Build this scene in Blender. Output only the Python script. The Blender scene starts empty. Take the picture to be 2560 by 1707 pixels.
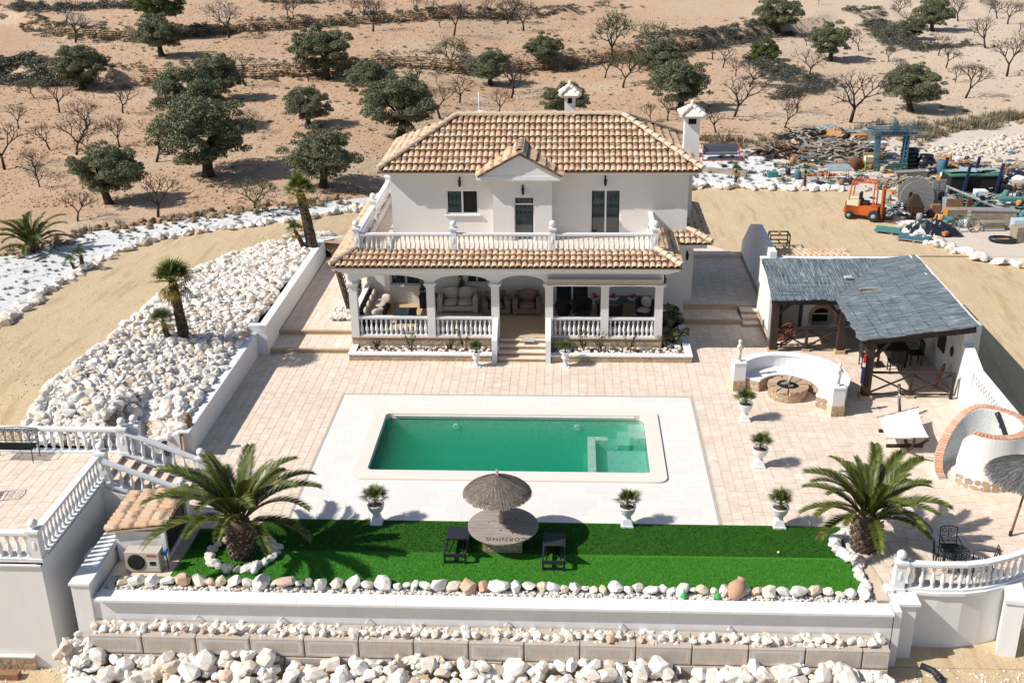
import bpy, bmesh, math, random
import numpy as np
from mathutils import Vector, Matrix, noise
PI = math.pi
sc = bpy.context.scene
COL = sc.collection
rnd = random.Random(7)
nr = np.random.RandomState(5)

# ------------------------------------------------------------------ camera
CAMZ = 17.0
FPX = 2801.4          # focal length in pixels of the 2560 px wide photograph
cam_d = bpy.data.cameras.new('camera')
cam = bpy.data.objects.new('camera', cam_d)
COL.objects.link(cam)
MC = np.array([[0.99867016, -0.00643733, 0.0511514],
               [0.04970458, 0.38364693, -0.92214125],
               [-0.01368795, 0.92345741, 0.38345671]])
R3 = Matrix([list(r) for r in MC])
cam.matrix_world = Matrix.Translation((0, 0, CAMZ)) @ R3.to_4x4()
cam_d.sensor_width = 36.0
cam_d.lens = FPX * 36 / 2560
cam_d.clip_start = 0.5
cam_d.clip_end = 3000
sc.camera = cam
# ------------------------------------------------------------------ light
SUN = Vector((-1.01, -0.32, 1.0)).normalized()       # towards the sun
sd = bpy.data.lights.new('sun', 'SUN'); sd.energy = 5.0; sd.angle = math.radians(0.5); sd.color = (1.0, 0.945, 0.875)
so = bpy.data.objects.new('sun', sd); COL.objects.link(so)
so.rotation_euler = (-SUN).to_track_quat('-Z', 'Y').to_euler(); so.location = (-40, -12, 60)
w = bpy.data.worlds.new('World'); sc.world = w; w.use_nodes = True
nt = w.node_tree; nt.nodes.clear()
wo = nt.nodes.new('ShaderNodeOutputWorld'); bg = nt.nodes.new('ShaderNodeBackground'); sk = nt.nodes.new('ShaderNodeTexSky')
sk.sky_type = 'NISHITA'; sk.sun_disc = False
sk.sun_elevation = math.asin(SUN.z); sk.sun_rotation = math.atan2(SUN.x, SUN.y)
sk.air_density = 1.0; sk.dust_density = 1.6; sk.ozone_density = 0.7; sk.altitude = 500
bg.inputs['Strength'].default_value = 0.095
nt.links.new(sk.outputs[0], bg.inputs['Color']); nt.links.new(bg.outputs[0], wo.inputs['Surface'])
sc.view_settings.view_transform = 'Standard'; sc.view_settings.look = 'None'
sc.view_settings.exposure = 0.18; sc.view_settings.gamma = 1.0; sc.view_settings.use_curve_mapping = False
sc.render.engine = 'CYCLES'
sc.cycles.max_bounces = 8; sc.cycles.transparent_max_bounces = 12; sc.cycles.volume_bounces = 1

# ------------------------------------------------------------------ pixel helpers (photo pixels, 2560 wide; v* = 2352 wide view)
def ray(x, y):
    return MC @ np.array([x - 1280.0, -(y - 853.5), -FPX])
def P(x, y, z=0.0):
    r = ray(x, y); t = (z - CAMZ) / r[2]
    return (t * r[0], t * r[1], z)
def PV(x, y, z=0.0):
    return P(x * 2560 / 2352, y * 2560 / 2352, z)

# ------------------------------------------------------------------ object helpers
def tag(o, label=None, cat=None, group=None, kind=None):
    if label: o['label'] = label
    if cat: o['category'] = cat
    if group: o['group'] = group
    if kind: o['kind'] = kind
    return o
def thing(name, label, cat, loc=(0, 0, 0), rz=0, group=None):
    o = bpy.data.objects.new(name, None); COL.objects.link(o)
    o.location = loc; o.rotation_euler = (0, 0, rz); o.empty_display_size = 0.2
    return tag(o, label, cat, group)
def link(name, me, parent=None, loc=(0, 0, 0), rot=(0, 0, 0), scale=(1, 1, 1)):
    o = bpy.data.objects.new(name, me); COL.objects.link(o)
    if parent is not None: o.parent = parent
    o.location = loc; o.rotation_euler = rot; o.scale = scale
    return o
def ss(a, b, x):
    t = min(1.0, max(0.0, (x - a) / (b - a)))
    return t * t * (3 - 2 * t)
def lerp(a, b, t): return a + (b - a) * t

class MB:
    """collects shapes, builds ONE mesh"""
    def __init__(s): s.v = []; s.f = []; s.sm = []
    def add(s, vs, fs, smooth=False):
        n = len(s.v); s.v += [tuple(p) for p in vs]
        s.f += [tuple(i + n for i in f) for f in fs]; s.sm += [smooth] * len(fs); return s
    def box(s, x0, y0, z0, x1, y1, z1):
        vs = [(x0, y0, z0), (x1, y0, z0), (x1, y1, z0), (x0, y1, z0), (x0, y0, z1), (x1, y0, z1), (x1, y1, z1), (x0, y1, z1)]
        return s.add(vs, [(0, 3, 2, 1), (4, 5, 6, 7), (0, 1, 5, 4), (1, 2, 6, 5), (2, 3, 7, 6), (3, 0, 4, 7)])
    def cbox(s, c, d, rz=0, rot=None):
        m = rot if rot is not None else Matrix.Rotation(rz, 3, 'Z')
        vs = []
        for q in ((-1, -1, -1), (1, -1, -1), (1, 1, -1), (-1, 1, -1), (-1, -1, 1), (1, -1, 1), (1, 1, 1), (-1, 1, 1)):
            vs.append(tuple(Vector(c) + m @ Vector((q[0] * d[0] / 2, q[1] * d[1] / 2, q[2] * d[2] / 2))))
        return s.add(vs, [(0, 3, 2, 1), (4, 5, 6, 7), (0, 1, 5, 4), (1, 2, 6, 5), (2, 3, 7, 6), (3, 0, 4, 7)])
    def prism(s, poly, z0, z1):
        n = len(poly); z0s = z0 if hasattr(z0, '__len__') else [z0] * n; z1s = z1 if hasattr(z1, '__len__') else [z1] * n
        vs = [(p[0], p[1], z0s[i]) for i, p in enumerate(poly)] + [(p[0], p[1], z1s[i]) for i, p in enumerate(poly)]
        fs = [tuple(range(n - 1, -1, -1)), tuple(range(n, 2 * n))] + [(i, (i + 1) % n, n + (i + 1) % n, n + i) for i in range(n)]
        return s.add(vs, fs)
    def beam(s, a, b, w=0.06, h=None, up=(0, 0, 1)):
        a = Vector(a); b = Vector(b); d = (b - a)
        if d.length < 1e-6: return s
        dn = d.normalized(); u = Vector(up)
        if abs(dn.dot(u)) > 0.97: u = Vector((0, 1, 0))
        r = dn.cross(u).normalized(); u = r.cross(dn).normalized(); h = h or w
        vs = []
        for e in (a, b):
            for q in ((-1, -1), (1, -1), (1, 1), (-1, 1)):
                vs.append(e + r * q[0] * w / 2 + u * q[1] * h / 2)
        return s.add(vs, [(3, 2, 1, 0), (4, 5, 6, 7), (0, 1, 5, 4), (1, 2, 6, 5), (2, 3, 7, 6), (3, 0, 4, 7)])
    def tube(s, pts, rad, seg=6, cap=True, smooth=True):
        pts = [Vector(p) for p in pts]; n = len(pts)
        rr = rad if hasattr(rad, '__len__') else [rad] * n
        vs = []; fs = []; prev = None
        for i, p in enumerate(pts):
            d = (pts[min(i + 1, n - 1)] - pts[max(i - 1, 0)])
            d = d.normalized() if d.length > 1e-9 else Vector((0, 0, 1))
            if prev is None:
                u = d.orthogonal().normalized()
            else:
                u = (prev - d * prev.dot(d)); u = u.normalized() if u.length > 1e-6 else d.orthogonal().normalized()
            prev = u; r2 = d.cross(u)
            for k in range(seg):
                a = 2 * PI * k / seg
                vs.append(p + (u * math.cos(a) + r2 * math.sin(a)) * rr[i])
        for i in range(n - 1):
            for k in range(seg):
                k2 = (k + 1) % seg
                fs.append((i * seg + k, i * seg + k2, (i + 1) * seg + k2, (i + 1) * seg + k))
        s.add(vs, fs, smooth)
        if cap:
            m = len(s.v) - len(vs)
            s.f.append(tuple(m + k for k in range(seg - 1, -1, -1))); s.f.append(tuple(m + (n - 1) * seg + k for k in range(seg))); s.sm += [False, False]
        return s
    def lathe(s, prof, seg=12, c=(0, 0, 0), smooth=True, ph=0):
        vs = []; fs = []; n = len(prof)
        for r, z in prof:
            for k in range(seg):
                a = 2 * PI * k / seg + ph
                vs.append((c[0] + r * math.cos(a), c[1] + r * math.sin(a), c[2] + z))
        for i in range(n - 1):
            for k in range(seg):
                k2 = (k + 1) % seg
                fs.append((i * seg + k, i * seg + k2, (i + 1) * seg + k2, (i + 1) * seg + k))
        s.add(vs, fs, smooth)
        m = len(s.v) - len(vs)
        s.f.append(tuple(m + k for k in range(seg - 1, -1, -1))); s.f.append(tuple(m + (n - 1) * seg + k for k in range(seg))); s.sm += [False, False]
        return s
    def ball(s, c, r, seg=10, ring=7):
        if not hasattr(r, '__len__'): r = (r, r, r)
        n0 = len(s.v)
        s.lathe([(max(.001, math.sin(PI * i / ring)), -math.cos(PI * i / ring)) for i in range(ring + 1)], seg)
        for i in range(n0, len(s.v)):
            x, y, z = s.v[i]; s.v[i] = (c[0] + x * r[0], c[1] + y * r[1], c[2] + z * r[2])
        return s
    def pillow(s, c, r, rz=0, seg=14, ring=8):
        n0 = len(s.v); s.ball((0, 0, 0), 1, seg, ring); sg = lambda v, e: math.copysign(abs(v) ** e, v); cz, sz = math.cos(rz), math.sin(rz)
        for i in range(n0, len(s.v)):
            x, y, z = s.v[i]; m = max(abs(x), abs(y), 1e-6); k = (math.hypot(x, y) / m) ** .8; x *= k; y *= k; z = sg(z, .7); x, y, z = x * r[0], y * r[1], z * r[2]
            s.v[i] = (c[0] + x * cz - y * sz, c[1] + x * sz + y * cz, c[2] + z)
        return s
    def mesh(s, name, mat=None):
        me = bpy.data.meshes.new(name); me.from_pydata([tuple(v) for v in s.v], [], s.f)
        me.polygons.foreach_set('use_smooth', s.sm); me.update()
        if mat is not None: me.materials.append(mat)
        return me
    def build(s, name, mat, parent=None, loc=(0, 0, 0), rot=(0, 0, 0), scale=(1, 1, 1)):
        return link(name, s.mesh(name, mat), parent, loc, rot, scale)

def np_mesh(name, V, F, mat, smooth=False, UV=None):
    """V (n,3), F (m,k) uniform polygons"""
    me = bpy.data.meshes.new(name); m, k = F.shape
    me.vertices.add(len(V)); me.vertices.foreach_set('co', np.ascontiguousarray(V, dtype=np.float32).ravel())
    me.loops.add(m * k); me.loops.foreach_set('vertex_index', np.ascontiguousarray(F, dtype=np.int32).ravel())
    me.polygons.add(m); me.polygons.foreach_set('loop_start', np.arange(0, m * k, k, dtype=np.int32))
    me.polygons.foreach_set('use_smooth', np.full(m, bool(smooth)))
    if UV is not None:
        l = me.uv_layers.new(name='UVMap'); l.data.foreach_set('uv', np.ascontiguousarray(UV, dtype=np.float32).ravel())
    me.update(calc_edges=True); me.validate()
    if mat is not None: me.materials.append(mat)
    return me
def join_inst(name, protos, mats4, mat, smooth=False):
    """protos: list of (V,F,UV|None); mats4: list of (index, 4x4 Matrix/ndarray)"""
    Vs = []; Fs = []; Us = []; n = 0
    for i, M in mats4:
        V, F, U = protos[i]; A = np.array(M)
        Vs.append(V @ A[:3, :3].T + A[:3, 3]); Fs.append(F + n); n += len(V)
        if U is not None: Us.append(U)
    return np_mesh(name, np.vstack(Vs), np.vstack(Fs), mat, smooth, np.vstack(Us) if Us else None)
def TRS(loc, rot=(0, 0, 0), s=(1, 1, 1)):
    from mathutils import Euler
    if not hasattr(s, '__len__'): s = (s, s, s)
    return Matrix.Translation(loc) @ Euler(rot).to_matrix().to_4x4() @ Matrix.Diagonal((s[0], s[1], s[2], 1))

# ------------------------------------------------------------------ materials
class NT:
    def __init__(s, name):
        s.m = bpy.data.materials.new(name); s.m.use_nodes = True; s.t = s.m.node_tree; s.t.nodes.clear()
        s.out = s.n('ShaderNodeOutputMaterial'); s.b = s.n('ShaderNodeBsdfPrincipled'); s.l(s.b.outputs[0], s.out.inputs['Surface'])
        s.geo = None
    def n(s, t, **k):
        x = s.t.nodes.new(t)
        for a, b in k.items(): setattr(x, a, b)
        return x
    def l(s, a, b): s.t.links.new(a, b)
    def pos(s, obj=False):
        if obj: return s.n('ShaderNodeTexCoord').outputs['Object']
        return s.n('ShaderNodeNewGeometry').outputs['Position']
    def noise(s, scale, detail=3, rough=.55, vec=None, stretch=None):
        v = vec if vec is not None else s.pos()
        if stretch:
            mp = s.n('ShaderNodeMapping'); mp.inputs['Scale'].default_value = stretch; s.l(v, mp.inputs['Vector']); v = mp.outputs[0]
        x = s.n('ShaderNodeTexNoise'); x.inputs['Scale'].default_value = scale; x.inputs['Detail'].default_value = detail; x.inputs['Roughness'].default_value = rough
        s.l(v, x.inputs['Vector']); return x.outputs['Fac']
    def voro(s, scale, feature='F1', out='Distance', vec=None, stretch=None):
        v = vec if vec is not None else s.pos()
        if stretch:
            mp = s.n('ShaderNodeMapping'); mp.inputs['Scale'].default_value = stretch; s.l(v, mp.inputs['Vector']); v = mp.outputs[0]
        x = s.n('ShaderNodeTexVoronoi', feature=feature); x.inputs['Scale'].default_value = scale; s.l(v, x.inputs['Vector']); return x.outputs[out]
    def ramp(s, fac, stops, interp='LINEAR'):
        r = s.n('ShaderNodeValToRGB'); e = r.color_ramp.elements; r.color_ramp.interpolation = interp
        while len(e) < len(stops): e.new(0.5)
        for i, (p, c) in enumerate(stops):
            e[i].position = p; e[i].color = (c[0], c[1], c[2], 1) if hasattr(c, '__len__') else (c, c, c, 1)
        s.l(fac, r.inputs[0]); return r.outputs[0]
    def mix(s, fac, a, b, mode='MIX'):
        x = s.n('ShaderNodeMix', data_type='RGBA', blend_type=mode)
        for inp, v in ((x.inputs[0], fac), (x.inputs[6], a), (x.inputs[7], b)):
            if hasattr(v, 'links'): s.l(v, inp)
            elif hasattr(v, '__len__'): inp.default_value = (v[0], v[1], v[2], 1)
            else: inp.default_value = v
        return x.outputs[2]
    def math(s, op, a, b=0.0):
        x = s.n('ShaderNodeMath', operation=op)
        for inp, v in ((x.inputs[0], a), (x.inputs[1], b)):
            if hasattr(v, 'links'): s.l(v, inp)
            else: inp.default_value = v
        return x.outputs[0]
    def rand(s):
        g = s.n('ShaderNodeNewGeometry').outputs['Random Per Island']; o = s.n('ShaderNodeObjectInfo').outputs['Random']
        return s.math('FRACT', s.math('ADD', g, o))
    def bump(s, hgt, strength=.4, dist=.02):
        x = s.n('ShaderNodeBump'); x.inputs['Strength'].default_value = strength; x.inputs['Distance'].default_value = dist
        s.l(hgt, x.inputs['Height'])
        if s.b.inputs['Normal'].links: s.l(s.b.inputs['Normal'].links[0].from_socket, x.inputs['Normal'])
        s.l(x.outputs[0], s.b.inputs['Normal']); return s
    def col(s, c):
        if hasattr(c, 'links'): s.l(c, s.b.inputs['Base Color'])
        else: s.b.inputs['Base Color'].default_value = (c[0], c[1], c[2], 1)
        return s
    def fin(s, rough=.8, metal=0, spec=.3):
        s.b.inputs['Roughness'].default_value = rough; s.b.inputs['Metallic'].default_value = metal
        s.b.inputs['Specular IOR Level'].default_value = spec; return s.m

def plain(name, c, rough=.7, metal=0, var=.12, scale=9, bump=.15, spec=.3):
    """one real colour with light mottling and wear"""
    a = NT(name); f = a.noise(scale, 4, .6, a.pos(True)); g = a.noise(scale * .23, 3, .5, a.pos(True))
    c1 = a.mix(f, tuple(x * (1 - var) for x in c), tuple(min(1, x * (1 + var)) for x in c))
    c2 = a.mix(a.math('MULTIPLY', g, .5), c1, tuple(x * (1 - var * 1.5) for x in c))
    a.col(c2)
    if bump: a.bump(f, bump, .01)
    return a.fin(rough, metal, spec)
M = {}
# white render / paint
a = NT('white_render'); f = a.noise(1.1, 4, .6); g = a.noise(60, 2, .5)
st = a.noise(2.2, 4, .6, None, (1.6, 1.6, .25))
c = a.mix(f, (.71, .705, .70), (.77, .765, .76)); c = a.mix(a.ramp(st, [(.52, 0), (.82, .4)]), c, (.62, .605, .585))
M['render'] = a.col(c).bump(g, .25, .008).bump(f, .2, .03).fin(.9, 0, .2)
a = NT('house_render'); f = a.noise(.9, 4, .6); g = a.noise(70, 2, .5)
M['house'] = a.col(a.mix(f, (.66, .635, .61), (.72, .695, .665))).bump(g, .3, .008).fin(.92, 0, .2)
a = NT('white_cast_stone'); f = a.noise(6, 4, .6)
M['cast'] = a.col(a.mix(f, (.76, .765, .775), (.66, .675, .69))).bump(f, .1, .01).fin(.55, 0, .35)
a = NT('white_rock'); v = a.rand(); f = a.noise(5, 5, .65, a.pos()); g = a.noise(1.3, 3, .5)
c = a.ramp(v, [(0, (.72, .69, .645)), (.4, (.79, .77, .74)), (.72, (.72, .67, .60)), (.86, (.66, .58, .48)), (.94, (.60, .48, .36)), (.97, (.55, .34, .22)), (1, (.77, .76, .74))])
c = a.mix(a.ramp(f, [(.42, 0), (.7, .75)]), c, (.60, .50, .40))
M['rock'] = a.col(c).bump(f, .5, .03).bump(a.noise(22, 3, .6), .3, .01).fin(.95, 0, .15)
a = NT('orchard_soil'); f = a.noise(.07, 4, .6); g = a.noise(1.6, 5, .7, None, (1, 1.6, 1)); k = a.noise(6, 5, .75); big = a.noise(.35, 4, .6)
c = a.ramp(f, [(.32, (.49, .375, .27)), (.5, (.51, .335, .215)), (.68, (.56, .45, .335))])
c = a.mix(a.ramp(g, [(.38, 0), (.68, .6)]), c, (.46, .32, .215)); c = a.mix(a.ramp(k, [(.60, 0), (.72, .6)]), c, (.60, .52, .43))
c = a.mix(a.ramp(k, [(.34, .9), (.45, 0)]), c, (.16, .10, .065)); k2 = a.noise(2.6, 6, .85, None, (1, 1.3, 1)); c = a.mix(a.ramp(k2, [(.38, .8), (.46, 0)]), c, (.22, .145, .095)); c = a.mix(a.ramp(big, [(.5, 0), (.75, .4)]), c, (.48, .40, .29))  # dark specks paint the shade of ploughed soil pits into the colour
xs = a.n('ShaderNodeSeparateXYZ'); a.l(a.pos(), xs.inputs[0])
c = a.mix(a.ramp(a.math('MULTIPLY', a.math('ADD', xs.outputs[0], -2), .028), [(.1, 0), (.95, .62)]), c, (.60, .52, .42))
M['soil'] = a.col(c).bump(g, .6, .10).bump(k, .8, .06).fin(1, 0, .1)
a = NT('yellow_sand'); f = a.noise(.35, 5, .6); g = a.noise(14, 5, .75); k = a.noise(1.6, 4, .6, None, (1, .5, 1))
c = a.mix(f, (.54, .42, .265), (.64, .51, .335)); c = a.mix(a.ramp(g, [(.3, .6), (.6, 0)]), c, (.38, .265, .14)); c = a.mix(a.ramp(k, [(.5, 0), (.75, .5)]), c, (.62, .52, .36))
tr_n = a.noise(1.1, 4, .65, None, (2.2, .35, 1)); c = a.mix(a.ramp(tr_n, [(.36, .55), (.47, 0)]), c, (.40, .29, .16)); pb = a.noise(45, 2, .7); c = a.mix(a.ramp(pb, [(.62, 0), (.70, .6)]), c, (.68, .60, .48))
M['sand'] = a.col(c).bump(g, .8, .04).bump(k, .6, .07).fin(1, 0, .1)
a = NT('white_gravel'); f = a.noise(.5, 4, .6); g = a.noise(10, 4, .8); k = a.noise(1.6, 4, .7)
c = a.mix(f, (.62, .63, .625), (.72, .725, .72)); c = a.mix(a.ramp(g, [(.32, .7), (.5, 0)]), c, (.36, .35, .33)); c = a.mix(a.ramp(k, [(.56, 0), (.70, .75)]), c, (.36, .34, .29))
M['gravel'] = a.col(c).bump(g, .7, .04).fin(1, 0, .1)
a = NT('pale_yard_soil'); f = a.noise(.3, 5, .6); g = a.noise(8, 4, .8); k = a.noise(1.1, 4, .7)
c = a.mix(f, (.56, .47, .39), (.63, .56, .49)); c = a.mix(a.ramp(g, [(.3, .6), (.5, 0)]), c, (.38, .33, .28)); c = a.mix(a.ramp(k, [(.55, 0), (.7, .6)]), c, (.48, .40, .32))
M['yard'] = a.col(c).bump(g, .6, .04).fin(1, 0, .1)
def tilemat(name, stops, rough=.8, vein=(.50, .36, .26), amt=.55, nscale=3):
    a = NT(name); v = a.rand(); f = a.noise(nscale, 5, .7, None, (1, 1, 1)); g = a.noise(.25, 3, .5)
    c = a.ramp(v, stops); c = a.mix(a.ramp(f, [(.40, 0), (.72, amt)]), c, vein); c = a.mix(a.ramp(g, [(.4, 0), (.8, .25)]), c, vein)
    return a.col(c).bump(a.noise(18, 4, .6), .25, .01).fin(rough, 0, .3)
M['paver'] = tilemat('peach_paver', [(0, (.71, .60, .495)), (.3, (.75, .655, .555)), (.6, (.70, .585, .475)), (1, (.77, .685, .59))])
M['grout'] = plain('grout', (.58, .48, .38), .95)
M['deck'] = tilemat('pale_deck_tile', [(0, (.715, .675, .635)), (.5, (.74, .705, .665)), (.85, (.70, .67, .635)), (1, (.67, .65, .63))], .7, (.68, .62, .56), .3, 1.2)
M['deckgrout'] = plain('deck_grout', (.71, .675, .635), .9)
M['border'] = plain('grey_border', (.45, .42, .38), .9)
M['coping'] = tilemat('coping_stone', [(0, (.72, .64, .57)), (1, (.76, .685, .61))], .7, (.70, .61, .53), .25, 4)
M['step'] = plain('terracotta_step', (.52, .38, .25), .8, 0, .2, 7)
a = NT('field_stone'); v = a.rand(); f = a.noise(7, 4, .6)
c = a.ramp(v, [(0, (.42, .28, .15)), (.25, (.56, .40, .24)), (.45, (.28, .23, .18)), (.65, (.50, .32, .16)), (.85, (.24, .235, .23)), (1, (.62, .50, .35))])
M['stone'] = a.col(a.mix(f, c, (.40, .28, .18))).bump(f, .5, .02).fin(.85, 0, .3)
M['mortar'] = plain('stone_mortar', (.60, .50, .38), .95)
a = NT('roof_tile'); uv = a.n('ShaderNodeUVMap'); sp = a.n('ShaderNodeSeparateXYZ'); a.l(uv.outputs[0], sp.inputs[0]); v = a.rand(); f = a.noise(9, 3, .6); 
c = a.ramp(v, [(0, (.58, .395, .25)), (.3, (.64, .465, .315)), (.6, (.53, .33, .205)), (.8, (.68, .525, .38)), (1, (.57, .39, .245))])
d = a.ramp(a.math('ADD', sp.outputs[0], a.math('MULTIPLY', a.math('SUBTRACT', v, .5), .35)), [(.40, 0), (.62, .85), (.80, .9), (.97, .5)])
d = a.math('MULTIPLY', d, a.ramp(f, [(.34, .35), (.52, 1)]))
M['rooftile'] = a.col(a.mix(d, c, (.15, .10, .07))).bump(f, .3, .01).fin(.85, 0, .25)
M['roofbase'] = plain('roof_underlay', (.22, .14, .09), .9)
a = NT('reed_thatch'); f = a.noise(1, 4, .7, None, (26, 2.2, 6)); g = a.noise(1.2, 3, .6)
def reed(name, stretch):
    a = NT(name); f = a.noise(1, 4, .75, a.pos(), stretch); g = a.noise(1.3, 4, .6); h_ = a.noise(12, 3, .7)
    c = a.ramp(f, [(.34, (.035, .047, .057)), (.45, (.11, .14, .16)), (.55, (.20, .24, .265)), (.66, (.46, .49, .50))])
    c = a.mix(a.ramp(g, [(.45, 0), (.75, .35)]), c, (.12, .15, .18)); c = a.mix(a.ramp(h_, [(.35, .4), (.5, 0)]), c, (.06, .075, .09))
    return a.col(c).bump(f, .9, .04).fin(.9, 0, .2)
M['reedA'] = reed('reed_running_forward', (30, 1.4, 3)); M['reedB'] = reed('reed_running_sideways', (1.4, 26, 3))
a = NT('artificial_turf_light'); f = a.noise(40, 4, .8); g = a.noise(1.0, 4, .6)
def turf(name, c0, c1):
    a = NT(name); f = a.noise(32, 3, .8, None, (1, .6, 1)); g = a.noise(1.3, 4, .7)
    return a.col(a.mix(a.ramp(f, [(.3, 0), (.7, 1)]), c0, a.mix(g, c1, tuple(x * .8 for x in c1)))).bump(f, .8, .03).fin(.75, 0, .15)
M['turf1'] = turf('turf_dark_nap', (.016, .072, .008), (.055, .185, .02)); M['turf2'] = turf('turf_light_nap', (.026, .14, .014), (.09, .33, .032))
def wood(name, c, c2, stretch=(1.5, 18, 18), rough=.8):
    a = NT(name); f = a.noise(1, 5, .65, a.pos(True), stretch)
    return a.col(a.mix(a.ramp(f, [(.3, 0), (.7, 1)]), c, c2)).bump(f, .5, .01).fin(rough, 0, .25)
M['darkwood'] = wood('dark_stained_wood', (.030, .019, .015), (.065, .043, .033), (9, 9, 2))
M['greywood'] = wood('weathered_wood', (.20, .165, .135), (.42, .37, .32), (2.2, 30, 30))
M['drumwood'] = wood('grey_drum_wood', (.16, .16, .155), (.33, .33, .32), (2.5, 26, 26))
M['brownwood'] = wood('brown_wood', (.20, .105, .055), (.32, .18, .10), (6, 6, 6))
M['oldwood'] = wood('old_plank', (.22, .18, .13), (.42, .35, .27), (3, 3, 3))
a = NT('thatch'); f = a.noise(30, 4, .7, a.pos(True)); v = a.rand()
M['thatch'] = a.col(a.mix(f, a.ramp(v, [(0, (.10, .078, .062)), (.45, (.24, .20, .165)), (.8, (.38, .33, .28)), (1, (.58, .53, .46))]), (.14, .11, .09))).fin(.95, 0, .1)
M['thatchdark'] = NT('grey_thatch')
M['thatchdark'] = M['thatchdark'].col(M['thatchdark'].ramp(M['thatchdark'].rand(), [(0, (.06, .06, .062)), (.6, (.13, .13, .13)), (1, (.24, .235, .23))])).fin(.95, 0, .1)
def leafm(name, stops, rough=.55, trans=0.12):
    a = NT(name); v = a.rand(); f = a.noise(1.2, 3, .6)
    c = a.ramp(v, stops); c = a.mix(a.ramp(f, [(.35, .35), (.6, 0)]), c, tuple(x * .6 for x in stops[0][1])); a.col(c)
    tr = a.n('ShaderNodeBsdfTranslucent'); a.l(c, tr.inputs[0]); mx = a.n('ShaderNodeMixShader'); mx.inputs[0].default_value = trans
    a.l(a.b.outputs[0], mx.inputs[1]); a.l(tr.outputs[0], mx.inputs[2]); a.l(mx.outputs[0], a.out.inputs['Surface'])
    return a.fin(rough, 0, .3)
M['olive'] = leafm('olive_leaves', [(0, (.07, .085, .035)), (.5, (.135, .15, .075)), (.85, (.20, .215, .12)), (1, (.30, .31, .20))])
M['brightleaf'] = leafm('bright_green_leaves', [(0, (.045, .075, .012)), (.6, (.085, .13, .02)), (1, (.15, .20, .04))])
M['sparseleaf'] = leafm('young_leaves', [(0, (.10, .12, .035)), (1, (.20, .22, .09))])
M['blossom'] = leafm('almond_blossom', [(0, (.50, .45, .47)), (1, (.75, .70, .72))])
M['scrub'] = leafm('scrub', [(0, (.05, .056, .04)), (.5, (.09, .10, .07)), (1, (.21, .20, .16))])
M['drygrass'] = leafm('dry_grass', [(0, (.14, .12, .075)), (.6, (.23, .20, .13)), (1, (.34, .30, .20))])
M['frond'] = leafm('date_palm_leaflets', [(0, (.035, .05, .010)), (.5, (.08, .105, .018)), (.9, (.15, .165, .03)), (1, (.26, .20, .06))], .38, .12)
M['fan'] = leafm('fan_palm_leaves', [(0, (.05, .08, .015)), (.5, (.10, .14, .025)), (1, (.20, .22, .05))], .45, .2)
M['fandry'] = leafm('yellowed_fan_leaves', [(0, (.22, .15, .03)), (1, (.38, .27, .07))], .6, .2)
M['bush'] = leafm('garden_leaves', [(0, (.03, .045, .01)), (.5, (.06, .085, .018)), (1, (.15, .17, .04))])
M['bark'] = plain('dark_bark', (.065, .05, .042), .95, 0, .4, 6, .8)
M['bark2'] = plain('grey_brown_bark', (.045, .034, .032), .95, 0, .35, 8, .6)
M['palmtrunk'] = plain('palm_trunk', (.12, .085, .06), .95, 0, .4, 12, .8)
a = NT('palm_scales'); M['scale'] = a.col(a.ramp(a.rand(), [(0, (.07, .05, .04)), (.5, (.17, .125, .09)), (1, (.34, .28, .22))])).bump(a.noise(25), .5, .01).fin(.9, 0, .2)
M['iron'] = plain('black_iron', (.018, .022, .024), .45, .6, .3, 20, .1)
M['plasticblack'] = plain('black_plastic', (.022, .026, .033), .5, 0, .25, 14, .1, .4)
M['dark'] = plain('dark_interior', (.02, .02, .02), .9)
M['whitemetal'] = plain('white_frame', (.78, .78, .78), .4, 0, .05)
M['awning'] = plain('awning_canvas', (.46, .37, .28), .9)
M['cream'] = plain('cream_upholstery', (.52, .47, .40), .85, 0, .12)
M['brownsofa'] = plain('brown_upholstery', (.22, .155, .12), .85, 0, .15)
M['wicker'] = plain('dark_wicker', (.035, .03, .03), .7, 0, .4, 40, .4)
M['soilpot'] = plain('pot_soil', (.12, .075, .05), 1, 0, .3, 20, .5)
M['terracotta'] = plain('terracotta', (.50, .30, .20), .8, 0, .15, 8)
M['canvas'] = plain('white_canvas', (.80, .80, .80), .8, 0, .03)
M['flower'] = plain('red_flowers', (.45, .03, .03), .6)
a = NT('window_glass'); M['glass'] = a.col((.03, .045, .05)).fin(.04, 0, .9)
a = NT('brick'); M['brick'] = a.col(a.mix(a.noise(12), a.ramp(a.rand(), [(0, (.50, .20, .11)), (.5, (.60, .29, .17)), (1, (.66, .42, .30))]), (.58, .36, .25))).bump(a.noise(30), .4, .01).fin(.9, 0, .2)
a = NT('pebble_dash'); M['pebble'] = a.col(a.mix(a.ramp(a.voro(28), [(.2, 0), (.5, 1)]), (.42, .44, .44), (.66, .67, .66))).bump(a.voro(28), .6, .02).fin(.9, 0, .2)
a = NT('concrete_block'); f = a.noise(3, 5, .7, a.pos(True)); s_ = a.noise(3, 3, .6, a.pos(True), (5, 1, .5))
oc = a.n('ShaderNodeSeparateXYZ'); a.l(a.n('ShaderNodeTexCoord').outputs['Generated'], oc.inputs[0])
ex = a.math('MINIMUM', a.math('MULTIPLY', a.math('MINIMUM', oc.outputs[0], a.math('SUBTRACT', 1, oc.outputs[0])), 2.4), a.math('MINIMUM', oc.outputs[2], a.math('SUBTRACT', 1, oc.outputs[2])))
em = a.ramp(a.math('ADD', ex, a.math('MULTIPLY', a.math('SUBTRACT', f, .5), .15)), [(.08, 0), (.17, 1), (.24, .35), (.3, .1)])
vv = a.n('ShaderNodeObjectInfo').outputs['Random']
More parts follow.
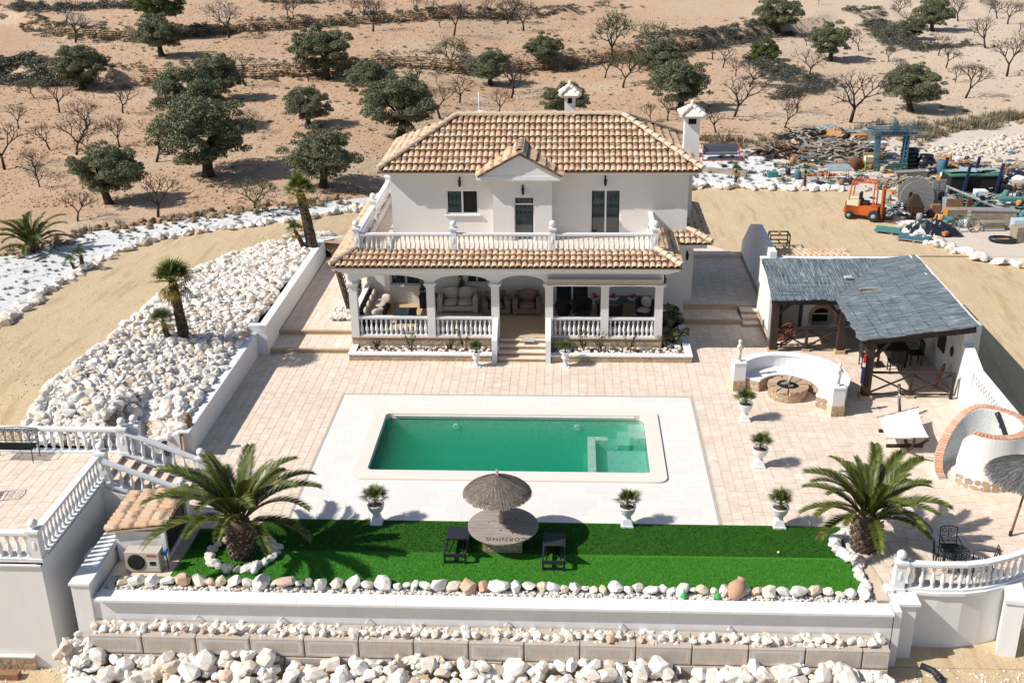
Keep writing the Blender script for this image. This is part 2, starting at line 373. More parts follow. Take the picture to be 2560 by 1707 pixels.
c = a.mix(f, (.40, .35, .30), (.52, .465, .40)); c = a.mix(a.ramp(s_, [(.45, 0), (.62, .7)]), c, (.44, .335, .255)); c = a.mix(a.math('MULTIPLY', em, a.ramp(vv, [(0, .25), (1, 1)])), c, (.60, .62, .65))
M['block'] = a.col(c).bump(f, .3, .02).fin(.9, 0, .2)
a = NT('dry_stone'); v = a.rand(); M['drystone'] = a.col(a.mix(a.noise(5), a.ramp(v, [(0, (.20, .15, .10)), (.5, (.33, .26, .17)), (.8, (.30, .19, .09)), (1, (.46, .39, .28))]), (.22, .155, .09))).bump(a.noise(9), .6, .05).fin(.95, 0, .15)

M['captile'] = plain('cap_tile', (.62, .50, .37), .85, 0, .2, 8)
# ================================================================== TERRAIN
W1P = [PV(*p, 1.9) for p in [(-300, 215), (0, 192), (240, 205), (400, 197), (680, 184), (900, 166), (1080, 161), (1290, 146), (1450, 131), (1600, 110), (1700, 92), (1900, 60), (2352, 10)]]
W2P = [PV(*p, 3.4) for p in [(-300, 10), (0, 48), (130, 81), (350, 96), (560, 80), (780, 63), (1000, 50), (1150, 38), (1400, 15)]]
def polyY(pl, x):
    if x <= pl[0][0]: return pl[0][1]
    for a, b in zip(pl, pl[1:]):
        if x <= b[0]: return lerp(a[1], b[1], (x - a[0]) / (b[0] - a[0]))
    return pl[-1][1]
def zdrive(y): return 2.0 - .8 * ss(30, 50, y)
def h(x, y):
    if y < 23.6:
        base = -2.25 + .58 * ss(-6, 7, x)
        return base - .02 * (23.6 - y)
    if y < 50.4 and x < -11.5:                       # left slope and drive
        zl = zdrive(y); top = .86 if y < 39.3 else 1.05
        xi = -16.2
        z = lerp(zl, top, min(1, max(0, (x - xi) / (-12.2 - xi)))) if x > xi else zl
        z = min(z, 1.0 + max(0, y - 29.9) * .45)
        if x > -13.89 and y < 31.01: return -.4
        if x > -14.4: z = min(z, .18 + max(0, x + 13.9) * .36 + max(0, y - 31.1) * .5 + max(0, -13.9 - x) * 2)
        if x < -22: z += .02 * (-22 - x)
        return z
    if y < 50.4:                                     # right yard
        t = (y - 24) / 20.0
        return lerp(-1.68, .42, min(1, max(0, t)))
    tx = ss(-14, -5, x)
    z0 = lerp(zdrive(y), .42, tx)
    z0 += (.9 - .4 * tx) * ss(60, 74, y) if x > -4 else (.0) * 0
    if x <= -4: z0 += .5 * ss(60, 74, y)
    z = z0 + .012 * max(0, y - 62)
    z += 1.2 * ss(0, 1.1, y - polyY(W1P, x) - .2)
    if x < 40: z += .85 * ss(0, 1.1, y - polyY(W2P, x) - .2) * (1 - ss(10, 40, x))
    z += .35 * (noise.noise(Vector((x * .05, y * .05, 0)))) * ss(64, 80, y)
    z += .06 * noise.noise(Vector((x * .45, y * .45, 3))) * ss(60, 66, y)
    if y > 200: z += (y - 200) * .12
    return z
def G(px, py):
    """ground point seen at photo pixel (2352-wide view) by marching the ray to the terrain"""
    r = ray(px * 2560 / 2352, py * 2560 / 2352); r = r / np.linalg.norm(r)
    t = 20.0
    while t < 400:
        p = r * t
        if CAMZ + p[2] < h(p[0], p[1]): break
        t += .5
    for k in range(12):
        p = r * t; t += (CAMZ + p[2] - h(p[0], p[1])) * .9
    p = r * t
    return (p[0], p[1], CAMZ + p[2])
def gridmesh(name, xs, ys, mat, fn=h, off=0):
    X, Y = np.meshgrid(xs, ys); Z = np.array([[fn(x, y) + off for x in xs] for y in ys])
    V = np.stack([X.ravel(), Y.ravel(), Z.ravel()], 1); nx = len(xs); i = np.arange(len(ys) - 1)[:, None] * nx + np.arange(nx - 1)[None, :]
    F = np.stack([i, i + 1, i + nx + 1, i + nx], -1).reshape(-1, 4)
    return np_mesh(name, V, F, mat, True)
def lin(*seg):
    out = []
    for a, b, s in seg: out += list(np.arange(a, b - 1e-6, s))
    return out + [seg[-1][1]]
o = link('orchard_ground', gridmesh('orchard_ground', lin((-400, -80, 16), (-80, -60, 4), (-60, 60, 1), (60, 80, 4), (80, 400, 16)), lin((50.4, 51, .6), (51, 125, 1), (125, 160, 3), (160, 600, 20)), M['soil'])); tag(o, kind='structure')
o = link('hillside', gridmesh('hillside', lin((-400, -60, 20), (-60, -24, 4), (-24, -13.9, .8), (-13.9, -13.88, .02), (-13.88, -12.2, .8)), lin((29.9, 31.0, .55), (31.0, 31.02, .02), (31.02, 50.4, .75)), M['soil'])); tag(o, kind='structure')
o = link('side_yard_ground', gridmesh('side_yard_ground', lin((13.85, 40, 1.5), (40, 400, 30)), lin((23.6, 50.4, 1)), M['sand'])); tag(o, kind='structure')
o = link('rear_yard_ground', gridmesh('rear_yard_ground', lin((8.3, 13.85, .8)), lin((43.9, 50.4, .8)), M['sand'])); tag(o, kind='structure')
o = link('front_ground', gridmesh('front_ground', lin((-400, -40, 30), (-40, 40, .8), (40, 400, 30)), lin((-60, 10, 10), (10, 23.6, .8)), M['sand'], lambda x, y: h(x, min(y, 23.59)))); tag(o, kind='structure')
o = link('terrace_underground', gridmesh('terrace_underground', lin((8.0, 13.9, .9)), lin((23.55, 27.5, .8)), M['sand'], lambda x, y: -1.66)); tag(o, kind='structure')
o = link('far_left_ground', gridmesh('far_left_ground', lin((-400, -24, 30)), [23.6, 26, 28, 29.9], M['soil'], lambda x, y: lerp(-2.2, 1.2, (y - 23.6) / 6.3))); tag(o, kind='structure')

def drape(name, poly, mat, off, step=1.0):
    bm = bmesh.new(); bm.faces.new([bm.verts.new((p[0], p[1], 0)) for p in poly])
    xs = [p[0] for p in poly]; ys = [p[1] for p in poly]
    for ax, lo, hi in ((0, min(xs), max(xs)), (1, min(ys), max(ys))):
        c = math.floor(lo) + step
        while c < hi:
            no = (1, 0, 0) if ax == 0 else (0, 1, 0); co = (c, 0, 0) if ax == 0 else (0, c, 0)
            bmesh.ops.bisect_plane(bm, geom=bm.verts[:] + bm.edges[:] + bm.faces[:], plane_co=co, plane_no=no); c += step
    bmesh.ops.triangulate(bm, faces=bm.faces[:])
    for v in bm.verts: v.co.z = h(v.co.x, v.co.y) + off
    for f in bm.faces:
        f.smooth = True
        if f.normal.z < 0: f.normal_flip()
    bm.normal_update()
    me = bpy.data.meshes.new(name); bm.to_mesh(me); bm.free(); me.materials.append(mat)
    for p in me.polygons: pass
    return tag(link(name, me), kind='structure')
WHITE_OUT = [G(*p)[:2] for p in [(-60, 602), (0, 592), (60, 578), (130, 562), (190, 535), (330, 521), (460, 500), (560, 486), (700, 470), (800, 460), (872, 452)]]
DR_OUT = [G(*p)[:2] for p in [(-40, 770), (0, 752), (70, 702), (130, 665), (180, 637), (250, 592), (320, 565), (400, 545), (480, 533), (560, 524), (640, 513), (700, 505), (800, 487), (850, 474)]]
DR_IN = [G(*p)[:2] for p in [(60, 985), (100, 915), (150, 865), (250, 790), (330, 720), (390, 670), (460, 620), (560, 580), (650, 552), (720, 542), (800, 545)]]
drape('white_gravel_strip', WHITE_OUT + [(-7.4, DR_OUT[-1][1] + 2)] + DR_OUT[::-1] , M['gravel'], .035)
drive = DR_OUT + [(-6.5, 56.5), (0, 61.5), (6, 62.6), (13, 62.2), (15.9, 62), (16.1, 58), (16.4, 54.9), (17.0, 53.3), (18.2, 51.0), (18.4, 50.4)] + [(7.9, 50.4), (-9.9, 50.4), (-11.3, 50.39), (-12.1, 50.39)] + [p for p in DR_IN[::-1] if p[1] < 50.2] + [(-16.6, 29.95), (-22.5, 29.95), (-22.6, 36)]
drape('sand_driveway', drive, M['sand'], .045)
YARD = [(3, 62.2), (6, 62.6), (13, 62.2), (15.9, 62), (16.1, 58), (16.4, 54.9), (17.0, 53.3), (18.2, 51.0), (18.4, 50.4), (60, 50.4), (60, 84), (33, 80), (27.5, 77), (22.6, 73.5), (17, 71.2), (13.5, 70.5), (8, 71), (3, 71)]
drape('junkyard_ground', YARD, M['yard'], .03)
drape('white_gravel_yard', [(3.2, 62.4), (6, 62.8), (12.4, 62.4), (13.6, 66), (12, 69), (8, 70), (3.2, 70)], M['gravel'], .05)
drape('side_gravel_ground', [(18.4, 50.38), (20.6, 48.7), (23.5, 46.5), (28, 43.6), (40, 39), (60, 37), (60, 50.38)], M['yard'], .03)

# ================================================================== TERRACE paving
def paved(name, rects, z, tw, td, mat, grout, maxn, budget, cut=None, gap=.012, thick=.03, jit=.0025):
    """paved surface: bed slab + tiles, nearest ones single objects, others one joined part"""
    root = tag(bpy.data.objects.new(name, None), kind='structure'); COL.objects.link(root)
    b = MB()
    for (x0, y0, x1, y1) in rects: b.box(x0, y0, z - .30, x1, y1, z - .012)
    b.build('bed', grout, root)
    cells = []
    X0 = min(r[0] for r in rects); X1 = max(r[2] for r in rects); Y0 = min(r[1] for r in rects); Y1 = max(r[3] for r in rects)
    x = X0
    while x < X1 - .02:
        y = Y0 - rnd.choice((0, .33, .5, .66)) * td
        while y < Y1 - .02:
            for (a0, b0, a1, b1) in rects:
                cx0, cy0, cx1, cy1 = max(x, a0), max(y, b0), min(x + tw, a1), min(y + td, b1)
                if cx1 - cx0 > .03 and cy1 - cy0 > .03:
                    cells.append((cx0, cy0, cx1, cy1))
            y += td
        x += tw
    one = MB(); one.box(-.5, -.5, 0, .5, .5, 1); me1 = one.mesh('paver', mat)
    rest = []; n = 0
    for c in sorted(cells, key=lambda c: c[1] if abs(c[0]) < c[1] * .47 else 999):
        cx, cy = (c[0] + c[2]) / 2, (c[1] + c[3]) / 2; sx, sy = c[2] - c[0] - gap, c[3] - c[1] - gap; zz = z + rnd.uniform(-jit, jit)
        if n < budget: link('paver', me1, root, (cx, cy, zz - thick), (0, 0, 0), (sx, sy, thick)); n += 1
        else: rest.append((cx, cy, zz, sx, sy))
    if rest:
        V = []; F = []
        for cx, cy, zz, sx, sy in rest:
            k = len(V); zb = zz - thick
            V += [(cx - sx / 2, cy - sy / 2, zb), (cx + sx / 2, cy - sy / 2, zb), (cx + sx / 2, cy + sy / 2, zb), (cx - sx / 2, cy + sy / 2, zb), (cx - sx / 2, cy - sy / 2, zz), (cx + sx / 2, cy - sy / 2, zz), (cx + sx / 2, cy + sy / 2, zz), (cx - sx / 2, cy + sy / 2, zz)]
            F += [(k + 4, k + 5, k + 6, k + 7), (k, k + 1, k + 5, k + 4), (k + 1, k + 2, k + 6, k + 5), (k + 2, k + 3, k + 7, k + 6), (k + 3, k, k + 4, k + 7)]
        o = link('paving', np_mesh('paving', np.array(V), np.array(F), mat), root); o['kind'] = 'stuff'
    return root
DX0, DX1, DY0, DY1 = -8.0, 4.25, 27.5, 35.87          # pale pool deck
def cutpool(x, y): return False
paved('terrace_paving', [(-12.0, 35.95, 13.5, 38.88), (-8.4, 38.88, 13.5, 39.0), (-12.0, 27.5, -8.08, 35.95), (4.33, 27.5, 13.5, 35.95), (7.8, 24.74, 11.3, 27.5), (11.3, 25.35, 12.4, 27.5), (12.4, 26.2, 13.5, 27.5), (-12.0, 38.88, -8.4, 39.62),
                          (4.6, 39.0, 13.5, 42.9), (8.1, 42.9, 13.5, 43.45), (-12.3, 26.9, -8.9, 27.5), (-13.3, 29.4, -12.0, 31.0)], 0, .31, .40, M['paver'], M['grout'], 0, 300)
paved('left_path_lower_paving', [(-11.95, 39.62, -8.45, 41.12)], .17, .34, .50, M['paver'], M['grout'], 0, 60)
paved('left_path_upper_paving', [(-11.55, 41.12, -8.45, 50.4)], .34, .34, .50, M['paver'], M['grout'], 0, 120)
paved('right_path_lower_paving', [(4.6, 42.9, 7.0, 44.15)], .17, .42, .5, M['paver'], M['grout'], 0, 40)
paved('right_path_upper_paving', [(4.6, 44.15, 8.0, 50.4)], .34, .42, .5, M['paver'], M['grout'], 0, 120)
link('paved_wedge', MB().prism([(5.2, 50.4), (8.0, 50.4), (6.6, 52.0), (5.2, 52.6)], .2, .50).mesh('paved_wedge', M['paver']))['kind'] = 'structure'
paved('patio_paving', [(-24, 23.6, -13.45, 29.6)], 1.0, .33, .33, M['paver'], M['grout'], 0, 300)
b = MB(); b.box(-24, 23.6, -2.3, -13.45, 29.6, .68); tag(b.build('patio_base', M['render']), kind='structure')
# front kerb steps on the side paths
for nm, x0, x1, y, z in (('left_path_step', -11.98, -8.43, 39.55, .175), ('left_path_step', -11.6, -8.43, 41.05, .345), ('right_path_step', 4.62, 7.0, 42.85, .175), ('right_path_step', 4.62, 7.0, 44.1, .345)):
    b = MB(); b.box(x0, y, -.05, x1, y + .035, z - .035); b.box(x0, y - .03, z - .035, x1, y + .12, z + .006); tag(b.build('path_step', M['step']), kind='structure')
st = thing('side_steps', 'three short stone edged steps beside the big shadowed wall', 'steps', (0, 0, 0))
for i in range(3):
    b = MB(); b.box(7.03, 42.6 + .42 * i, -.02, 8.0, 44.0, .115 * (i + 1)); b.build('step', M['paver'], st)
    MB().box(7.03, 42.57 + .42 * i, .115 * i, 8.0, 42.598 + .42 * i, .115 * (i + 1) - .01).build('riser', M['stone'], st)

# ================================================================== POOL
PX0, PX1, PY0, PY1 = -6.25, 2.53, 30.33, 34.27
def rrect(x0, y0, x1, y1, r, n=6):
    out = []
    for cx, cy, a0 in ((x1 - r, y0 + r, -90), (x1 - r, y1 - r, 0), (x0 + r, y1 - r, 90), (x0 + r, y0 + r, 180)):
        for i in range(n + 1):
            a = math.radians(a0 + 90 * i / n); out.append((cx + r * math.cos(a), cy + r * math.sin(a)))
    return out
CX0, CX1, CY0, CY1 = PX0 - .45, PX1 + .47, PY0 - .55, PY1 + .40
dk = tag(bpy.data.objects.new('pool_deck', None), kind='structure'); COL.objects.link(dk)
b = MB()
for r in ((DX0, DY0, DX1, CY0 + .3), (DX0, CY1 - .3, DX1, DY1), (DX0, CY0 + .3, CX0 + .3, CY1 - .3), (CX1 - .3, CY0 + .3, DX1, CY1 - .3)): b.box(r[0], r[1], -.3, r[2], r[3], -.006)
b.build('bed', M['deckgrout'], dk)
one = MB(); one.box(-.5, -.5, 0, .5, .5, 1); me1 = one.mesh('deck_tile', M['deck']); cnt = 0
y = DY0; j = 0
while y < DY1 - .02:
    x = DX0 - (0, .45, .2)[j % 3]
    while x < DX1:
        c = [max(x, DX0), max(y, DY0), min(x + .82, DX1), min(y + .42, DY1)]
        inside = c[0] > CX0 + .1 and c[2] < CX1 - .1 and c[1] > CY0 + .1 and c[3] < CY1 - .1
        if not inside and c[2] - c[0] > .04 and cnt < 600:
            if c[3] > CY0 + .15 and c[1] < CY1 - .15:
                if c[0] < CX0 < c[2]: c[2] = min(c[2], CX0 + .2)
                elif c[0] < CX1 < c[2]: c[0] = max(c[0], CX1 - .2)
            if not (c[0] >= CX0 + .1 and c[2] <= CX1 - .1) :
                pass
            if c[0] > CX0 - .01 and c[2] < CX1 + .01:
                if c[1] < CY0 < c[3]: c[3] = min(c[3], CY0 + .2)
                elif c[1] < CY1 < c[3]: c[1] = max(c[1], CY1 - .2)
            link('deck_tile', me1, dk, ((c[0] + c[2]) / 2, (c[1] + c[3]) / 2, -.03 + rnd.uniform(-.001, .001)), (0, 0, 0), (c[2] - c[0] - .003, c[3] - c[1] - .003, .03)); cnt += 1
        x += .82
    y += .42; j += 1
bd = thing('deck_border', 'thin grey border strip round the pale pool deck', 'border'); bd['kind'] = 'structure'; del bd['category']
b = MB(); b.box(DX0 - .075, DY0, -.05, DX0 - .005, DY1 + .075, .008); b.box(DX1 + .005, DY0, -.05, DX1 + .075, DY1 + .075, .008); b.box(DX0 - .005, DY1 + .005, -.05, DX1 + .005, DY1 + .075, .008); b.build('strip', M['border'], bd)
pool = thing('swimming_pool', 'rectangular swimming pool of emerald water with shallow corner and steps', 'pool', (0, 0, 0))
# coping ring, cut in stones
outer = rrect(CX0, CY0, CX1, CY1, .32, 6); inner = rrect(PX0, PY0, PX1, PY1, .16, 6)
n = len(outer)
def ringpts(loop, m):
    L = [0]; 
    for i in range(len(loop)): L.append(L[-1] + math.dist(loop[i], loop[(i + 1) % len(loop)]))
    return L
b = MB(); vs = []; fs = []
for lo, z in ((outer, -.02), (outer, .06), (inner, .06), (inner, -.16)):
    vs += [(p[0], p[1], z) for p in lo]
for k in range(3):
    for i in range(n): fs.append((k * n + i, k * n + (i + 1) % n, (k + 1) * n + (i + 1) % n, (k + 1) * n + i))
b.add(vs, fs); b.build('coping', M['coping'], pool)
jb = MB()
x = CX0 + .5
while x < CX1 - .3:
    jb.box(x, CY0 + .02, .0, x + .006, PY0 - .02, .0625); jb.box(x, PY1 + .02, .0, x + .006, CY1 - .02, .0625); x += .62
M['pooltile'] = NT('pool_mosaic'); a = M['pooltile']; M['pooltile'] = a.col(a.mix(a.voro(14, out='Color'), (.50, .60, .54), (.80, .84, .78))).bump(a.voro(14), .3, .01).fin(.35, 0, .5)
ZB = -1.75; ZW = -.13; ZS = -.62
b = MB()
b.add([(PX0, PY0, ZB), (PX1, PY0, ZB), (PX1, PY1, ZB), (PX0, PY1, ZB)], [(0, 1, 2, 3)])
wl = inner
vs = [(p[0], p[1], -.15) for p in wl] + [(p[0], p[1], ZB) for p in wl]
b.add(vs, [(i, (i + 1) % n, n + (i + 1) % n, n + i) for i in range(n)]); b.build('basin', M['pooltile'], pool)
# shallow platform (front right corner) with low wall, and steps in the back right corner
SX = .62
sh = MB(); sh.box(SX + .25, PY0 + .003, ZB + .01, PX1 - .003, 33.0, ZS); sh.build('shallow_platform', M['pooltile'], pool)
sw = MB(); sw.box(SX, PY0 + .003, ZB + .01, SX + .25, 33.25, ZW - .10); sw.box(SX + .25, 33.0, ZB + .01, 1.28, 33.25, ZW - .10); sw.build('dividing_wall', M['pooltile'], pool)
for i in range(5):
    MB().box(2.02 - .38 * i, 33.26, ZB + .01, PX1 - .004 - .38 * i if i else PX1 - .004, PY1 - .003, -.28 - .27 * i).build('step', M['pooltile'], pool)
for lx in (-3.85, .3):
    MB().lathe([(.13, 0), (.13, .02), (.09, .035)], 12).build('pool_light', M['whitemetal'], pool, (lx, PY1 - .01, -.42), (PI / 2, 0, 0))
wt = NT('pool_water'); nz = wt.noise(7, 6, .75); nb = wt.n('ShaderNodeBump'); nb.inputs['Strength'].default_value = .5; nb.inputs['Distance'].default_value = .04; wt.l(nz, nb.inputs['Height'])
tr = wt.n('ShaderNodeBsdfTransparent'); tr.inputs[0].default_value = (.97, 1, .99, 1); gl = wt.n('ShaderNodeBsdfGlossy'); gl.inputs['Roughness'].default_value = .06; wt.l(nb.outputs[0], gl.inputs['Normal'])
fr = wt.n('ShaderNodeFresnel'); fr.inputs['IOR'].default_value = 1.33; wt.l(nb.outputs[0], fr.inputs['Normal'])
mx = wt.n('ShaderNodeMixShader'); wt.l(fr.outputs[0], mx.inputs[0]); wt.l(tr.outputs[0], mx.inputs[1]); wt.l(gl.outputs[0], mx.inputs[2]); wt.l(mx.outputs[0], wt.out.inputs['Surface'])
wt.t.nodes.remove(wt.b)
va = wt.n('ShaderNodeVolumePrincipled'); va.inputs['Color'].default_value = (.03, .72, .36, 1); va.inputs['Density'].default_value = .85; va.inputs['Absorption Color'].default_value = (.02, .76, .38, 1); va.inputs['Anisotropy'].default_value = .2
wt.l(va.outputs[0], wt.out.inputs['Volume'])
b = MB(); b.prism(rrect(PX0 + .001, PY0 + .001, PX1 - .001, PY1 - .001, .16, 6), ZB + .004, ZW); b.build('water', wt.m, pool)

# ================================================================== TURF
def turf_sheet(name, poly, mat, z):
    b = MB(); b.prism(poly, z - .05, z); return tag(b.build(name, mat), kind='structure')
tb = MB(); tb.box(-12.2, 23.85, -.35, 7.8, 27.5, -.035); tag(tb.build('bed_gravel_ground', M['gravel']), kind='structure')
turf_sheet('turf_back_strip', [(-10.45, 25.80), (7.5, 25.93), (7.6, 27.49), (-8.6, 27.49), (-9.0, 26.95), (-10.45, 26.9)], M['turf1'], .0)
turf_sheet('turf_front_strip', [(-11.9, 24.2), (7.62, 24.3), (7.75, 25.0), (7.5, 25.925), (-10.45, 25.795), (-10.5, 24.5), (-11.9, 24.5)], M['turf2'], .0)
MB().box(-9.3, 25.7, -.02, -9.28, 25.71, .0)
def blades(name, x0, x1, y0, y1, n, mat, bx, by, ok=lambda x, y: True):
    r = np.random.RandomState(3 + n); X = r.uniform(x0, x1, n); Y = r.uniform(y0, y1, n)
    k = np.array([ok(x, y) for x, y in zip(X, Y)]); X = X[k]; Y = Y[k]; n = len(X); a = r.uniform(0, 2 * PI, n); wd = .008; hh = r.uniform(.02, .04, n)
    p = np.stack([X, Y, np.zeros(n)], 1); d = np.stack([np.cos(a) * wd, np.sin(a) * wd, np.zeros(n)], 1)
    tp = p + np.stack([bx + r.normal(0, .012, n), by + r.normal(0, .012, n), hh], 1)
    V = np.stack([p - d, p + d, tp], 1).reshape(-1, 3); F = np.arange(3 * n).reshape(-1, 3)
    return tag(link(name, np_mesh(name, V, F, mat)), 'short green artificial grass blades of the lawn strip', 'grass', None, 'stuff')
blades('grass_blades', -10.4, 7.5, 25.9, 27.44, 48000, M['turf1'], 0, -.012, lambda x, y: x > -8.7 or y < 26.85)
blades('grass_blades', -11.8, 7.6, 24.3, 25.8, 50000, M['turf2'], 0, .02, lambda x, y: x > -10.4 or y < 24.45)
MB().box(-10.62, 24.42, -.1, -9.3, 27.0, -.004)
o = MB().box(-12.1, 24.52, -.2, -10.52, 27.0, .012).build('service_slab', M['paver']); tag(o, kind='structure')
o = MB().box(-10.5, 26.7, -.2, -8.4, 27.49, -.006).build('paved_corner', M['paver']); tag(o, kind='structure')

# ================================================================== ROCK PROTOTYPES
def rock_proto(seed, n=30, flat=.75):
    r = random.Random(seed); bm = bmesh.new()
    for i in range(n):
        v = Vector((r.gauss(0, 1), r.gauss(0, 1), r.gauss(0, 1))).normalized() * r.uniform(.43, .53); v.x *= 1.18; v.z *= flat; bm.verts.new(v)
    res = bmesh.ops.convex_hull(bm, input=bm.verts); 
    bmesh.ops.delete(bm, geom=[v for v in bm.verts if not v.link_faces], context='VERTS')
    bmesh.ops.triangulate(bm, faces=bm.faces[:]); bm.verts.index_update()
    V = np.array([v.co[:] for v in bm.verts]); F = np.array([[v.index for v in f.verts] for f in bm.faces]); bm.free()
    return V, F, None
ROCKS = [rock_proto(s, rnd.randint(20, 38), rnd.uniform(.65, .95)) for s in range(14)]
ROCKME = [np_mesh('rock', V, F, M['rock']) for V, F, _ in ROCKS]
def rmat(x, y, z, s):
    return TRS((x, y, z), (rnd.uniform(-.5, .5), rnd.uniform(-.5, .5), rnd.uniform(0, 6.28)), (s * rnd.uniform(.8, 1.25), s * rnd.uniform(.75, 1.1), s * rnd.uniform(.7, 1.1)))
def rock_thing(x, y, z, s, label, group):
    i = rnd.randrange(len(ROCKME)); o = link('rock', ROCKME[i]); o.matrix_world = rmat(x, y, z, s)
    return tag(o, label, 'rock', group)
def rock_stuff(name, pts, label):
    me = join_inst(name, ROCKS, [(rnd.randrange(len(ROCKS)), rmat(*p)) for p in pts], M['rock'])
    return tag(link(name, me), label, 'rocks', None, 'stuff')
# ================================================================== balustrades
BP = [(.0, 0), (.052, 0), (.052, .05), (.036, .07), (.03, .10), (.048, .17), (.062, .26), (.056, .34), (.036, .46), (.026, .56), (.026, .62), (.042, .64), (.042, .67), (.03, .69), (.05, .71), (.05, .76), (0, .76)]
def baluster_mesh(hh=.62, r=1.0, seg=8):
    k = hh / .76; m = MB(); m.lathe([(max(p[0], .001) * r, p[1] * k) for p in BP[1:-1]], seg); return m.mesh('baluster', M['cast'])
BAL = baluster_mesh(.60, .82); BALP = baluster_mesh(.62, 1.12)
def post_mesh(hh, wd=.24, ball=True, panel=True):
    m = MB(); w2 = wd / 2
    m.box(-w2 - .03, -w2 - .03, 0, w2 + .03, w2 + .03, .10); m.box(-w2, -w2, .10, w2, w2, hh - .07); m.box(-w2 - .04, -w2 - .04, hh - .07, w2 + .04, w2 + .04, hh)
    if panel:
        m.lathe([(.001, 0), (.045, 0), (.06, .012), (.001, .013)], 10)
        n0 = len(m.v) - 40
        for i in range(n0, len(m.v)):
            x, y, z = m.v[i]; m.v[i] = (x, -w2 - .006 + z * .9 - .004, hh * .52 + y * 2.6)
    if ball:
        m.lathe([(.07, hh), (.05, hh + .03), (.06, hh + .05)], 12); m.ball((0, 0, hh + .16), .125, 12, 8)
    return m.mesh('post', M['cast'])
def rail_run(parent, a, b, n, hb=.07, hh=.60, wrail=.16, me=None, skip_ends=True):
    """base rail, top rail and n balusters from a to b (base points)"""
    a = Vector(a); b = Vector(b); up = Vector((0, 0, 1))
    m = MB(); m.beam(a + up * hb / 2, b + up * hb / 2, wrail + .04, hb); m.build('base_rail', M['cast'], parent)
    m = MB(); zt = hb + hh
    m.beam(a + up * (zt + .02), b + up * (zt + .02), wrail - .04, .04); m.beam(a + up * (zt + .075), b + up * (zt + .075), wrail + .02, .07); m.build('top_rail', M['cast'], parent)
    for i in range(n):
        t = (i + .5) / n; p = a + (b - a) * t
        link('baluster', me or BAL, parent, tuple(p + up * (hb - .003)))

# ================================================================== roof tiles
def tile_proto(r0=.118, r1=.100, L=.47, seg=6):
    """barrel cover tile along +Y (up the slope): wide mouth at the low end; uv.x runs up the tile"""
    V = []; F = []; U = []
    for i in range(3):
        y = L * i / 2; r = lerp(r0, r1, i / 2)
        for k in range(seg + 1):
            a = PI * k / seg; V.append((r * math.cos(a), y, r * .82 * math.sin(a) + (.03 * (1 - i / 2))))
    n = seg + 1
    for k in range(seg + 1):
        a = PI * k / seg; r = r0 - .017; V.append((r * math.cos(a), .0, r * .82 * math.sin(a) + .03))
    for i in range(2):
        for k in range(seg):
            F.append((i * n + k + 1, i * n + k, (i + 1) * n + k, (i + 1) * n + k + 1)); u0, u1 = i / 2, (i + 1) / 2
            U += [(u0, 0), (u0, 0), (u1, 0), (u1, 0)]
    for k in range(seg):
        F.append((k, k + 1, 3 * n + k + 1, 3 * n + k)); U += [(0, 0)] * 4
    return np.array(V), np.array(F), np.array(U)
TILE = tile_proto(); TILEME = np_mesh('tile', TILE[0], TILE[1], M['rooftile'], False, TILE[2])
CAPME = np_mesh('ridge_tile', TILE[0], TILE[1], M['captile'], False, TILE[2])
def inpoly(x, y, poly):
    c = False; n = len(poly)
    for i in range(n):
        x1, y1 = poly[i]; x2, y2 = poly[(i + 1) % n]
        if (y1 > y) != (y2 > y) and x < (x2 - x1) * (y - y1) / (y2 - y1) + x1: c = not c
    return c
def tile_mats(org, e, s, poly, pw=.229, ex=.41, jit=1):
    """org: 3D origin at eave; e: unit vector along eave; s: unit vector up slope; poly in (u,v)"""
    org = Vector(org); e = Vector(e).normalized(); s = Vector(s).normalized(); nrm = e.cross(s).normalized()
    us = [p[0] for p in poly]; vs = [p[1] for p in poly]; out = []
    u = min(us) + pw / 2
    while u < max(us):
        v = min(vs); row = 0
        while v < max(vs) - .05:
            if inpoly(u, v + ex * .45, poly):
                p = org + e * (u + rnd.uniform(-.006, .006) * jit) + s * (v - .03 + rnd.uniform(-.012, .012) * jit) + nrm * (.012 + .012 * (row % 2))
                m = Matrix.Identity(4)
                for i, ax in enumerate((e, s, nrm)):
                    for j in range(3): m[j][i] = ax[j]
                m = Matrix.Translation(p) @ m @ Matrix.Rotation(rnd.uniform(-.025, .025) * jit, 4, 'Z') @ Matrix.Rotation(-.035, 4, 'X')
                out.append((row, m))
            v += ex; row += 1
        u += pw
    return out
def slope_sheet(mb, org, e, s, poly, th=.06):
    org = Vector(org); e = Vector(e).normalized(); s = Vector(s).normalized(); n = e.cross(s).normalized()
    a = [org + e * u + s * v for u, v in poly]; k = len(a)
    mb.add(a + [p - n * th for p in a], [tuple(range(k)), tuple(range(2 * k - 1, k - 1, -1))] + [(i, k + i, k + (i + 1) % k, (i + 1) % k) for i in range(k)])
def cap_line(parent, a, b, r=.12, step=.36):
    a = Vector(a); b = Vector(b); d = (b - a); L = d.length; d.normalize(); n = int(L / step)
    x = d.cross(Vector((0, 0, 1))).normalized(); z = x.cross(d)
    for i in range(n + 1):
        p = a + d * (L * i / (n + .0001)) * (1 - step / L) if n else a
        m = Matrix.Identity(4)
        for k, ax in enumerate((x, d, z)):
            for j in range(3): m[j][k] = ax[j] * (1.1, .95, 1.25)[k]
        o = link('ridge_tile', CAPME, parent); o.matrix_local = Matrix.Translation(p + Vector((0, 0, .03 + .01 * (i % 2)))) @ m

# ================================================================== HOUSE
H = thing('villa', 'two storey off-white villa with hipped tile roof, front balcony and arched porch', 'house', (0, 0, 0))
FZ = 3.5
